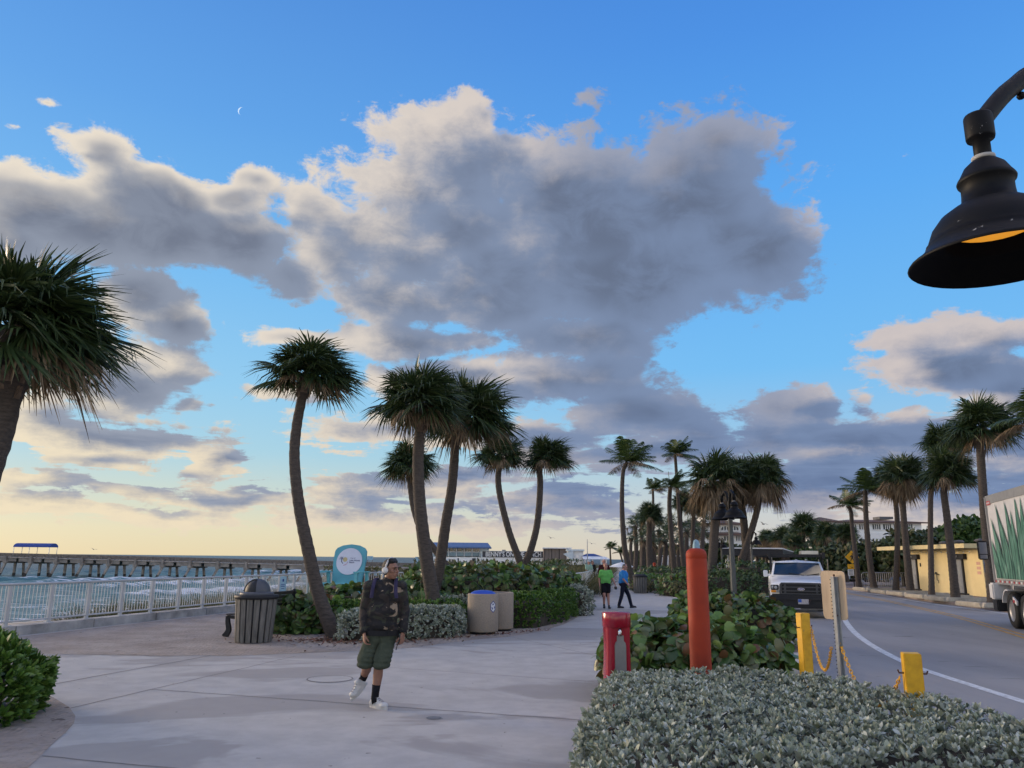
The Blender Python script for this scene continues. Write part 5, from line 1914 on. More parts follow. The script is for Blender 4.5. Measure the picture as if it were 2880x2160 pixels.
b1 = G(1357, 1782)
round_bin('round tan concrete bin with blue lid and recycling emblem', b1, True, True, R(42))
b2 = G(1399, 1777)
round_bin('round tan concrete bin without lid, right behind the blue-lidded one', Vector((b2.x + .02, b2.y + .35, 0)), False, False)

# ---- small things at the foot of the lone palm
sp = thing('garden_spotlight', 'small white spotlight on a black box at the lone palm foot', 'spotlight', G(992, 1799), 0)
mb = MB(); mb.box((0, 0, .13), (.2, .16, .26), taper=.9, bev=.01); mb.build('ballast_box', M_BLACK, sp)
mb = MB().mat(0, True)
mb.lathe([(.05, -.09), (.06, .0), (.085, .06), (.08, .06), (.0, .03)], 16, M=Matrix.Translation((-.17, -.02, .16)) @ Matrix.Rotation(R(-60), 4, 'Y'))
mb.build('lamp_head', M_WHITE, sp)
stk = MB().mat(0, True)
g_ = G(842, 1779)
stk.tube([(0, 0, 0), (0, 0, .58)], .012, 6)
stk.ball((0, 0, .59), .03, 8)
tag(stk.build('marker_stake', M_IRON, loc=g_), 'thin black stake standing in the sand before the shrub', 'stake')
ns = D(808, 1651, 28.2)
nb_t = thing('notice_board', 'pale blue notice plate fixed to the sea railing', 'notice', (ns.x, ns.y - .55, 0), R(10))
mb = MB(); mb.box((0, 0, .72), (.21, .02, .62)); pl_ = mb.build('plate', M_PALEBLUE, nb_t)
mb = MB()
mb.box((0, -.0125, .90), (.05, .003, .09)); mb.box((0, -.0125, .76), (.13, .003, .02)); mb.box((0, -.0125, .70), (.12, .003, .025)); mb.box((0, -.0125, .62), (.10, .003, .02))
mb.build('print', M_EMBLEM, pl_)
mb = MB(); mb.box((0, .03, .55), (.03, .03, 1.0)); mb.build('stay', M_RAIL, nb_t)

# ---- red water post
M_RED = pmat('dark_red_gloss', (0.26, 0.006, 0.022), 0.22, vary=0.12, vscale=3, spec=0.5, coat=0.2, wear=[((.34, .05, .06), 40, .68)])
fw = D(1736, 1880, 8.95)
fo_ = thing('drinking_fountain', 'dark red bottle-filling fountain post with round head', 'water fountain', (fw.x, 8.95, 0), R(8))
mb = MB().mat(0, True)
mb.lathe([(.0, .985), (.150, .985), (.159, .993), (.159, 1.135), (.152, 1.146), (.0, 1.149)], 40)
mb.build('head', M_RED, fo_)
mb = MB()
rows = []
for z, w, dpt in ((0, .155, .13), (.25, .150, .125), (.55, .140, .118), (.8, .133, .118), (.99, .138, .125)):
    rows.append([(w * math.copysign(abs(math.cos(a)) ** .45, math.cos(a)), dpt * math.copysign(abs(math.sin(a)) ** .45, math.sin(a)), z) for a in [2 * PI * k / 32 for k in range(32)]])
vs = [p for r in rows for p in r]
fs = [(i * 32 + k, i * 32 + (k + 1) % 32, (i + 1) * 32 + (k + 1) % 32, (i + 1) * 32 + k) for i in range(4) for k in range(32)]
mb.mat(0, True).add(vs, fs)
mb.build('body', M_RED, fo_)
mb = MB()
MB_ = Matrix.Translation((.005, -.131, 0)) @ Matrix.Rotation(PI / 2, 4, 'X')
mb.prism([(-.062, .05), (.062, .05), (.062, .80), (.055, .83), (.037, .85), (.037, .905), (-.037, .905), (-.037, .85), (-.055, .83), (-.062, .80)], -.02, .004, MB_)
mb.build('bottle_recess', pmat('dull_steel', (.20, .20, .20), .4, metal=.3), fo_)
mb = MB().mat(0, True)
mb.lathe([(.022, .90), (.024, .945), (.012, .985)], 12, c=(.0, -.13, 0), caps=True)
mb.ball((-.008, -.142, .925), .018, 10)
mb.build('spout', M_CHROME, fo_)

# ---- red-orange post, near and far
M_REDOR = pmat('red_orange_sleeve', (0.30, 0.034, 0.010), 0.6, vary=0.14, vscale=2.2, spec=0.2, col2=(0.20, 0.024, 0.011), wear=[((.22, .06, .04), 5, .64), ((.42, .22, .16), 34, .70)])


def sleeve(label, loc, r, h):
    t = thing('bollard', label, 'bollard', loc, 0, 'red-orange posts')
    mb = MB().mat(0, True)
    mb.lathe([(r, 0), (r, h - r * 1.05), (r * .985, h - r * 1.02), (r * .985, h - r * .98), (r, h - r * .95), (r, h - r * .62), (r * .93, h - r * .33), (r * .72, h - r * .12), (r * .4, h - r * .02), (0, h)], 40)
    mb.build('sleeve', M_REDOR, t)
    return t


bp_ = D(1971, 1862, 8.75)
sleeve('thick red-orange bollard post standing before the sea grape hedge', (bp_.x, 8.75, 0), .114, 1.85)
bf = D(1842, 1640, 62)
sleeve('thin distant red-orange post between the palm trunks', (bf.x, 62, 0), .12, 1.5)

# pale blue thing behind the bollard
pb_ = D(1958, 1533, 52)
fl = thing('folded_parasol', 'pale blue tip of a folded parasol behind the red-orange post', 'parasol', (pb_.x, 52, 0))
mb = MB().mat(0, True)
mb.lathe([(.14, 1.3), (.30, 1.6), (.27, 2.2), (.22, 2.75), (.16, 2.98), (.05, 3.04), (0, 3.05)], 10); mb.build('canopy', M_PALEBLUE, fl)
mb = MB().mat(0, True); mb.tube([(0, 0, 0), (0, 0, 1.5)], .025, 6); mb.build('pole', M_WHITE, fl)


# ---- yellow posts and chain, back of a road sign
def yellow_post(label, top_px, Y, w, rot, z0):
    c = D(top_px[0], top_px[1], Y)
    t = thing('yellow_post', label, 'post', (c.x, Y, z0), rot, 'yellow chain posts')
    mb = MB(); mb.box((0, 0, (c.z - z0) / 2), (w, w, c.z - z0), bev=.006); mb.build('post', M_YELLOW, t)
    for s in (-1, 1):
        mb = MB().mat(0, True)
        mb.tube([(s * w * .5, -.01, c.z - z0 - .16), (s * (w * .5 + .035), -.01, c.z - z0 - .16), (s * (w * .5 + .045), -.01, c.z - z0 - .135)], .007, 6)
        mb.build('hook', M_RUST, t)
    return t, c


y1, c1_ = yellow_post('taller yellow wooden post beside the sea grape hedge', (2257, 1724), 9.3, .115, R(12), -.2)
y2, c2_ = yellow_post('shorter yellow wooden post at the right end of the silver hedge', (2561, 1836), 6.7, .135, R(-16), -.2)
M_SIGNBACK = pmat('bare_sign_back', (0.47, 0.36, 0.25), 0.6, vary=0.16, vscale=2.5, stretch=(6, 6, .8), col2=(0.34, 0.25, 0.17))
M_GALV = pmat('galvanised_post', (0.27, 0.28, 0.29), 0.5, metal=0.4, vary=0.15, vscale=8)
sg = D(2343, 1700, 7.8)
sgn = thing('road_sign', 'back of a rounded road sign plate on a perforated steel post', 'road sign', (sg.x + .02, 7.8, -.2), R(-59))
zt0 = D(2340, 1604, 7.8).z + .2 - .06
mb = MB()
mb.box((0, -.002, zt0 / 2), (.034, .030, zt0), R(0))
mb.box((.018, .019, zt0 / 2), (.036, .012, zt0))
mb.box((-.015, .019, zt0 / 2), (.018, .012, zt0))
post_ = mb.build('post', M_GALV, sgn)
mb = MB()
for k in range(46):
    z = zt0 - .03 - k * .0255 * 1.35
    if z < .3: break
    mb.prism([(-.022 + .0055 * math.cos(2 * PI * q / 8), z + .0055 * math.sin(2 * PI * q / 8)) for q in range(8)], .0, .003, Matrix.Translation((0, -.0168, 0)) @ Matrix.Rotation(PI / 2, 4, 'X'))
mb.build('punched_holes', M_IRON, post_)
zc = (D(2343, 1674, 7.8).z + .2)
hw, hh = .138, .232
rr = .04
pl = []
for cx_, cz_, a0 in ((hw - rr, hh - rr, 0), (-hw + rr, hh - rr, 90), (-hw + rr, -hh + rr, 180), (hw - rr, -hh + rr, 270)):
    for k in range(5):
        a = R(a0 + 22.5 * k)
        pl.append((cx_ + rr * math.cos(a), cz_ + rr * math.sin(a)))
mb = MB()
mb.prism(pl, -.003, .003, Matrix.Translation((.012, .034, zc)) @ Matrix.Rotation(R(38), 4, 'Z') @ Matrix.Rotation(PI / 2, 4, 'X') if False else Matrix.Translation((-.028, .033, zc)) @ Matrix.Rotation(PI / 2, 4, 'X'))
mb.build('plate', M_SIGNBACK, sgn)
mb = MB().mat(0, True)
for z in (zc + .19, zc - .19):
    mb.ball((0.012, .0, z), .011, 8)
mb.build('bolt', M_RUST, sgn)


def chain(label, a, b, sag, loc_name='chain'):
    a, b = Vector(a), Vector(b)
    n = 200
    pts = []
    for i in range(n + 1):
        f = i / n
        p = a.lerp(b, f)
        p.z -= sag * 4 * f * (1 - f)
        pts.append(p)
    L = [0]
    for p, q in zip(pts, pts[1:]): L.append(L[-1] + (q - p).length)
    pitch = .034
    m = int(L[-1] / pitch)
    mb = MB().mat(0, True)
    for i in range(m):
        s = (i + .5) * pitch
        j = min(n - 1, int(np.searchsorted(L, s)) - 1)
        c = pts[j]
        d = (pts[j + 1] - pts[j]).normalized()
        x, y, _ = frame(d, (0.3, 1, 0.1))
        u = x if i % 2 else y
        ring = []
        for k in range(12):
            t = 2 * PI * k / 12
            ring.append(c - a + d * (.0245 * math.cos(t)) + u * (.0125 * math.sin(t)))
        mb.tube(ring, .0048, 5, closed=True)
    return tag(mb.build('chain', M_CHAIN, loc=a), label, 'chain', 'yellow plastic chains')


h1_ = Vector((c1_.x + .09, 9.3, c1_.z - .165))
m1_ = Vector((sg.x + .0, 7.85, D(2358, 1800, 7.85).z))
h2_ = Vector((c2_.x - .1, 6.7, c2_.z - .17))
chain('yellow plastic chain hanging between the taller post and the sign', h1_, m1_ + Vector((-.02, .02, -.06)), .33)
chain('yellow plastic chain running from the sign down to the shorter post', m1_ + Vector((.04, .0, .05)), h2_, .42)


# ---- street lamps with bell shades
M_AMBER, _nt, _b = new_mat('amber_lamp_glass')
_b.inputs['Base Color'].default_value = (.8, .35, .05, 1)
_b.inputs['Emission Color'].default_value = (1.0, .40, .03, 1)
_b.inputs['Emission Strength'].default_value = 0.40


def chipped_black():
    m, nt, b = new_mat('chipped_black_paint')
    n = NB(nt)
    tc = nt.nodes.new('ShaderNodeTexCoord').outputs['Object']
    a = n.noise(tc, 13.0, 6.0, .7).outputs['Fac']
    d = n.noise(tc, 3.0, 3.0, .6).outputs['Fac']
    ch_ = n.m('MULTIPLY', n.ss(a, .655, .675), n.ss(d, .47, .54))
    col = n.mix(ch_, n.mix(d, (.0012, .0014, .002), (.004, .0045, .006)), (.30, .30, .30))
    nt.links.new(col, b.inputs['Base Color'])
    b.inputs['Roughness'].default_value = .55
    b.inputs['Specular IOR Level'].default_value = .16
    return m


M_LAMP = chipped_black()
M_COLLAR = pmat('pale_collar', (.34, .33, .31), .6)
M_INNER = pmat('shade_inside', (.003, .003, .003), .7, spec=.1)


def bell(parent, o, lit, n=40, arm_dir=(1, 0, 0)):
    "bell-shaped shade hanging with its rim at o"
    o = Vector(o)
    sh = MB().mat(0, True)
    prof = [(.275, 0), (.279, .004), (.274, .012), (.248, .030), (.228, .050), (.215, .070), (.2145, .078), (.208, .079), (.205, .095), (.190, .135), (.163, .172), (.125, .200), (.098, .213), (.095, .222), (.086, .226), (.083, .262), (.083, .292), (.092, .298), (.094, .306), (.090, .315), (.083, .325), (.066, .358), (.045, .378), (.033, .386)]
    sh.lathe(prof, n, o)
    s = sh.build('lamp_shade', M_LAMP, parent)
    ins = MB().mat(0, True)
    ins.lathe([(.274, .001), (.235, .030), (.19, .060), (.165, .072), (.150, .078), (.149, .16), (.0, .17)], n, o)
    ins.build('shade_inside', M_INNER, s)
    g = MB().mat(0, True)
    g.lathe([(.135, .128), (.10, .118), (.05, .113), (0, .112)], 24, o)
    g.build('lamp_glass', M_AMBER if lit else M_INNER, s)
    c = MB().mat(0, True)
    c.lathe([(.034, .384), (.038, .386), (.038, .398), (.030, .40)], 20, o)
    c.build('collar', M_COLLAR, s)
    st2 = MB().mat(0, True)
    st2.lathe([(.028, .395), (.028, .465), (.045, .467), (.047, .475), (.047, .555), (.044, .562), (.0, .563)], 20, o)
    st2.build('stem', M_LAMP, s)
    return s


def street_lamp(label, base, reach, dirs, rim_z, lit, rot=0.0, post_top=None, fore=False):
    t = thing('street_lamp', label, 'street lamp', base, rot, 'street lamps with bell shades')
    pt_ = post_top or rim_z + .05
    mb = MB().mat(0, True)
    mb.lathe([(.155, 0), (.155, .05), (.135, .07), (.125, .12), (.118, .62), (.150, .645), (.150, .69), (.112, .72), (.105, .82), (.085, .87), (.092, .89), (.092, .92), (.078, .94)], 28)
    pb2 = mb.build('post_base', M_POLE, t)
    n = 32
    vs, fs = [], []
    zs = [.93, pt_ - .02, pt_]
    rs = [.070, .056, .056]
    for z, r in zip(zs, rs):
        for k in range(n):
            q = r * (1.0 if k % 4 < 2 else .90)
            a = 2 * PI * k / n
            vs.append((q * math.cos(a), q * math.sin(a), z))
    for i in range(2):
        for k in range(n): fs.append((i * n + k, i * n + (k + 1) % n, (i + 1) * n + (k + 1) % n, (i + 1) * n + k))
    fs.append(tuple(range(2 * n, 3 * n)))
    mb = MB().mat(0, False)
    mb.add(vs, fs)
    mb.build('post', M_POLE, t)
    fin = MB().mat(0, True)
    fin.lathe([(.06, pt_ - .02), (.066, pt_ + .02), (.05, pt_ + .08), (.035, pt_ + .22), (.045, pt_ + .30), (.03, pt_ + .36), (.012, pt_ + .44), (0, pt_ + .45)], 20)
    fin.build('finial', M_LAMP, t)
    for d in dirs:
        d = Vector((d[0], d[1], 0)).normalized()
        hx = d * reach
        top = rim_z + .52
        ar = MB().mat(0, True)
        ctl = [Vector((0, 0, pt_ + .12)), d * reach * .12 + Vector((0, 0, pt_ + (.42 if lit else .34))), d * reach * .42 + Vector((0, 0, top + (.30 if lit else .10))), d * reach * .72 + Vector((0, 0, top + (.20 if lit else .08))), hx + Vector((0, 0, top + .005))]
        ar.tube(smooth_line(ctl, 7), .033, 14)
        m_ = smooth_line(ctl, 7)[20]
        ar.ball(m_ - Vector((0, 0, .042)) - d * 0.02, .016, 8)
        ar.build('arm', M_LAMP, t)
        bell(t, hx + Vector((0, 0, rim_z)), lit)
    return t


LX, LY, LZ = D(2806, 736, 2.50)
rd_ = .70
ad = Vector((.94, .34, 0)).normalized()
pbase = Vector((LX, LY, 0)) + ad * rd_
street_lamp('near lit street lamp, its black bell shade cut by the right picture edge', (pbase.x, pbase.y, 0), rd_, [(-ad.x, -ad.y), (ad.x, ad.y)], LZ, True)
lb_ = D(2070, 1600, 18.0)
ddir = Vector((-.10, 1.0, 0))
street_lamp('double bell street lamp behind the small sea grape hedge', (lb_.x - .02, 18.2, 0), .36, [(.02, -1), (-.22, 1.0)], 2.66, False)
lc = D(2118, 1620, 40)
street_lamp('thin street lamp right of the big palm cluster near the carport', (lc.x, 40, -.1), .36, [(.5, -1)], 2.62, False)
ld = D(2033, 1620, 52)
street_lamp('distant street lamp left of the double one, before the carport column', (ld.x, 52, -.1), .3, [(0.2, -1), (-.2, 1)], 2.62, False)

# ---- moon and gulls
M_MOON, _nt, _b = new_mat('moon_light')
_b.inputs['Base Color'].default_value = (.5, .5, .5, 1)
_b.inputs['Emission Color'].default_value = (.50, .72, .98, 1)
_b.inputs['Emission Strength'].default_value = .52
mc_ = ray(681, 313) * 9000
mr = 9000 * 10.0 / FPX
vs, fs = [], []
right = Vector((1, 0, 0)); fwd_ = mc_.normalized(); right = fwd_.cross(Vector((0, 0, 1))).normalized(); up_ = right.cross(fwd_)
th = R(-12)
N_ = 24
for k in range(N_ + 1):
    a = PI / 2 + PI * k / N_
    ou = (math.cos(a), math.sin(a))
    inn = (math.cos(a) * .72, math.sin(a))
    for q in (ou, inn):
        x, y = q[0] * math.cos(th) - q[1] * math.sin(th), q[0] * math.sin(th) + q[1] * math.cos(th)
        for dz in (-.15, .15):
            vs.append((right * x + up_ * y) * mr + fwd_ * mr * dz)
for k in range(N_):
    b = 4 * k
    fs += [(b, b + 4, b + 6, b + 2), (b + 1, b + 3, b + 7, b + 5), (b, b + 1, b + 5, b + 4), (b + 2, b + 6, b + 7, b + 3)]
mb = MB(); mb.add(vs, fs)
tag(mb.build('crescent_moon', M_MOON, loc=mc_), 'thin crescent moon in the upper left blue sky', 'moon')
M_GULL = pmat('gull_feather', (.18, .18, .19), .8)
for i, (x, y, Y, r_, lb) in enumerate(((1549, 1513, 120, .3, 'gull gliding above the grey wooden building'), (1664, 1529, 130, -.2, 'gull beside the thin mast'), (2147, 1474, 95, .5, 'gull in the gap right of the palm cluster'), (263, 1545, 150, .1, 'bird gliding low over the pier near the blue shelter'))):
    c = D(x, y, Y)
    mb = MB().mat(0, True)
    s_ = 1.0
    mb.ball((0, 0, 0), (.09, .26, .08), 8)
    for q in (-1, 1):
        mb.add([(q * .05, .08, .02), (q * .05, -.1, .02), (q * .36, -.07, .16), (q * .36, .09, .17), (q * .72, -.12, .10), (q * .70, -.05, .11),
                (q * .05, .08, .0), (q * .05, -.1, .0), (q * .36, -.07, .145), (q * .36, .09, .155), (q * .72, -.12, .09), (q * .70, -.05, .10)],
               [(0, 1, 2, 3), (3, 2, 4, 5), (6, 9, 8, 7), (9, 11, 10, 8), (0, 3, 9, 6), (1, 7, 8, 2), (3, 5, 11, 9), (2, 8, 10, 4)])
    o = mb.build('gull', M_GULL, loc=c, rotz=r_)
    o.rotation_euler.y = .25
    tag(o, lb, 'bird', 'gulls')

# ------------------------------------------------------------------ vehicles
M_CARWHITE = pmat('white_car_paint', (0.62, 0.64, 0.67), 0.22, vary=0.04, spec=0.5, coat=0.5)
M_TYRE = pmat('tyre_rubber', (0.012, 0.012, 0.012), 0.8)
M_RIM = pmat('wheel_rim', (0.28, 0.28, 0.29), 0.4, metal=.6)
M_GRILLE = pmat('grey_grille_plastic', (0.06, 0.06, 0.062), 0.5, vary=.15)
M_DARK = pmat('dark_plastic', (0.010, 0.010, 0.013), 0.55)
M_GLASS = glass_mat('car_glass', (0.012, 0.022, 0.024), .05)
M_LENS = pmat('headlight_lens', (0.36, 0.37, 0.37), 0.12, vary=.3, vscale=20, spec=.8)
M_AMBERL = pmat('amber_lens', (0.75, 0.27, 0.02), 0.25)
M_REDL = pmat('red_lens', (0.40, 0.01, 0.012), 0.3)


def loft(mb, rows, close_ends=True):
    "rows of half profiles (x, z) at y, mirrored"
    n = None
    allv = []
    for y, prof in rows:
        ring = [(x, y, z) for x, z in prof] + [(-x, y, z) for x, z in reversed(prof) if x > 1e-4]
        n = len(ring)
        allv += ring
    fs = []
    for i in range(len(rows) - 1):
        for k in range(n):
            fs.append((i * n + k, (i + 1) * n + k, (i + 1) * n + (k + 1) % n, i * n + (k + 1) % n))
    if close_ends:
        fs.append(tuple(range(n)))
        fs.append(tuple(reversed(range((len(rows) - 1) * n, len(rows) * n))))
    mb.add(allv, fs)


def wheel(parent, x, y, r, w, z=None):
    z = r if z is None else z
    mb = MB().mat(0, True)
    M = Matrix.Translation((x, y, z)) @ Matrix.Rotation(PI / 2, 4, 'Y')
    mb.lathe([(r * .62, -w / 2), (r * .93, -w / 2), (r, -w * .36), (r, w * .36), (r * .93, w / 2), (r * .62, w / 2)], 28, M=M)
    t = mb.build('wheel', M_TYRE, parent)
    mb = MB().mat(0, True)
    mb.lathe([(0, -w * .42), (r * .2, -w * .44), (r * .55, -w * .30), (r * .63, -w * .47)], 24, M=M)
    mb.lathe([(r * .63, w * .47), (r * .55, w * .30), (r * .2, w * .44), (0, w * .42)], 24, M=M)
    mb.build('rim', M_RIM, t)
    return t


pc = G(2238, 1737, ASPHALT_Z)
pk = thing('pickup_truck', 'white pickup truck with black roof rack facing the camera', 'pickup truck', (pc.x + .15, 27.6, ASPHALT_Z), R(-17.5))
mb = MB().mat(0, True)
loft(mb, [
    (0.02, [(.97, .62), (1.0, .80), (.985, 1.02), (.93, 1.12), (.60, 1.18), (0, 1.20)]),
    (0.14, [(1.0, .60), (1.02, .80), (1.0, 1.06), (.945, 1.16), (.60, 1.225), (0, 1.235)]),
    (0.6, [(1.01, .58), (1.025, .80), (1.005, 1.12), (.95, 1.23), (.62, 1.30), (0, 1.305)]),
    (1.32, [(1.01, .55), (1.025, .82), (1.01, 1.22), (.965, 1.34), (.64, 1.395), (0, 1.405)]),
    (1.36, [(1.01, .55), (1.025, .82), (1.01, 1.22), (.97, 1.37), (.64, 1.40), (0, 1.41)]),
    (3.35, [(1.01, .55), (1.025, .82), (1.01, 1.22), (.98, 1.38), (.64, 1.40), (0, 1.41)]),
    (3.37, [(1.01, .55), (1.025, .82), (1.01, 1.22), (1.0, 1.40), (.94, 1.42), (0, 1.0)]),
    (5.7, [(1.01, .62), (1.025, .82), (1.01, 1.22), (1.0, 1.40), (.94, 1.42), (0, 1.0)]),
])
body = mb.build('body', M_CARWHITE, pk)
mb = MB().mat(0, True)
loft(mb, [(1.30, [(.94, 1.36), (.93, 1.40), (0, 1.41)]), (1.98, [(.94, 1.36), (.83, 1.86), (0, 1.90)]), (2.06, [(.94, 1.36), (.82, 1.90), (0, 1.955)]), (3.15, [(.94, 1.36), (.82, 1.90), (0, 1.955)]), (3.33, [(.94, 1.36), (.84, 1.86), (0, 1.90)])])
cab = mb.build('cab', M_CARWHITE, pk)
mb = MB()
y0, z0, y1, z1 = 1.33, 1.425, 1.945, 1.855
mb.add([(-.86, y0 - .03, z0), (0, y0 - .05, z0), (.86, y0 - .03, z0), (.765, y1 - .03, z1 - .01), (0, y1 - .06, z1 + .012), (-.765, y1 - .03, z1 - .01)], [(0, 1, 4, 5), (1, 2, 3, 4)])
wsn = mb.build('windshield', M_GLASS, pk)
mb = MB()
for sx in (-1, 1): mb.bar((sx * .06 + .25, y0 - .05, z0 - .005), (sx * .52 + .2, y0 + .02, z0 + .06), .018)
mb.build('wiper', M_DARK, wsn)
for sx in (-1, 1):
    mb = MB()
    mb.face([(sx * .945, 1.62, 1.42), (sx * .945, 2.9, 1.42), (sx * .855, 2.85, 1.83), (sx * .855, 2.02, 1.83)][::sx])
    mb.build('side_window', M_GLASS, pk)
    mb = MB()
    mb.box((sx * 1.13, 1.62, 1.46), (.16, .08, .24), bev=.02)
    mb.bar((sx * .97, 1.64, 1.40), (sx * 1.1, 1.62, 1.42), .04)
    mb.build('wing_mirror', M_CARWHITE if sx < 0 else M_DARK, pk)
# grille
mb = MB().mat(0, False)
outer = [(-.72, .80), (-.70, .77), (.70, .77), (.72, .80), (.70, 1.12), (.64, 1.185), (-.64, 1.185), (-.70, 1.12)]
inner = [(-.66, .845), (-.64, .825), (.64, .825), (.66, .845), (.645, 1.09), (.60, 1.13), (-.60, 1.13), (-.645, 1.09)]
n = 8
vs = [(x, -.045, z) for x, z in outer] + [(x, -.045, z) for x, z in inner] + [(x, .05, z) for x, z in outer] + [(x, .0, z) for x, z in inner]
fs = []
for i in range(n):
    j = (i + 1) % n
    fs += [(i, j, n + j, n + i), (j, i, 2 * n + i, 2 * n + j), (n + i, n + j, 3 * n + j, 3 * n + i)]
mb.add(vs, fs)
for z in (.905, 1.03): mb.box((0, -.02, z), (1.24, .05, .035))
for x in (-.52, .52): mb.box((x, -.022, .975), (.06, .045, .30))
gr = mb.build('grille', M_GRILLE, pk)
mb = MB(); mb.prism([(x * .99, z) for x, z in inner], -.004, .004, Matrix.Translation((0, .008, 0)) @ Matrix.Rotation(PI / 2, 4, 'X')); mb.build('grille_mesh', M_DARK, gr)
mb = MB().mat(0, False)
oval = lambda a, b, y: [(a * math.cos(2 * PI * k / 28), .968 + b * math.sin(2 * PI * k / 28)) for k in range(28)]
mb.prism(oval(.118, .048, 0), .046, .056, Matrix.Rotation(PI / 2, 4, 'X'))
em = mb.build('emblem', M_CHROME, gr)
mb = MB()
mb.prism(oval(.106, .039, 0), .056, .059, Matrix.Rotation(PI / 2, 4, 'X'))
mb.build('emblem_field', M_EMBLEM, em)
text('emblem_lettering', 'Ford', .075, M_CHROME, em, Matrix.Translation((0, -.0595, .966)) @ Matrix.Rotation(PI / 2, 4, 'X'), .001)
for sx in (-1, 1):
    mb = MB(); mb.box((sx * .865, -.01, 1.015), (.27, .06, .175), bev=.015); mb.build('headlight', M_DARK, pk)
    mb = MB().mat(0, True); mb.lathe([(0, .046), (.05, .042), (.075, .03), (.078, .02)], 20, M=Matrix.Translation((sx * .83, .0, 1.015)) @ Matrix.Rotation(PI / 2, 4, 'X')); mb.box((sx * .94, -.04, 1.015), (.06, .01, .12)); hl = mb.build('headlight_lens', M_LENS, pk)
    mb = MB(); mb.box((sx * .91, -.012, .882), (.17, .06, .075), bev=.01); mb.build('turn_signal', M_AMBERL, pk)
    mb = MB(); mb.box((sx * .765, -.013, .882), (.115, .055, .075), bev=.01); mb.build('side_marker', M_LENS, pk)
mb = MB().mat(0, False)
mb.box((0, -.09, .68), (2.04, .20, .24), bev=.05)
mb.box((0, -.04, .47), (1.8, .2, .26), taper=1.03, bev=.03)
bmp = mb.build('bumper', M_DARK, pk)
# flag plate on the bumper
M_FLAGB = pmat('flag_blue', (0.04, 0.11, 0.42), .5)
M_FLAGW = pmat('flag_white', (0.50, 0.47, 0.47), .5)
M_FLAGR = pmat('flag_red', (0.16, 0.07, 0.08), .5)
mb = MB()
mb.mat(1).box((.04, -.1955, .56), (.34, .012, .165))
mb.mat(0).box((-.07, -.203, .585), (.11, .006, .10))
mb.mat(2)
for k in range(6): mb.bar((.0 + .05 * k - .02, -.2035, .495), (.03 + .05 * k, -.2035, .63), .012, .004)
mb.build('front_plate', [M_FLAGB, M_FLAGW, M_FLAGR], bmp)
mb = MB()
for sx in (-1, 1):
    mb.bar((sx * .90, 2.0, 1.5), (sx * .92, 2.0, 2.20), .05)
    mb.bar((sx * .92, 3.5, 1.4), (sx * .92, 3.5, 2.20), .05)
    mb.bar((sx * .92, 1.9, 2.18), (sx * .92, 5.6, 2.18), .06, .09)
    mb.bar((sx * .95, 1.85, 2.02), (sx * .95, 1.85, 2.24), .10, .10)
for y in (2.0, 2.8, 3.5, 5.5): mb.bar((-.93, y, 2.12), (.93, y, 2.12), .06, .10)
mb.build('roof_rack', M_DARK, pk)
mb = MB(); mb.box((.52, 3.4, 2.23), (.62, 1.6, .15), bev=.02); mb.build('tool_box', M_STEEL, pk)
mb = MB().mat(0, True)
for x in (-.0, .35): mb.ball((x, 2.1, 1.965), (.05, .05, .03), 8)
mb.build('cab_lights', M_LENS, pk)
for sx in (-1, 1):
    for y in (.95, 4.5): wheel(pk, sx * .88, y, .39, .26)
    mb = MB().mat(0, False)
    for y in (.95, 4.5):
        mb.prism([(y + .47 * math.cos(a), .40 + .47 * math.sin(a)) for a in np.linspace(-.1, PI + .1, 14)], -.012, .012, Matrix.Translation((sx * 1.018, 0, 0)) @ Matrix(((0, 0, 1, 0), (1, 0, 0, 0), (0, 1, 0, 0), (0, 0, 0, 1))))
    mb.build('wheel_arch', M_DARK, pk)
mb = MB(); mb.box((0, 2.8, .48), (1.7, 4.8, .22)); mb.build('chassis', M_DARK, pk)
mb = MB(); mb.bar((-.05, .2, .30), (.85, .25, .30), .10, .07); mb.build('axle_beam', M_GALV, pk)

# ---- lorry trailer with printed agave leaves, and the tractor pulling it
hd = math.atan2(-.31, .95)
tr = thing('cargo_trailer', 'white cargo trailer with green agave leaves printed on its side', 'trailer', (15.5, 25.3, ASPHALT_Z), hd)
M_TRWHITE = pmat('white_trailer_skin', (0.56, 0.55, 0.55), .45, vary=.05)
M_TRGREY = pmat('grey_trailer_rail', (0.30, 0.30, 0.30), .45, metal=.4, vary=.1)
z0_, z1_ = 1.33, 4.0
mb = MB(); mb.box((1.3, -6.9, (z0_ + z1_) / 2), (2.58, 13.8, z1_ - z0_ - .2)); mb.build('body', M_TRWHITE, tr)
mb = MB(); mb.box((1.3, -6.9, z1_ - .09), (2.62, 13.84, .26)); mb.box((1.3, -6.9, z0_ + .02), (2.62, 13.84, .16)); mb.bar((.0, .0, z0_), (.0, .0, z1_), .08); mb.build('frame_rails', M_TRGREY, tr)
rg = np.random.default_rng(5)


def agave_mat():
    m, nt, b = new_mat('agave_print')
    n = NB(nt)
    tc = nt.nodes.new('ShaderNodeTexCoord').outputs['Object']
    a = n.noise(n.v('MULTIPLY', tc, (1, 7.0, .7)), 2.2, 6.0, .65, dist=.4).outputs['Fac']
    c = n.ramp(a, [(.25, (0.015, 0.05, 0.04)), (.45, (0.04, 0.125, 0.085)), (.56, (0.10, 0.25, 0.18)), (.68, (0.30, 0.42, 0.35))])
    nt.links.new(c, b.inputs['Base Color'])
    b.inputs['Roughness'].default_value = .45
    return m


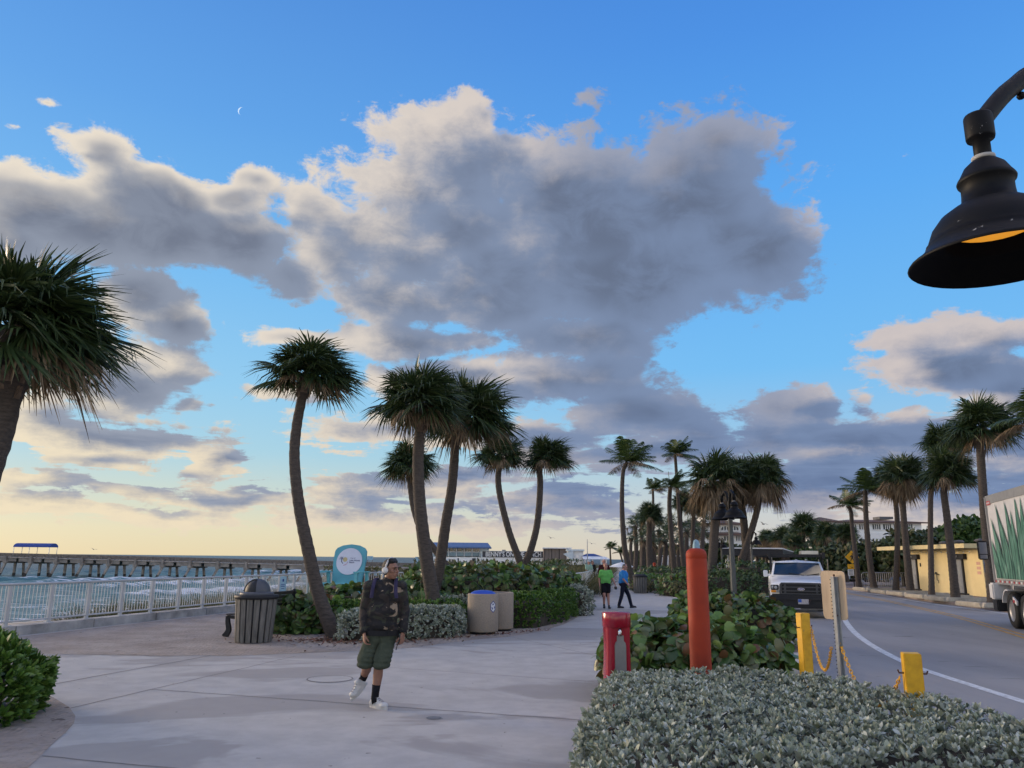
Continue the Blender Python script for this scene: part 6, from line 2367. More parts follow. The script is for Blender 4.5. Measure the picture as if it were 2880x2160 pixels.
M_AGAVE = agave_mat()
M_AGAVE2 = pmat('agave_print_dark', (0.020, 0.07, 0.05), .45, vary=.5, vscale=3, stretch=(1, 5, .8), col2=(0.006, 0.022, 0.02))
mb = MB()
lev = [(5.0, 3.86, 4.9, 0), (4.3, 3.86, 4.2, 0), (3.6, 3.72, 3.6, 0), (3.05, 3.86, 3.05, 0), (2.55, 3.35, 2.7, 0), (2.0, 3.74, 2.2, 0), (1.5, 3.0, 1.95, 0), (1.0, 3.70, 1.5, 0), (.38, 3.22, 1.15, 0), (.85, 2.2, 1.25, 0), (.16, 2.55, .66, 0), (.30, 1.9, .55, 0)]
lay = 0
for tipx, tipz, bx, wv in lev:
    for q in range(3):
        lay += 1
        pts_l, pts_r = [], []
        for t in np.linspace(0, 1, 9):
            z = z0_ + .12 + (tipz - z0_ - .12 + .12) * t
            x = bx + (tipx - bx) * t ** 1.6 + (.0 if q < 2 else .06) + (.10 if lay // 3 % 2 else -.08) * math.sin(PI * t)
            w = (.30, .255, .045)[q] * (1 - t ** 1.7) * (0.62 + .55 * math.sin(PI * min(1, .15 + t * .75)))
            pts_l.append((-(x - w), min(z, z1_ - .26)))
            pts_r.append((-(x + w), min(z, z1_ - .26)))
        pts_ = pts_l + pts_r[::-1]
        xo = .004 - .0009 * lay
        mb.mat((1, 0, 1)[q])
        vs = [(xo, y, z) for y, z in pts_]
        k = len(pts_l)
        fs = [(i, i + 1, 2 * k - 2 - i, 2 * k - 1 - i) for i in range(k - 1)]
        mb.add([v for v in vs], fs)
mb.build('agave_print', [M_AGAVE, M_AGAVE2], tr)
mb = MB()
for k in range(24): mb.mat(k % 2).box((-.013, -.12 - .24 * k, z0_ + .03), (.006, .12, .06))
mb.build('reflective_tape', [M_REDL, M_TRWHITE], tr)
mb = MB().mat(0); mb.box((-.013, -.30, z1_ - .20), (.006, .42, .13)); mb.mat(1)
for k in range(6): mb.box((-.018, -.15 - .06 * k, z1_ - .20), (.004, .035, .05 + .02 * (k % 2)))
mb.build('maker_plate', [M_REDL, M_TRWHITE], tr)
tk = thing('lorry_tractor', 'black-wheeled lorry tractor half hidden under the agave trailer', 'lorry', (15.5, 25.3, ASPHALT_Z), hd)
for y in (-1.15, -2.5):
    for x in (.20, .55, 2.05, 2.4): wheel(tk, x, y, .52, .28)
mb = MB(); mb.box((1.3, -.8, .95), (1.0, 4.6, .28)); mb.build('chassis', M_DARK, tk)
mb = MB(); mb.box((1.42, 1.05, 2.0), (1.9, 1.2, 2.3), bev=.12); mb.build('cab', M_TRWHITE, tk)
mb = MB()
mb.prism([(-.42 + .62 * math.cos(a) - .7, .52 + .62 * math.sin(a)) for a in np.linspace(R(20), R(100), 9)] + [(-.42 + .58 * math.cos(a) - .7, .52 + .58 * math.sin(a)) for a in np.linspace(R(100), R(20), 9)], -.02, .62, Matrix(((0, 0, 1, 0), (1, 0, 0, 0), (0, 1, 0, 0), (0, 0, 0, 1))))
mb.build('mudguard', M_TRWHITE, tk)
mb = MB(); mb.box((.4, -1.85, .62), (.62, .02, .62)); mb.box((.36, -3.2, .6), (.62, .02, .6)); mb.build('mud_flap', M_DARK, tk)
mb = MB(); mb.box((.08, -.02, 1.05), (.5, .42, .5), bev=.04); mb.build('step_box', M_TRWHITE, tk)
mb = MB(); mb.box((.1, -.02, .62), (.4, .5, .36), bev=.03); mb.build('fuel_tank', M_DARK, tk)
mb = MB(); mb.box((-.02, -1.95, .83), (.04, .36, .12), Matrix.Rotation(R(20), 3, 'X')); lt = mb.build('lamp_bracket', M_TRWHITE, tk)
mb = MB(); mb.box((-.045, -1.9, .82), (.02, .13, .07)); mb.build('tail_light', M_REDL, lt)
mm = MB(); mm.box((-.05, .92, 2.33), (.30, .10, .62), bev=.03); mm.bar((.1, .95, 2.5), (.55, 1.0, 2.5), .04); mm.bar((.1, .95, 2.15), (.55, 1.0, 2.15), .04); mr_ = mm.build('side_mirror', M_DARK, tk)
mm = MB(); mm.box((-.05, .865, 2.40), (.24, .012, .38)); mm.box((-.05, .865, 2.12), (.22, .012, .13)); mm.build('mirror_glass', pmat('mirror', (.55, .57, .58), .04, metal=1.0, vary=.02), mr_)


# ---- parked cars across the car park
def car(label, px, py, Y, rot, paint, tall=0.0):
    g = D(px, py, Y)
    t = thing('parked_car', label, 'car', (g.x, Y, ASPHALT_Z), rot, 'cars in the far car park')
    mb = MB().mat(0, True)
    loft(mb, [(-2.2, [(.78, .35), (.82, .55), (.76, .68), (0, .72)]), (-2.0, [(.86, .30), (.89, .6), (.84, .76), (0, .80)]), (-1.0, [(.88, .28), (.91, .62), (.87, .88), (0, .93)]), (.2, [(.88, .28), (.91, .62), (.88, .92), (0, .95)]), (1.7, [(.88, .28), (.91, .62), (.88, .94), (0, .97)]), (2.1, [(.84, .32), (.87, .6), (.83, .9), (0, .93)]), (2.2, [(.78, .4), (.8, .6), (.78, .8), (0, .84)])])
    mb.build('body', paint, t)
    h = 1.42 + tall
    mb = MB().mat(0, True)
    loft(mb, [(-1.05, [(.80, .88), (.79, .91), (0, .93)]), (-.35, [(.82, .88), (.66, h - .06), (0, h)]), (1.0, [(.82, .88), (.66, h - .06), (0, h)]), (1.75, [(.82, .88), (.74, 1.0 + tall * .6), (0, 1.03 + tall * .6)])])
    gh = mb.build('glasshouse', M_GLASS, t)
    mb = MB(); mb.box((0, .33, h + .005), (1.26, 1.35, .05), bev=.02); mb.build('roof', paint, t)
    for sx in (-1, 1):
        for y in (-1.35, 1.3): wheel(t, sx * .80, y, .32, .2)
        mb = MB(); mb.box((sx * .62, -2.17, .62), (.3, .06, .12)); mb.build('headlight', M_LENS, t)
    return t


M_TEALCAR = pmat('teal_car_paint', (0.09, 0.24, 0.26), .25, coat=.4)
M_NAVYCAR = pmat('navy_car_paint', (0.014, 0.02, 0.07), .25, coat=.4)
M_BLUECAR = pmat('blue_car_paint', (0.05, 0.16, 0.36), .25, coat=.4)
M_TEAL2 = pmat('slate_blue_car_paint', (0.05, 0.11, 0.17), .25, coat=.4)
car('white car under the black carport', 2138, 1600, 92, R(-25), M_CARWHITE, .25)
car('teal car beside the white one under the carport', 2161, 1598, 95, R(-25), M_TEALCAR, .1)
car('white car right behind the pickup roof', 2318, 1598, 74, R(62), M_CARWHITE, .15)
car('white van-like car between pickup and warning sign', 2372, 1600, 77, R(-20), M_CARWHITE, .3)
car('navy car left behind the green coconut trunk', 2432, 1604, 76, R(75), M_NAVYCAR, .05)
car('slate blue car between the two coconut and sabal trunks', 2482, 1604, 75, R(80), M_TEAL2, .1)
car('bright blue car at the left end of the yellow building', 2540, 1608, 72, R(80), M_BLUECAR, .0)

# ------------------------------------------------------------------ buildings
M_YWALL = pmat('yellow_stucco', (0.74, 0.60, 0.32), .85, vary=.06, vscale=1.2, bump=.15, bscale=30)
M_YTRIM = pmat('pale_yellow_fascia', (0.66, 0.55, 0.30), .7, vary=.08)
M_ROOFG = pmat('grey_felt_roof', (0.13, 0.13, 0.135), .9, vary=.25, vscale=2)
M_BLKW = pmat('black_wood_trim', (0.018, 0.018, 0.022), .5)
M_DOORG = pmat('grey_door', (0.26, 0.27, 0.29), .5)
M_HOTEL = pmat('white_stucco', (0.76, 0.75, 0.72), .85, vary=.06, vscale=.3)
M_HROOF = pmat('brown_roof_tile', (0.125, 0.078, 0.062), .85, vary=.25, vscale=1.2)
M_WIN = glass_mat('window_glass', (.02, .03, .04), .08)
M_BLUEROOF = pmat('blue_metal_roof', (0.07, 0.13, 0.27), .5, vary=.1)
M_ROYAL = pmat('royal_blue_roof', (0.02, 0.05, 0.20), .55, vary=.1)
M_GREYW = pmat('dark_grey_board', (0.075, 0.075, 0.085), .8, vary=.2, vscale=.6, stretch=(.3, 1, 6))
M_OLDW = pmat('grey_brown_siding', (0.20, 0.165, 0.145), .9, vary=.25, vscale=.5, stretch=(5, 1, .4))
M_PALEWALL = pmat('pale_blue_wall', (0.50, 0.57, 0.60), .7, vary=.06)


def pbox(mb, x0, x1, y0, y1, Y, depth, dy=0.0):
    "box whose front face fills the photograph rectangle at distance Y + dy"
    a = D(x0, (y0 + y1) / 2, Y)
    b = D(x1, (y0 + y1) / 2, Y)
    xm = (x0 + x1) / 2
    zt, zb = D(xm, y0, Y).z, D(xm, y1, Y).z
    mb.box(((a.x + b.x) / 2 - mb.o[0], Y + dy + depth / 2 - mb.o[1], (zt + zb) / 2 - mb.o[2]), (b.x - a.x, depth, zt - zb))
    return mb


def PB(o):
    m = MB()
    m.o = o
    return m


# yellow beach building across the road
B0 = Vector((25.45, 42.5, -.06))
B1 = Vector((26.4, 52.0, -.06))
fx = (B1 - B0).normalized()
yb = thing('beach_building', 'low yellow building with black door frames across the road', 'building', B0, math.atan2(fx.y, fx.x))
LB = (B1 - B0).length
# local: x along the front away from the camera, y = -inward ... inward is -y


def s_of(px, y=1620):
    r = ray(px, y)
    k = r.x / r.y
    # B0.x + fx.x s = k (B0.y + fx.y s)
    return (k * B0.y - B0.x) / (fx.x - k * fx.y)


mb = MB(); mb.box((LB / 2, -4.0, 1.30), (LB, 8.0, 2.60)); mb.build('wall', M_YWALL, yb)
mb = MB().mat(1); mb.box((6.0, -3.6, 2.70), (12.8, 9.2, .14)); mb.mat(0); mb.box((6.0, 1.02, 2.67), (12.86, .06, .24)); mb.box((-.42, -3.6, 2.67), (.06, 9.2, .24))
rf = mb.build('roof', [M_YTRIM, M_ROOFG], yb)
mb = MB().mat(0, True)
for x, y in ((2.5, -1.2), (5.8, -1.5), (9, -2)): mb.lathe([(.2, 2.77), (.2, 2.95), (.32, 3.0), (.25, 3.1), (0, 3.14)], 10, (x, y, 0))
mb.box((2.2, -4.5, 3.0), (3.6, 3.2, .5)); mb.build('roof_vents', M_ROOFG, rf)
for pa_, pb_2 in ((2684, 2727), (2560, 2594)):
    sa, sb = s_of(pb_2), s_of(pa_)
    mid, w = (sa + sb) / 2, abs(sb - sa)
    d = MB(); d.box((mid + .15, .012, 1.13), (w * .50, .03, 2.2)); dr_ = d.build('door', M_DOORG, yb)
    d = MB()
    d.box((mid - w * .18, .03, 1.13), (.14, .10, 2.26)); d.box((mid + w * .30, .05, 1.13), (.18, .14, 2.26)); d.box((mid + .1, .09, 2.12), (w * 1.02, .22, .30))
    d.box((mid, .05, .06), (w * .7, .1, .08))
    d.build('door_frame', M_BLKW, dr_)
    d = MB().mat(0, True); d.ball((mid - .1, .23, 2.12), .05, 8); d.build('door_lamp', M_WHITE, dr_)
mb = MB().mat(0, True)
sf = s_of(2640, 1636)
mb.tube([(sf + .35, .06, 1.10), (sf - .3, .06, 1.06)], .025, 6); mb.tube([(sf, .06, 1.08), (sf - .05, .10, .75), (sf - .25, .1, .7), (sf - .25, .1, .55)], .022, 6); mb.ball((sf + .05, .08, 1.15), .06, 8)
mb.build('tap_pipes', M_BLKW, yb)
sn = s_of(2756)
mb = MB()
M_PINKN = pmat('pink_notice_print', (.62, .36, .28), .7)
for z in (1.75, 1.5, 1.25):
    mb.box((sn, .008, z), (.42, .012, .16))
mb.build('notice', M_PINKN, yb)
mb = MB(); mb.box((s_of(2593), .03, 1.62), (.07, .05, .22)); mb.build('switch_box', M_BLKW, yb)
# string of bulbs under the eave
mb = MB().mat(0, True)
pts = []
for k in range(41):
    f = k / 40
    pts.append((f * 9.2, .5, 2.46 - .10 * abs(math.sin(f * 7 * PI))))
mb.tube(pts, .010, 4)
mb.build('light_string', M_BLKW, yb)
for k in range(1, 40, 3):
    mb = MB().mat(0, True)
    mb.ball((pts[k][0], .5, pts[k][2] - .05), .035, 6)
    mb.build('bulb', M_WHITE, yb)


def mural_mat():
    m, nt, b = new_mat('painted_mural')
    n = NB(nt)
    tc = nt.nodes.new('ShaderNodeTexCoord').outputs['Object']
    w = n.noise(tc, .9, 3.0, .5, dist=1.5).outputs['Fac']
    c = n.ramp(w, [(.3, (.04, .10, .22)), (.48, (.07, .16, .32)), (.54, (.45, .18, .10)), (.60, (.40, .30, .25)), (.72, (.10, .12, .3))])
    nt.links.new(c, b.inputs['Base Color'])
    b.inputs['Roughness'].default_value = .7
    return m


mb = MB(); mb.box((-.012, -4.0, 1.29), (.02, 7.9, 2.5)); mb.build('mural', mural_mat(), yb)

# concrete wheel stops at the palm feet
M_STOP = pmat('cream_concrete_stop', (0.40, 0.36, 0.29), .85, vary=.25, vscale=3)
STOPL = ['first from the truck', 'second from the truck', 'third from the truck', 'fourth from the truck', 'fifth, beside the steel barriers', 'farthest, at the kerb bend']
for i, (px, py) in enumerate(((2768, 1709), (2666, 1692), (2604, 1684), (2546, 1676), (2496, 1670), (2440, 1662))):
    c = G(px, py, -.06)
    nxt = Vector((.12, 1, 0)).normalized()
    t = thing('kerb_stop', 'low cream concrete tree kerb, ' + STOPL[i], 'kerb', (c.x + .9, c.y, -.06), 0, 'concrete kerbs at the palm feet')
    mb = MB(); mb.box((.25, 0, .09), (2.5, .30, .2), taper=.94, bev=.03); mb.box((-.9, .95, .088), (.28, 1.9, .19), taper=.93, bev=.03); mb.build('kerb', M_STOP, t)

# steel barriers
for i in range(3):
    a = D(2488 + 6 * i, 1662, 51.0 + .35 * i)
    t = thing('steel_barrier', ('front', 'middle', 'rear')[i] + ' one of the grey crowd barriers leaning by the palms', 'barrier', (a.x - .3 + .25 * i, 51.0 + .35 * i, -.06), R(-4), 'stacked crowd barriers')
    mb = MB().mat(0, True)
    rgp = [(-1.05, 0, .2), (-1.05, 0, 1.0), (-.95, 0, 1.1), (.95, 0, 1.1), (1.05, 0, 1.0), (1.05, 0, .2)]
    mb.tube(rgp, .022, 8); mb.tube([(-1.05, 0, .22), (1.05, 0, .22)], .02, 8)
    mb.build('frame', M_GALV, t)
    mb = MB().mat(0, True)
    for k in range(15): mb.tube([(-.92 + .131 * k, 0, .22), (-.92 + .131 * k, 0, 1.1)], .010, 5, caps=False)
    mb.build('bars', M_GALV, t)
    for sx in (-.75, .75):
        mb = MB().mat(0, True); mb.tube([(sx, -.3, 0), (sx, -.05, .2), (sx, .05, .2), (sx, .3, 0)], .018, 6); mb.build('foot', M_GALV, t)

# yellow warning sign beyond the road bend
wsg = D(2399, 1600, 57)
ws_ = thing('warning_sign', 'yellow diamond warning sign with plates on a dark post', 'warning sign', (wsg.x, 57, -.1), R(-20))
M_SIGNY = pmat('sign_yellow', (0.75, 0.38, 0.01), .45, vary=.05)
mb = MB().mat(0, True); mb.tube([(0, 0, 0), (0, 0, 3.0)], .035, 8); mb.build('post', M_BLKW, ws_)
zd = D(2400, 1567, 57).z + .1
mb = MB(); mb.prism([(.47 * math.cos(PI / 2 * k), zd + .47 * math.sin(PI / 2 * k)) for k in range(4)], .05, .07, Matrix.Rotation(PI / 2, 4, 'X'))
dm = mb.build('diamond_plate', M_SIGNY, ws_)
mb = MB()
MX = Matrix.Rotation(PI / 2, 4, 'X')
mb.prism([(.03 + .05 * math.cos(a), zd + .22 + .05 * math.sin(a)) for a in np.linspace(0, 2 * PI, 11)[:-1]], .071, .075, MX)
mb.prism([(-.06, zd + .14), (.07, zd + .14), (.06, zd - .08), (-.05, zd - .08)], .071, .075, MX)
mb.prism([(-.05, zd - .07), (.02, zd - .07), (-.08, zd - .28), (-.14, zd - .26)], .071, .075, MX)
mb.prism([(0, zd - .07), (.06, zd - .07), (.13, zd - .28), (.07, zd - .28)], .071, .075, MX)
mb.prism([(-.06, zd + .13), (-.16, zd - .0), (-.12, zd - .03), (-.03, zd + .08)], .071, .075, MX)
mb.build('walker_symbol', M_BLKW, dm)
mb = MB(); mb.box((-.12, -.05, zd - .66), (.46, .02, .34)); pl2 = mb.build('arrow_plate', M_SIGNY, ws_)
mb = MB(); mb.bar((-.22, -.062, zd - .60), (-.02, -.062, zd - .72), .05, .004); mb.box((-.04, -.062, zd - .74), (.12, .004, .05)); mb.build('arrow', M_BLKW, pl2)
mb = MB(); mb.box((-.16, -.05, zd - 1.08), (.40, .02, .44)); pl3 = mb.build('white_plate', M_WHITE, ws_)
mb = MB()
for k in range(4): mb.box((-.16, -.062, zd - .94 - .09 * k), (.30 - .04 * (k % 2), .004, .035))
mb.build('print_lines', M_BLKW, pl3)
pn = D(2324, 1600, 70)
for px, lb in ((2303, 'slim pale post left of the white parked car'), (2327, 'slim pale post right of the dark one above the sign plate')):
    c = D(px, 1580, 66)
    mb = MB().mat(0, True); mb.tube([(0, 0, 0), (0, 0, D(px, 1573, 66).z + .2)], .05, 6)
    tag(mb.build('marker_post', pmat('pale_wood_post', (.30, .25, .17), .8), loc=(c.x, 66, -.2)), lb, 'post', 'slim posts of the car park')

# black carport
cp_ = thing('carport', 'long black-roofed carport on white columns along the car park', 'carport', (16.0, 62, -.2))
e = Vector((.37, .93, 0)).normalized()
zr = D(2120, 1541, 62).z + .2
o2 = lambda x, y: Vector((x - 16.0, y - 62, 0))
cA, cB = o2(D(2030, 1541, 62).x, 62), o2(D(2201, 1541, 62).x, 62)
mb = MB()
q = [cA, cB, cB + e * 48, cA + e * 48]
mb.mat(0).prism([(p.x, p.y) for p in q], zr - .55, zr - .07)
mb.mat(1).prism([(p.x, p.y) for p in [cA - e * .1, cB - e * .1, cB + e * 48, cA + e * 48]], zr - .068, zr + .02)
mb.build('roof', [M_BLKW, M_WHITE], cp_)
for px, Y, w in ((2048, 64, .38), (2170, 66, .42), (2112, 72, .36)):
    c = D(px, 1580, Y)
    mb = MB(); mb.box((c.x - 16, Y - 62, (zr - .55) * .42), (w, w, (zr - .55) * .84)); mb.box((c.x - 16, Y - 62, (zr - .55) * .92), (w * .3, w * .3, (zr - .55) * .16)); mb.build('column', M_WHITE, cp_)
for k in range(1, 5):
    for q0 in (cA, cB):
        c = q0.lerp((cA + cB) / 2, .2) + e * (9.5 * k)
        mb = MB(); mb.box((c.x, c.y, (zr - .5) / 2), (.3, .3, zr - .5)); mb.build('column', M_OLDW, cp_)
c2p = thing('carport', 'second black canopy glimpsed between the shadowed palm trunks', 'carport', (D(1905, 1570, 105).x, 105, -.2))
zz = D(1905, 1563, 105).z + .2
mb = MB(); mb.mat(0).box((0, 3, zz - .3), (4.4, 8, .45)); mb.mat(1).box((0, 2.9, zz - .03), (4.5, 8.2, .09)); mb.build('roof', [M_BLKW, M_WHITE], c2p)
for x in (-2.0, 1.9):
    mb = MB(); mb.box((x, -.5, zz / 2 - .25), (.4, .4, zz - .52)); mb.build('column', M_WHITE, c2p)
for px, lb in ((1859, 'white folded parasol between the shadowed palm trunks, left one'), (1876, 'white folded parasol between the shadowed palm trunks, right one')):
    c = D(px, 1580, 88)
    t = thing('folded_parasol', lb, 'parasol', (c.x, 88, -.2), 0, 'folded parasols')
    mb = MB().mat(0, True); mb.lathe([(.12, 1.0), (.24, 1.2), (.22, 2.1), (.08, D(px, 1560, 88).z + .2)], 8); mb.build('canopy', M_WHITE, t)
    mb = MB().mat(0, True); mb.tube([(0, 0, 0), (0, 0, 1.1)], .03, 6); mb.build('pole', M_WHITE, t)
c = D(1748, 1584, 75)
t = thing('sun_umbrella', 'white open sun umbrella behind the man in the blue shirt', 'parasol', (c.x, 75, 0))
mb = MB().mat(0, True); zt2 = D(1748, 1581, 75).z; mb.lathe([(1.25, zt2 - .45), (.7, zt2 - .2), (0, zt2), ], 12); mb.build('canopy', M_WHITE, t)
mb = MB().mat(0, True); mb.tube([(0, 0, 0), (0, 0, zt2 - .05)], .03, 6); mb.build('pole', M_WHITE, t)


# ---- two hotels on the ridge
def hotel_wall(t, o, x0, x1, y0, y1, Y, depth=10, mat=None, name='wall'):
    mb = PB(o); pbox(mb, x0, x1, y0, y1, Y, depth); return mb.build(name, mat or M_HOTEL, t)


def win(t, o, x0, x1, y0, y1, Y, arch=False, bars=2):
    a, b = D(x0, (y0 + y1) / 2, Y), D(x1, (y0 + y1) / 2, Y)
    zt, zb = D(x0, y0, Y).z, D(x0, y1, Y).z
    cx_, w = (a.x + b.x) / 2 - o[0], b.x - a.x
    poly = [(cx_ - w / 2, zb - o[2]), (cx_ + w / 2, zb - o[2])]
    if arch:
        rz = min(w / 2, (zt - zb) * .5)
        poly += [(cx_ + w / 2 * math.cos(q), zt - rz - o[2] + rz * math.sin(q)) for q in np.linspace(0, PI, 9)]
    else:
        poly += [(cx_ + w / 2, zt - o[2]), (cx_ - w / 2, zt - o[2])]
    mb = MB(); mb.prism(poly, .02, .06, Matrix.Translation((0, Y - o[1], 0)) @ Matrix.Rotation(PI / 2, 4, 'X'))
    p = mb.build('window', M_WIN, t)
    mb = MB()
    for k in range(1, bars + 1): mb.box((cx_ - w / 2 + w * k / (bars + 1), Y - o[1] - .08, (zt + zb) / 2 - o[2]), (.10, .06, zt - zb))
    mb.box((cx_, Y - o[1] - .08, zb - o[2]), (w + .3, .14, .12))
    mb.build('frame', M_HOTEL, p)


def hroof(t, o, x0, x1, ye, yr, Y, depth=12, over=.8, mat=None):
    a, b = D(x0, ye, Y), D(x1, ye, Y)
    ze, zr_ = D((x0 + x1) / 2, ye, Y).z - o[2], D((x0 + x1) / 2, yr, Y).z - o[2]
    xa, xb, ya, yb_ = a.x - over - o[0], b.x + over - o[0], Y - over - o[1], Y + depth - o[1]
    m = (yb_ - ya) / 2
    ins = min(m, (xb - xa) / 2.2)
    mb = MB()
    mb.add([(xa, ya, ze), (xb, ya, ze), (xb, yb_, ze), (xa, yb_, ze), (xa + ins, ya + m, zr_), (xb - ins, ya + m, zr_)],
           [(0, 1, 5, 4), (1, 2, 5), (2, 3, 4, 5), (3, 0, 4), (3, 2, 1, 0)])
    mb.add([(xa, ya, ze - .25), (xb, ya, ze - .25), (xb, ya, ze - .002), (xa, ya, ze - .002)], [(0, 1, 2, 3)])
    return mb.build('roof', mat or M_HROOF, t)


o = (D(2005, 1500, 150).x, 150, 0.0)
h1 = thing('hotel', 'white hotel with brown roof and small tower behind the big palm cluster', 'hotel', o)
hotel_wall(h1, o, 1915, 2084, 1472, 1499, 150)
hotel_wall(h1, o, 1912, 2100, 1501, 1580, 149.2)
hroof(h1, o, 1915, 2084, 1472, 1452, 150)
hroof(h1, o, 1912, 2100, 1502, 1496, 148.6, depth=3, over=.5)
hotel_wall(h1, o, 1977, 1998, 1441, 1470, 148, 5, name='tower')
hotel_wall(h1, o, 1982, 1995, 1430, 1441, 149, 3, name='tower_top')
hroof(h1, o, 1981, 1996, 1431, 1426, 148.8, depth=3.4, over=.3)
for x0, x1, ar in ((1920, 1928, False), (1936, 1944, False), (1950, 1958, False), (1962, 1970, False), (2003, 2013, False), (2028, 2050, True), (2055, 2077, True)):
    win(h1, o, x0, x1, 1480, 1494, 150, ar)
for x0, x1 in ((1922, 1934), (1948, 1962), (2008, 2020), (2036, 2062), (2070, 2086)):
    win(h1, o, x0, x1, 1508, 1522, 149.2, False, 3)
mb = PB(o)
for x in range(1916, 2084, 4): pbox(mb, x, x + .8, 1491, 1497, 149.0, .08)
pbox(mb, 1916, 2084, 1490.5, 1491.5, 148.9, .1)
mb.build('balcony_rail', M_HOTEL, h1)
o = (D(2450, 1480, 155).x, 155, 0.0)
h2 = thing('hotel', 'long white hotel wing with brown roof behind the kerb palms', 'hotel', o)
hotel_wall(h2, o, 2340, 2592, 1469, 1500, 155)
hotel_wall(h2, o, 2302, 2352, 1466, 1530, 153)
hotel_wall(h2, o, 2300, 2594, 1500, 1590, 154.5)
hroof(h2, o, 2340, 2594, 1468, 1458, 155)
hroof(h2, o, 2302, 2352, 1466, 1452, 153, depth=8)
for x0, x1 in ((2356, 2378), (2386, 2408), (2416, 2438), (2454, 2476), (2484, 2506), (2514, 2536), (2546, 2566)):
    win(h2, o, x0, x1, 1474, 1490, 155, False, 3)
for x0, x1 in ((2312, 2322), (2328, 2338)): win(h2, o, x0, x1, 1505, 1518, 153, True, 1)
mb = PB(o); pbox(mb, 2474, 2512, 1453, 1460, 158, 3); mb.build('roof_plant', M_ROOFG, h2)

# ---- restaurant and beach buildings at the root of the pier
YB = 182
o = (D(1295, 1560, YB).x, YB, D(1295, 1597, YB).z)
rs_ = thing('restaurant', 'two-storey white restaurant with blue roof at the pier root', 'restaurant', o)
mb = PB(o); pbox(mb, 1215, 1368, 1567, 1597, YB, 8); mb.build('wall', M_HOTEL, rs_)
mb = PB(o); pbox(mb, 1215, 1352, 1540, 1567, YB + 1.4, 7); mb.build('upper_room', M_PALEWALL, rs_)
mb = PB(o); pbox(mb, 1352, 1373, 1536, 1567, YB + .2, 8); mb.build('stair_wall', M_PALEWALL, rs_)
a, b = D(1205, 1537, YB), D(1380, 1541, YB)
mb = MB()
zl, zh = a.z - o[2], D(1300, 1525, YB).z - o[2]
xa, xb = a.x - o[0], b.x - o[0]
mb.add([(xa, -1.2, zl), (xb, -1.2, zl), (xb - .8, 4, zh), (xa, 4, zh), (xb, 9, zl), (xa, 9, zl), (xa, -1.2, zl - .3), (xb, -1.2, zl - .3), (xb, 9, zl - .3), (xa, 9, zl - .3)],
       [(0, 1, 2, 3), (1, 4, 2), (3, 2, 4, 5), (0, 6, 7, 1), (1, 7, 8, 4), (6, 9, 8, 7)])
mb.build('roof', M_BLUEROOF, rs_)
for x0, x1 in ((1228, 1252), (1256, 1274), (1278, 1298), (1302, 1326), (1330, 1350)):
    win(rs_, o, x0, x1, 1540, 1552, YB + 1.4, False, 1)
mb = PB(o)
for i, x in enumerate(range(1218, 1352, 22)):
    mb.mat(0); pbox(mb, x + 1, x + 20, 1553, 1564, YB + .3, .1)
for x in range(1217, 1356, 22): mb.mat(1); pbox(mb, x, x + 1.6, 1540, 1566, YB + .1, .3)
pbox(mb, 1215, 1354, 1551.5, 1553, YB + .1, .3)
mb.build('balcony', [pmat('balcony_panel', (.24, .33, .36), .6, vary=.35, vscale=.3), M_WHITE], rs_)
win(rs_, o, 1262, 1276, 1573, 1586, YB, False, 1)
mb = PB(o); pbox(mb, 1287, 1290, 1570, 1586, YB - .1, .3); pbox(mb, 1328, 1338, 1570, 1586, YB - .1, .3); mb.build('door', M_BLKW, rs_)
o = (D(1444, 1560, YB).x, YB - .6, D(1444, 1600, YB).z)
sb_ = thing('restaurant_sign', 'long dark grey sign wall with white block lettering', 'sign', o)
mb = PB(o); pbox(mb, 1357, 1528, 1551, 1568, YB, 1.0); bd = mb.build('board', M_GREYW, sb_)
mb = PB(o); pbox(mb, 1357, 1528, 1549.5, 1551, YB, 1.4, -.2); pbox(mb, 1357, 1528, 1568, 1600, YB, 1.0, .1); mb.build('wall', M_HOTEL, sb_)
mb = PB(o); pbox(mb, 1412, 1422, 1546, 1550, YB, 2, 1); mb.build('roof_vent', M_ROOFG, sb_)
wd = D(1522, 1560, YB).x - D(1366, 1560, YB).x
ct = D(1444, 1559.8, YB)
me_ = text_mesh("BENNY'S ON THE BEACH", 1.55, .06, 1.0, .03)
xs_ = [v.co.x for v in me_.vertices]
kx = wd / (max(xs_) - min(xs_))
me_.materials.clear(); me_.materials.append(M_WHITE)
me_.transform(Matrix.Translation((ct.x - o[0] - .0, YB - o[1] - .1, ct.z - o[2])) @ Matrix.Rotation(PI / 2, 4, 'X') @ Matrix.Diagonal((kx, .98, 1, 1)))
link('lettering', me_, bd)
o = (D(1567, 1560, 176).x, 176, D(1567, 1600, 176).z)
gw = thing('wooden_building', 'grey-brown boarded building with flat overhanging roof right of the sign', 'building', o)
mb = PB(o); pbox(mb, 1530, 1597, 1543, 1600, 176, 6); mb.build('wall', M_OLDW, gw)
mb = PB(o); pbox(mb, 1526, 1608, 1540, 1543, 176, 8, -.8); mb.build('roof', M_WHITE, gw)
mb = PB(o)
for x in (1530, 1551, 1572): pbox(mb, x, x + 2, 1544, 1598, 176, .2, -.1)
mb.build('batten', M_BLKW, gw)
o = (D(1617, 1560, 172).x, 172, D(1617, 1600, 172).z)
stt = thing('stair_tower', 'white stair house with stepped roof beside the wooden building', 'building', o)
mb = PB(o); pbox(mb, 1597, 1641, 1549, 1600, 172, 6); mb.build('wall', M_HOTEL, stt)
mb = PB(o); pbox(mb, 1594, 1643, 1545, 1550, 172, 7, -.5); mb.build('roof', M_PALEWALL, stt)
p_ = [D(1584, 1558, 171.5), D(1612, 1549, 171.5), D(1612, 1578, 171.5), D(1597, 1567, 171.5)]
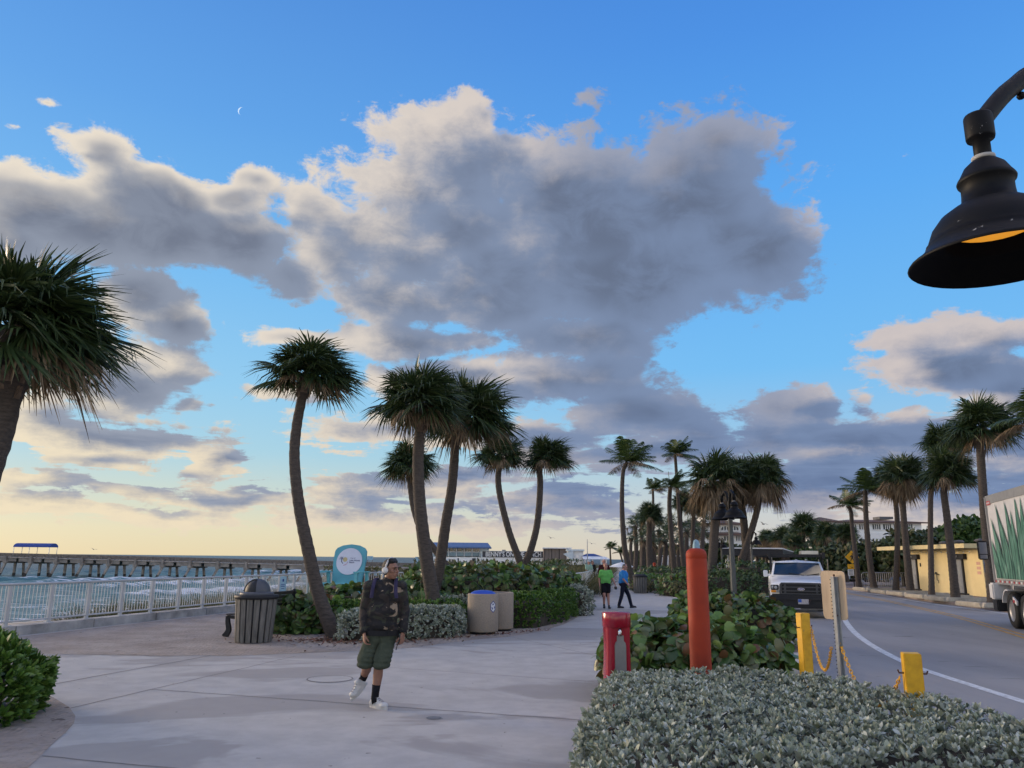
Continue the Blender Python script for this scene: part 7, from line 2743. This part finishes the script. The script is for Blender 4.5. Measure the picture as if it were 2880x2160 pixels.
mb = MB(); mb.prism([(p.x - o[0], p.z - o[2]) for p in p_], 0, .6, Matrix.Translation((0, -.1, 0)) @ Matrix.Rotation(PI / 2, 4, 'X')); mb.build('stair_canopy', M_PALEWALL, stt)
o = (D(1676, 1570, 168).x, 168, D(1676, 1590, 168).z)
pv = thing('pavilion', 'open pavilion with royal blue roof and white fascia', 'pavilion', o)
a, b = D(1640, 1567, 168), D(1706, 1567, 168)
zf = D(1675, 1573, 168).z - o[2]
xa, xb = a.x - o[0], b.x - o[0]
z1p, z2p = D(1675, 1565, 168).z - o[2], D(1675, 1557, 168).z - o[2]
mb = MB().mat(1); mb.add([(xa, 0, zf), (xb + .8, 0, zf), (xb, 2, z1p), (xa, 2, z1p), (xb + .8, 8, zf), (xb, 7, z1p), (xa, 8, zf)], [(0, 1, 2, 3), (1, 4, 5, 2), (0, 6, 4, 1)])
mb.mat(0).add([(xa, 2, z1p), (xb - .6, 2, z1p), (xb - 2.2, 4.5, z2p), (xa + 1.2, 4.5, z2p), (xb - .6, 7, z1p), (xa, 7, z1p)], [(0, 1, 2, 3), (1, 4, 2), (2, 4, 5, 3), (5, 0, 3)])
mb.build('roof', [M_ROYAL, M_WHITE], pv)
for px in (1645, 1666, 1690, 1704):
    mb = PB(o); pbox(mb, px, px + 3, 1573, 1592, 168, .25, .4); mb.build('column', M_WHITE, pv)
c = D(1652, 1555, 130)
mb = MB().mat(0, True); mb.tube([(0, 0, 0), (0, 0, D(1652, 1517, 130).z + .5)], [.10, .05], 6)
tag(mb.build('mast', M_GALV, loc=(c.x, 130, -.5)), 'tall thin mast before the blue pavilion', 'mast')

# ------------------------------------------------------------------ people
def skin_mat(name, c):
    m, nt, b = new_mat(name)
    n = NB(nt)
    tc = nt.nodes.new('ShaderNodeTexCoord').outputs['Object']
    f = n.noise(tc, 14, 3, .5).outputs['Fac']
    nt.links.new(n.mix(f, tuple(x * .82 for x in c), tuple(min(1, x * 1.12) for x in c)), b.inputs['Base Color'])
    b.inputs['Roughness'].default_value = .55
    b.inputs['Subsurface Weight'].default_value = .08
    b.inputs['Subsurface Radius'].default_value = (.02, .008, .004)
    return m


def blob_mesh(name, parts, voxel, mats, smooth_it=4, matfun=None):
    "one continuous surface grown from tapered limbs and rounded masses"
    mb = MB()
    for p in parts:
        if p[0] == 'c':                      # limb a, b, ra, rb
            _, a, b, ra, rb = p
            a, b = Vector(a), Vector(b)
            d = (b - a)
            L = max(d.length, 1e-4)
            z = d / L
            pts, rad = [], []
            for k in range(5):
                th = PI / 2 * k / 4
                pts.append(a - z * ra * math.cos(th)); rad.append(max(ra * math.sin(th), 1e-4))
            for k in range(5):
                th = PI / 2 * k / 4
                pts.append(b + z * rb * math.sin(th)); rad.append(max(rb * math.cos(th), 1e-4))
            mb.tube(pts, rad, 12)
        elif p[0] == 'e':                    # rounded mass centre, radii, rotation
            _, c, r, rot = p
            M = Matrix.Translation(c) @ (rot.to_4x4() if rot is not None else Matrix.Identity(4))
            mb.ball((0, 0, 0), r, 16, M)
        elif p[0] == 'b':
            _, c, s, rot = p
            M = Matrix.Translation(c) @ (rot.to_4x4() if rot is not None else Matrix.Identity(4))
            q = MB(); q.box((0, 0, 0), s)
            mb.add(q.v, q.f, M)
    o = bpy.data.objects.new(name, mb.mesh(name, mats))
    COL.objects.link(o)
    rm = o.modifiers.new('r', 'REMESH')
    rm.mode = 'VOXEL'
    rm.voxel_size = voxel
    sm = o.modifiers.new('s', 'SMOOTH')
    sm.iterations = smooth_it
    sm.factor = .5
    me = evaluated(o)
    bpy.data.objects.remove(o)
    me.polygons.foreach_set('use_smooth', [True] * len(me.polygons))
    if matfun is not None:
        me.materials.clear()
        for m in mats: me.materials.append(m)
        me.polygons.foreach_set('material_index', [matfun(p.center) for p in me.polygons])
    me.name = name
    return me


def V3(*a): return Vector(a)


def hand_parts(w, fdir, side, palm_n, curl=.5, s=1.0):
    "palm, four curled fingers and a thumb from wrist w; fdir: finger direction, side: across the palm towards the thumb"
    f, sd, pn = Vector(fdir).normalized(), Vector(side).normalized(), Vector(palm_n).normalized()
    out = []
    for k, o in enumerate((-.030, -.010, .010, .030)):
        out.append(('c', w + sd * o * .6 * s, w + (f * .085 + sd * o) * s, .016 * s, .0125 * s))
    for k, (o, L) in enumerate(((-.031, .060), (-.0105, .074), (.0105, .080), (.031, .072))):
        a = w + (f * .088 + sd * o) * s
        m = a + (f * math.cos(curl * .6) + pn * math.sin(curl * .6)) * L * .5 * s
        e = m + (f * math.cos(curl * 1.6) + pn * math.sin(curl * 1.6)) * L * .55 * s
        out.append(('c', a, m, .0098 * s, .0088 * s))
        out.append(('c', m, e, .0088 * s, .0072 * s))
    a = w + (f * .028 + sd * .030) * s
    m = a + (f * .6 + sd * .55 + pn * .35).normalized() * .045 * s
    e = m + (f * .85 + sd * .1 + pn * .5).normalized() * .034 * s
    out.append(('c', a, m, .0135 * s, .0105 * s))
    out.append(('c', m, e, .0105 * s, .0085 * s))
    return out


def head_parts(c, yaw, tilt=0.0, s=1.0):
    "skull, jaw, nose, brow, lips, ears; yaw turns the face from the camera (-y) towards +x"
    Rz = Matrix.Rotation(yaw, 3, 'Z') @ Matrix.Rotation(tilt, 3, 'X')
    P = lambda x, y, z: c + Rz @ Vector((x, y, z)) * s
    out = [('e', P(0, .012, .025), (.076 * s, .094 * s, .098 * s), Rz), ('e', P(0, -.022, -.035), (.062 * s, .070 * s, .078 * s), Rz), ('e', P(0, -.052, -.088), (.034 * s, .030 * s, .026 * s), Rz),
           ('c', P(0, -.088, .018), P(0, -.108, -.018), .010 * s, .0145 * s), ('c', P(-.018, -.088, -.025), P(.018, -.088, -.025), .010 * s, .010 * s),
           ('c', P(-.045, -.076, .034), P(.045, -.076, .034), .013 * s, .013 * s), ('c', P(-.02, -.088, -.052), P(.02, -.088, -.052), .0095 * s, .0095 * s), ('c', P(-.018, -.086, -.066), P(.018, -.086, -.066), .010 * s, .010 * s)]
    for q in (-1, 1):
        out.append(('e', P(q * .078, .018, -.005), (.010 * s, .022 * s, .034 * s), Rz))
        out.append(('e', P(q * .045, -.06, -.018), (.024 * s, .022 * s, .022 * s), Rz))
    return out, P


M_EYE = pmat('eye', (.03, .02, .018), .2)


def eyes(P, parent, s=1.0):
    for q in (-1, 1):
        mb = MB().mat(0, True)
        mb.ball(P(q * .032, -.080, .010), (.011 * s, .009 * s, .0065 * s), 8)
        mb.build('eye', M_EYE, parent)
        mb = MB().mat(0, True)
        mb.tube([P(q * .014, -.0935, .030), P(q * .034, -.091, .036), P(q * .052, -.078, .030)], .0048 * s, 6)
        mb.build('eyebrow', M_EYE, parent)


def fabric(name, c, vary=.2, c2=None):
    return pmat(name, c, .9, vary=vary, vscale=9, bump=.25, bscale=30, spec=.15, col2=c2)


def camo():
    m, nt, b = new_mat('camouflage_cloth')
    n = NB(nt)
    tc = nt.nodes.new('ShaderNodeTexCoord').outputs['Object']
    st = n.v('MULTIPLY', tc, (1.0, 1.0, 1.5))
    a = n.noise(st, 6.5, 2.5, .5, dist=.9).outputs['Fac']
    c = n.noise(n.v('ADD', st, (3.3, 1.7, 9.1)), 8.0, 2.0, .5, dist=1.0).outputs['Fac']
    d = n.noise(n.v('ADD', st, (7.7, 4.2, 2.9)), 5.0, 2.5, .5, dist=1.2).outputs['Fac']
    base = n.mix(n.ss(a, .50, .52), (.007, .0065, .008), (.024, .018, .016))
    base = n.mix(n.ss(c, .58, .60), base, (.026, .028, .018))
    base = n.mix(n.ss(d, .665, .675), base, (.25, .19, .135))
    nt.links.new(base, b.inputs['Base Color'])
    b.inputs['Roughness'].default_value = .85
    w = n.noise(tc, 16, 4, .6).outputs['Fac']
    bp = nt.nodes.new('ShaderNodeBump')
    bp.inputs['Strength'].default_value = .6
    bp.inputs['Distance'].default_value = .02
    nt.links.new(w, bp.inputs['Height'])
    nt.links.new(bp.outputs['Normal'], b.inputs['Normal'])
    return m


SK1 = skin_mat('skin_tan', (.23, .115, .075))
SK2 = skin_mat('skin_ruddy', (.36, .18, .135))
M_HAIR = pmat('black_hair', (.008, .007, .007), .6, vary=.3, vscale=40, bump=.6, bscale=90)
M_GREYH = pmat('grey_hair', (.13, .12, .12), .7, vary=.3, vscale=40)
M_SHOEW = pmat('white_leather', (.52, .51, .49), .5, vary=.1, vscale=12)
M_SHOEK = pmat('black_shoe', (.015, .014, .018), .55)
M_SOCK = fabric('black_sock', (.012, .012, .015))


def shoe(parent, heel, toe, mats, s=1.0, up=(0, 0, 1), name='shoe'):
    h, t = Vector(heel), Vector(toe)
    d = (t - h).normalized()
    u = Vector(up)
    u = (u - d * u.dot(d)).normalized()
    L = (t - h).length
    pr = [('c', h + d * .045 * s + u * .045 * s, h + d * (L - .06 * s) + u * .036 * s, .045 * s, .036 * s), ('c', h + d * .05 * s + u * .05 * s, h + d * .085 * s + u * .10 * s, .046 * s, .038 * s),
          ('e', h + d * (L - .055 * s) + u * .036 * s, (.05 * s, .055 * s, .036 * s), None), ('c', h + d * .09 * s + u * .075 * s, h + d * (L - .09 * s) + u * .045 * s, .034 * s, .030 * s)]
    o = link(name, blob_mesh(name, pr, .008 * s, [mats], 3), parent)
    x = d.cross(u).normalized()
    M = Matrix((Vector((*x, 0)), Vector((*d, 0)), Vector((*u, 0)), Vector((0, 0, 0, 1)))).transposed()
    M.translation = h
    sl = [(.036 * s * math.cos(a) * (1.0 if math.sin(a) < 0 else 1.16), (L / 2) + (L / 2 + .006) * math.sin(a)) for a in np.linspace(0, 2 * PI, 21)[:-1]]
    mb = MB(); mb.prism([(a * 1.12, b) for a, b in sl], -.004 * s, .026 * s, M)
    mb.build('sole', mats, o)
    if s > .97 and mats is M_SHOEW:
        mb = MB().mat(0, True)
        for k in range(4):
            c = h + d * (.115 + .028 * k) * s + u * (.108 - .012 * k) * s
            mb.tube([c - x * .026, c + u * .006, c + x * .026], .0045, 5)
        mb.build('laces', pmat('grey_laces', (.24, .23, .24), .7), o)
    return o


# ---- the walking man with headphones
gm = G(1080, 1977)
man = thing('person', 'man in dark camouflage jacket, olive shorts and white headphones walking past', 'person', (gm.x - .02, 9.62, 0))
man.scale = (.985, .985, .975)
U = lambda x, y, z: Vector((x, y, z))
hd_c = U(.088, -.03, 1.615)
yaw = R(60)
hp, HP = head_parts(hd_c, yaw, .06)
neck = U(.055, .015, 1.475)
shL, shR = U(-.165, -.03, 1.405), U(.205, .055, 1.405)
elL, elR = U(-.222, .03, 1.125), U(.262, .075, 1.125)
wrL, wrR = U(-.198, -.065, .865), U(.262, -.01, .865)
hipL, hipR = U(-.10, .03, .83), U(.085, .03, .83)
knL, knR = U(-.155, .02, .475), U(-.012, -.015, .475)
anL, anR = U(-.235, .24, .30), U(-.045, .0, .105)
pr = list(hp)
pr += [('c', U(.05, .02, 1.44), U(.075, .0, 1.55), .066, .060), ('e', U(.02, .015, 1.30), (.165, .105, .16), None), ('e', U(0, .02, 1.08), (.155, .105, .17), None), ('e', U(-.005, .03, .88), (.16, .11, .11), None)]
for a, b, c, r in ((shL, elL, wrL, .047), (shR, elR, wrR, .047)):
    pr += [('c', a, b, r, r * .82), ('c', b, c, r * .8, r * .58)]
for a, b, c in ((hipL, knL, anL), (hipR, knR, anR)):
    m = b.lerp(c, .32)
    back = Vector((0, .022, 0))
    pr += [('c', a, b, .085, .060), ('c', b, m + back, .058, .060), ('c', m + back, c, .058, .038)]
pr += [('c', anR + V3(0, .02, -.02), anR + V3(.10, -.08, -.06), .036, .028), ('c', anL, anL + V3(-.08, -.02, -.13), .036, .028)]
pr += hand_parts(wrL + V3(.004, -.012, -.012), (.10, -.12, -1), (.45, -.9, 0), (.9, .4, 0), .95)
pr += hand_parts(wrR + V3(0, -.008, -.012), (-.06, -.1, -1), (-.5, -.86, 0), (-.85, .5, 0), .9)
body = link('body', blob_mesh('body', pr, .0058, [SK1], 3), man)
eyes(HP, body)
mb = MB().mat(0, True)
mb.tube([HP(-.018, -.0965, -.056), HP(0, -.100, -.058), HP(.018, -.0965, -.056)], .004, 6)
mb.build('mouth', pmat('lips', (.14, .055, .045), .5), body)
# hair: short black with a fade
Rz = Matrix.Rotation(yaw, 3, 'Z')
hr = [('e', HP(0, .030, .046), (.081, .092, .084), Rz), ('e', HP(0, .055, -.01), (.072, .062, .07), Rz), ('c', HP(-.038, -.038, .096), HP(.038, -.038, .096), .024, .024), ('c', HP(-.045, -.01, .112), HP(.045, -.01, .112), .028, .028)]
hair = blob_mesh('hair', hr, .008, [M_HAIR], 2)
link('hair', hair, man)
# headphones
mb = MB().mat(0, True)
arc = []
for k in range(21):
    a = PI * k / 20
    arc.append(HP(.096 * math.cos(a), .012 - .01 * math.sin(a), .0 + .142 * math.sin(a)))
mb.tube(arc, .0115, 8)
hph = mb.build('headphones', M_SHOEW, man)
for q in (-1, 1):
    mb = MB().mat(0, True)
    M = Matrix.Translation(HP(q * .098, .015, -.012)) @ (Rz @ Matrix.Rotation(q * PI / 2, 3, 'Y')).to_4x4()
    mb.lathe([(0, .024), (.026, .024), (.034, .018), (.040, .004), (.041, -.006), (.036, -.022), (0, -.022)], 24, M=M)
    mb.build('ear_cup', M_SHOEW, hph)
# jacket
M_CAMO = camo()
jk = [('e', U(.018, .012, 1.300), (.205, .138, .165), None), ('c', shL, shR, .082, .082), ('e', U(.006, .012, 1.11), (.205, .145, .20), None), ('e', U(-.004, .02, .955), (.198, .142, .115), None), ('c', U(-.12, .02, .905), U(.115, .03, .905), .098, .098),
      ('c', U(.045, .025, 1.44), U(.055, .015, 1.475), .085, .080)]
for a, b, c in ((shL, elL, wrL), (shR, elR, wrR)):
    jk += [('c', a, b, .076, .066), ('c', b, c.lerp(b, .12), .066, .055)]
jm = blob_mesh('jacket', jk, .0095, [M_CAMO], 3)
for v in jm.vertices:
    w_ = mnoise.noise((v.co.x * 8, v.co.y * 8, v.co.z * 12)) * .011 + mnoise.noise((v.co.x * 20, v.co.y * 20, v.co.z * 26 + 5)) * .005
    v.co += v.normal * w_
jko = link('jacket', jm, man)
M_ZIP = pmat('dark_rib_knit', (.010, .010, .012), .9)
mb = MB().mat(0, True)
for a, b in ((elL, wrL), (elR, wrR)):
    d = (b - a).normalized()
    mb.tube([b - d * .035, b + d * .005], [.052, .047], 14)
mb.build('cuff', M_ZIP, jko)
mb = MB().mat(0, True)
hem = [(U(-.003 + .212 * math.cos(a), .022 + .150 * math.sin(a), 0)) for a in np.linspace(0, 2 * PI, 33)[:-1]]
vs = [h + V3(0, 0, z) for z in (.832, .892) for h in hem]
mb.add(vs, [(i, (i + 1) % 32, 32 + (i + 1) % 32, 32 + i) for i in range(32)])
mb.build('hem_band', M_ZIP, jko)
mb = MB().mat(0, True)
zl_ = [U(.095, -.118, 1.42), U(.105, -.137, 1.30), U(.105, -.142, 1.12), U(.10, -.132, .95), U(.10, -.128, .86)]
mb.tube(smooth_line(zl_, 5), .006, 6)
mb.build('zip', M_ZIP, jko)
# backpack with purple straps
M_PURPLE = fabric('purple_strap', (.045, .040, .085))
bk = [('b', U(-.03, .21, 1.20), (.30, .16, .44), None)]
bpk = link('backpack', blob_mesh('backpack', bk, .02, [fabric('dark_backpack', (.03, .028, .05))], 6), man)
for sx, x in ((-1, -.105), (1, .165)):
    mb = MB().mat(0, True)
    pts = smooth_line([U(x * .8, .14, 1.46), U(x * .92, .0, 1.505), U(x * 1.0, -.105, 1.43), U(x * 1.06, -.150, 1.34), U(x * 1.12, -.142, 1.28)], 6)
    vs, fs = [], []
    for i, p in enumerate(pts):
        t = (pts[min(i + 1, len(pts) - 1)] - pts[max(i - 1, 0)]).normalized()
        wdt = V3(1, 0, 0) * .022
        nn = t.cross(V3(1, 0, 0)).normalized() * .006
        vs += [p - wdt + nn, p + wdt + nn, p + wdt - nn, p - wdt - nn]
    for i in range(len(pts) - 1):
        for k in range(4): fs.append((4 * i + k, 4 * i + (k + 1) % 4, 4 * i + 4 + (k + 1) % 4, 4 * i + 4 + k))
    fs += [(0, 1, 2, 3), tuple(4 * (len(pts) - 1) + k for k in (3, 2, 1, 0))]
    mb.add(vs, fs)
    mb.build('strap', M_PURPLE, bpk)
# shorts
M_OLIVE = fabric('olive_shorts', (.060, .072, .052), .22, (.040, .050, .036))
VS, FS, ofs = [], [], 0
for a, b, ex, px_ in ((hipL, knL, V3(-.022, 0, .03), -.065), (hipR, knR, V3(.034, 0, .03), .055)):
    e = b + ex
    leg = [('e', U(px_, .028, .81), (.122, .125, .12), None), ('c', U(px_ * .4, .03, .84), U(px_ * 1.5, .03, .84), .10, .10)]
    for t in np.linspace(0, 1, 7):
        c = a.lerp(e, t) + V3(0, 0, -.02)
        leg.append(('e', c, (.100 + .008 * t, .106 + .012 * t, .05), None))
    leg.append(('c', a, e + V3(0, 0, .05), .098, .105))
    me_ = blob_mesh('shorts_leg', leg, .010, [M_OLIVE], 2)
    # folds in the cloth
    for v in me_.vertices:
        w_ = mnoise.noise((v.co.x * 9, v.co.y * 9, v.co.z * 4.5)) * .010
        v.co += v.normal * w_
    VS += [tuple(v.co) for v in me_.vertices]
    FS += [[i + ofs for i in q.vertices] for q in me_.polygons]
    ofs = len(VS)
me_ = bpy.data.meshes.new('shorts')
me_.from_pydata(VS, [], FS)
me_.materials.append(M_OLIVE)
me_.polygons.foreach_set('use_smooth', [True] * len(FS))
link('shorts', me_, man)
# socks and shoes
mb = MB().mat(0, True)
d = (anR - knR).normalized()
mb.tube([knR.lerp(anR, .58), anR.lerp(knR, .2), anR, anR + V3(0.02, -.02, -.05)], [.051, .046, .046, .05], 16)
mb.build('sock', M_SOCK, man)
mb = MB().mat(0, True)
d = (anL - knL).normalized()
mb.tube([knL.lerp(anL, .70), anL, anL + V3(-.045, -.02, -.075)], [.049, .044, .046], 16)
mb.build('sock', M_SOCK, man)
shoe(man, (-.105, .055, .005), (.125, -.125, .005), M_SHOEW, 1.05)
shoe(man, (-.200, .285, .235), (-.345, .14, .055), M_SHOEW, 1.05, up=(-.55, -.62, .45))
mb = MB().mat(0, True)
mb.tube(smooth_line([(0, 0, 0), (.004, -.005, -.06), (-.02, .0, -.11), (-.035, .0, -.17)], 5), .006, 6)
tag(mb.build('wrist_strap', M_BLACK, loc=(man.location.x + .225, man.location.y - .06, .82)), 'thin dark strap dangling from the hand of the man with headphones', 'strap')


# ---- smaller figures
def figure(label, loc, J, head_yaw, skin, hair, top, top_mat, bottom, bottom_mat, shoes, voxel=.014, s=1.0, head_tilt=.08, cap=None, socks=None, girth=1.0):
    t = thing('person', label, 'person', loc, 0, 'people on the promenade')
    g = {k: Vector(v) * s for k, v in J.items()}
    hp, HP = head_parts(g['head'], head_yaw, head_tilt, s)
    sp_, pe = g['chest'], g['pelvis']
    pr = hp + [('c', g['chest'] + V3(0, 0, .17 * s), g['head'] - V3(0, 0, .06 * s), .06 * s, .055 * s), ('e', sp_, (.165 * s, .11 * s, .18 * s), None), ('e', (sp_ + pe) / 2, (.15 * s, .115 * s, .18 * s), None), ('e', pe, (.16 * s, .115 * s, .12 * s), None)]
    for q in 'LR':
        a, b, c = g['sh' + q], g['el' + q], g['wr' + q]
        pr += [('c', a, b, .045 * s, .037 * s), ('c', b, c, .037 * s, .027 * s)]
        dr = (c - b).normalized()
        pr += hand_parts(c, dr, (0, -1, 0), (1 if q == 'L' else -1, 0, 0), .7, s)
        a, b, c = g['hi' + q], g['kn' + q], g['an' + q]
        m = b.lerp(c, .3) + V3(0, .018 * s, 0)
        pr += [('c', a, b, .082 * s, .056 * s), ('c', b, m, .055 * s, .056 * s), ('c', m, c, .055 * s, .036 * s)]
    bo = link('body', blob_mesh('body', pr, min(voxel, .0095), [skin], 3), t)
    eyes(HP, bo, s)
    if hair is not None:
        Rz = Matrix.Rotation(head_yaw, 3, 'Z')
        hr = [('e', HP(0, .03, .042), (.081 * s, .088 * s, .078 * s), Rz), ('e', HP(0, .055, -.01), (.074 * s, .058 * s, .066 * s), Rz)]
        link('hair', blob_mesh('hair', hr, .012, [hair], 2), t)
    if cap is not None:
        Rz = Matrix.Rotation(head_yaw, 3, 'Z')
        link('cap', blob_mesh('cap', [('e', HP(0, .014, .060), (.086 * s, .10 * s, .066 * s), Rz), ('e', HP(0, -.10, .042), (.06 * s, .07 * s, .012 * s), Rz)], .012, [cap], 2), t)
    sh = [('e', sp_ + V3(0, 0, -.01), (.195 * s * girth, .140 * s * girth, .19 * s), None), ('c', g['shL'], g['shR'], .068 * s, .068 * s), ('e', (sp_ + pe) / 2, (.185 * s * girth, .145 * s * girth, .20 * s), None), ('c', pe + V3(-.08 * s, 0, .08 * s), pe + V3(.08 * s, 0, .08 * s), .115 * s * girth, .115 * s * girth)]
    for q in 'LR':
        a, b, c = g['sh' + q], g['el' + q], g['wr' + q]
        if top == 'tee': sh.append(('c', a, a.lerp(b, .72), .068 * s, .062 * s))
        else: sh += [('c', a, b, .066 * s, .056 * s), ('c', b, b.lerp(c, .9), .055 * s, .046 * s)]
    link('shirt', blob_mesh('shirt', sh, voxel, [top_mat], 3), t)
    bt = [('e', pe, (.18 * s, .132 * s, .12 * s), None)]
    for q in 'LR':
        a, b, c = g['hi' + q], g['kn' + q], g['an' + q]
        if bottom == 'shorts': bt += [('c', a, a.lerp(b, .55), .105 * s, .104 * s)]
        elif bottom == 'long shorts': bt += [('c', a, b.lerp(a, .05), .105 * s, .098 * s)]
        else: bt += [('c', a, b, .100 * s, .078 * s), ('c', b, c + V3(0, 0, .0), .078 * s, .064 * s)]
    link('shorts' if 'shorts' in bottom else 'trousers', blob_mesh('trousers', bt, voxel, [bottom_mat], 3), t)
    for q in 'LR':
        if 'toe' + q in g:
            shoe(t, g['heel' + q], g['toe' + q], shoes, s)
    return t


walk = dict(head=(0, -.02, 1.60), chest=(0, 0, 1.28), pelvis=(0, .01, .93), shL=(-.185, 0, 1.40), shR=(.185, 0, 1.40), elL=(-.25, .05, 1.12), elR=(.27, .03, 1.13), wrL=(-.25, -.02, .87), wrR=(.36, -.06, .90),
            hiL=(-.085, 0, .88), hiR=(.085, 0, .88), knL=(-.085, -.10, .48), knR=(.085, .02, .48), anL=(-.08, .06, .12), anR=(.10, -.02, .09), heelL=(-.075, .10, .06), toeL=(-.09, -.13, .015), heelR=(.10, .03, .0), toeR=(.12, -.22, .0))
g1 = D(1704, 1640, 28.6)
figure('bald man in bright green T-shirt and black shorts walking towards the camera', (g1.x, 28.6, 0), walk, R(6), SK2, None, 'tee', fabric('lime_green_shirt', (.13, .40, .10), .12), 'shorts', fabric('black_shorts', (.010, .010, .014)), M_SHOEK, s=.92, girth=1.08)
mb = MB().mat(0, True); mb.tube([(0, 0, 0), (.005, -.02, -.32)], [.011, .009], 8)
tag(mb.build('walking_stick', pmat('pale_wood', (.36, .30, .2), .6), loc=(g1.x - .235, 28.56, .77)), 'short pale stick in the right hand of the man in the green T-shirt', 'stick')
mb = MB(); mb.box((0, 0, 0), (.10, .07, .11), bev=.015)
tag(mb.build('camera_case', M_BLACK, loc=(g1.x + .335, 28.5, .72)), 'small black case in the left hand of the man in the green T-shirt', 'case')
stride = dict(head=(.06, -.02, 1.575), chest=(0, 0, 1.27), pelvis=(-.02, .01, .92), shL=(-.06, -.15, 1.39), shR=(.05, .15, 1.39), elL=(-.03, -.17, 1.10), elR=(.10, .18, 1.12), wrL=(.14, -.19, .90), wrR=(.20, .12, .90),
              hiL=(-.03, -.07, .88), hiR=(.0, .08, .88), knL=(-.10, -.09, .48), knR=(.20, .10, .49), anL=(-.22, -.10, .10), anR=(.30, .10, .09), heelL=(-.28, -.10, .0), toeL=(-.02, -.13, .0), heelR=(.24, .10, .0), toeR=(.50, .08, .02))
g2 = D(1754, 1640, 29.0)
figure('grey-haired man in bright blue polo shirt and navy trousers striding to the right', (g2.x, 29.0, 0), stride, R(62), SK2, M_GREYH, 'tee', fabric('bright_blue_shirt', (.035, .20, .52), .12), 'trousers', fabric('navy_trousers', (.012, .014, .028)), M_SHOEK, s=.92, head_tilt=.35)
stand = dict(head=(0.02, -.02, 1.56), chest=(0, 0, 1.26), pelvis=(-.01, .01, .92), shL=(-.16, -.05, 1.38), shR=(.16, .05, 1.38), elL=(-.17, -.10, 1.10), elR=(.22, -.02, 1.10), wrL=(.02, -.18, .98), wrR=(.12, -.16, .98),
             hiL=(-.08, 0, .88), hiR=(.08, 0, .88), knL=(-.08, -.01, .47), knR=(.08, -.01, .47), anL=(-.08, .02, .09), anR=(.08, .02, .09), heelL=(-.08, .06, 0), toeL=(-.05, -.19, 0), heelR=(.08, .06, 0), toeR=(.13, -.19, 0))
g3 = D(1656, 1620, 47)
figure('man in pale mint shirt, shorts and white cap standing at the white railing', (g3.x, 47, 0), stand, R(40), SK2, M_GREYH, 'tee', fabric('mint_shirt', (.28, .42, .33), .1), 'long shorts', fabric('grey_shorts', (.13, .12, .14)), pmat('tan_shoe', (.12, .09, .08), .7), s=.98, cap=fabric('pale_cap', (.42, .44, .48)), voxel=.016)
g4 = D(1666, 1620, 48.2)
figure('person in black standing right behind the man with the mint shirt', (g4.x, 48.2, 0), stand, R(60), SK2, M_HAIR, 'long', fabric('black_top', (.014, .013, .016)), 'trousers', fabric('dark_jeans', (.02, .024, .04)), M_SHOEK, s=.97, voxel=.016)
g5 = D(1699.5, 1620, 37)
figure('person with reddish face half hidden behind the man in green', (g5.x, 37, 0), walk, R(0), SK2, None, 'long', fabric('dark_red_top', (.045, .012, .014)), 'trousers', fabric('black_trousers', (.012, .012, .015)), M_SHOEK, s=1.0, voxel=.016)
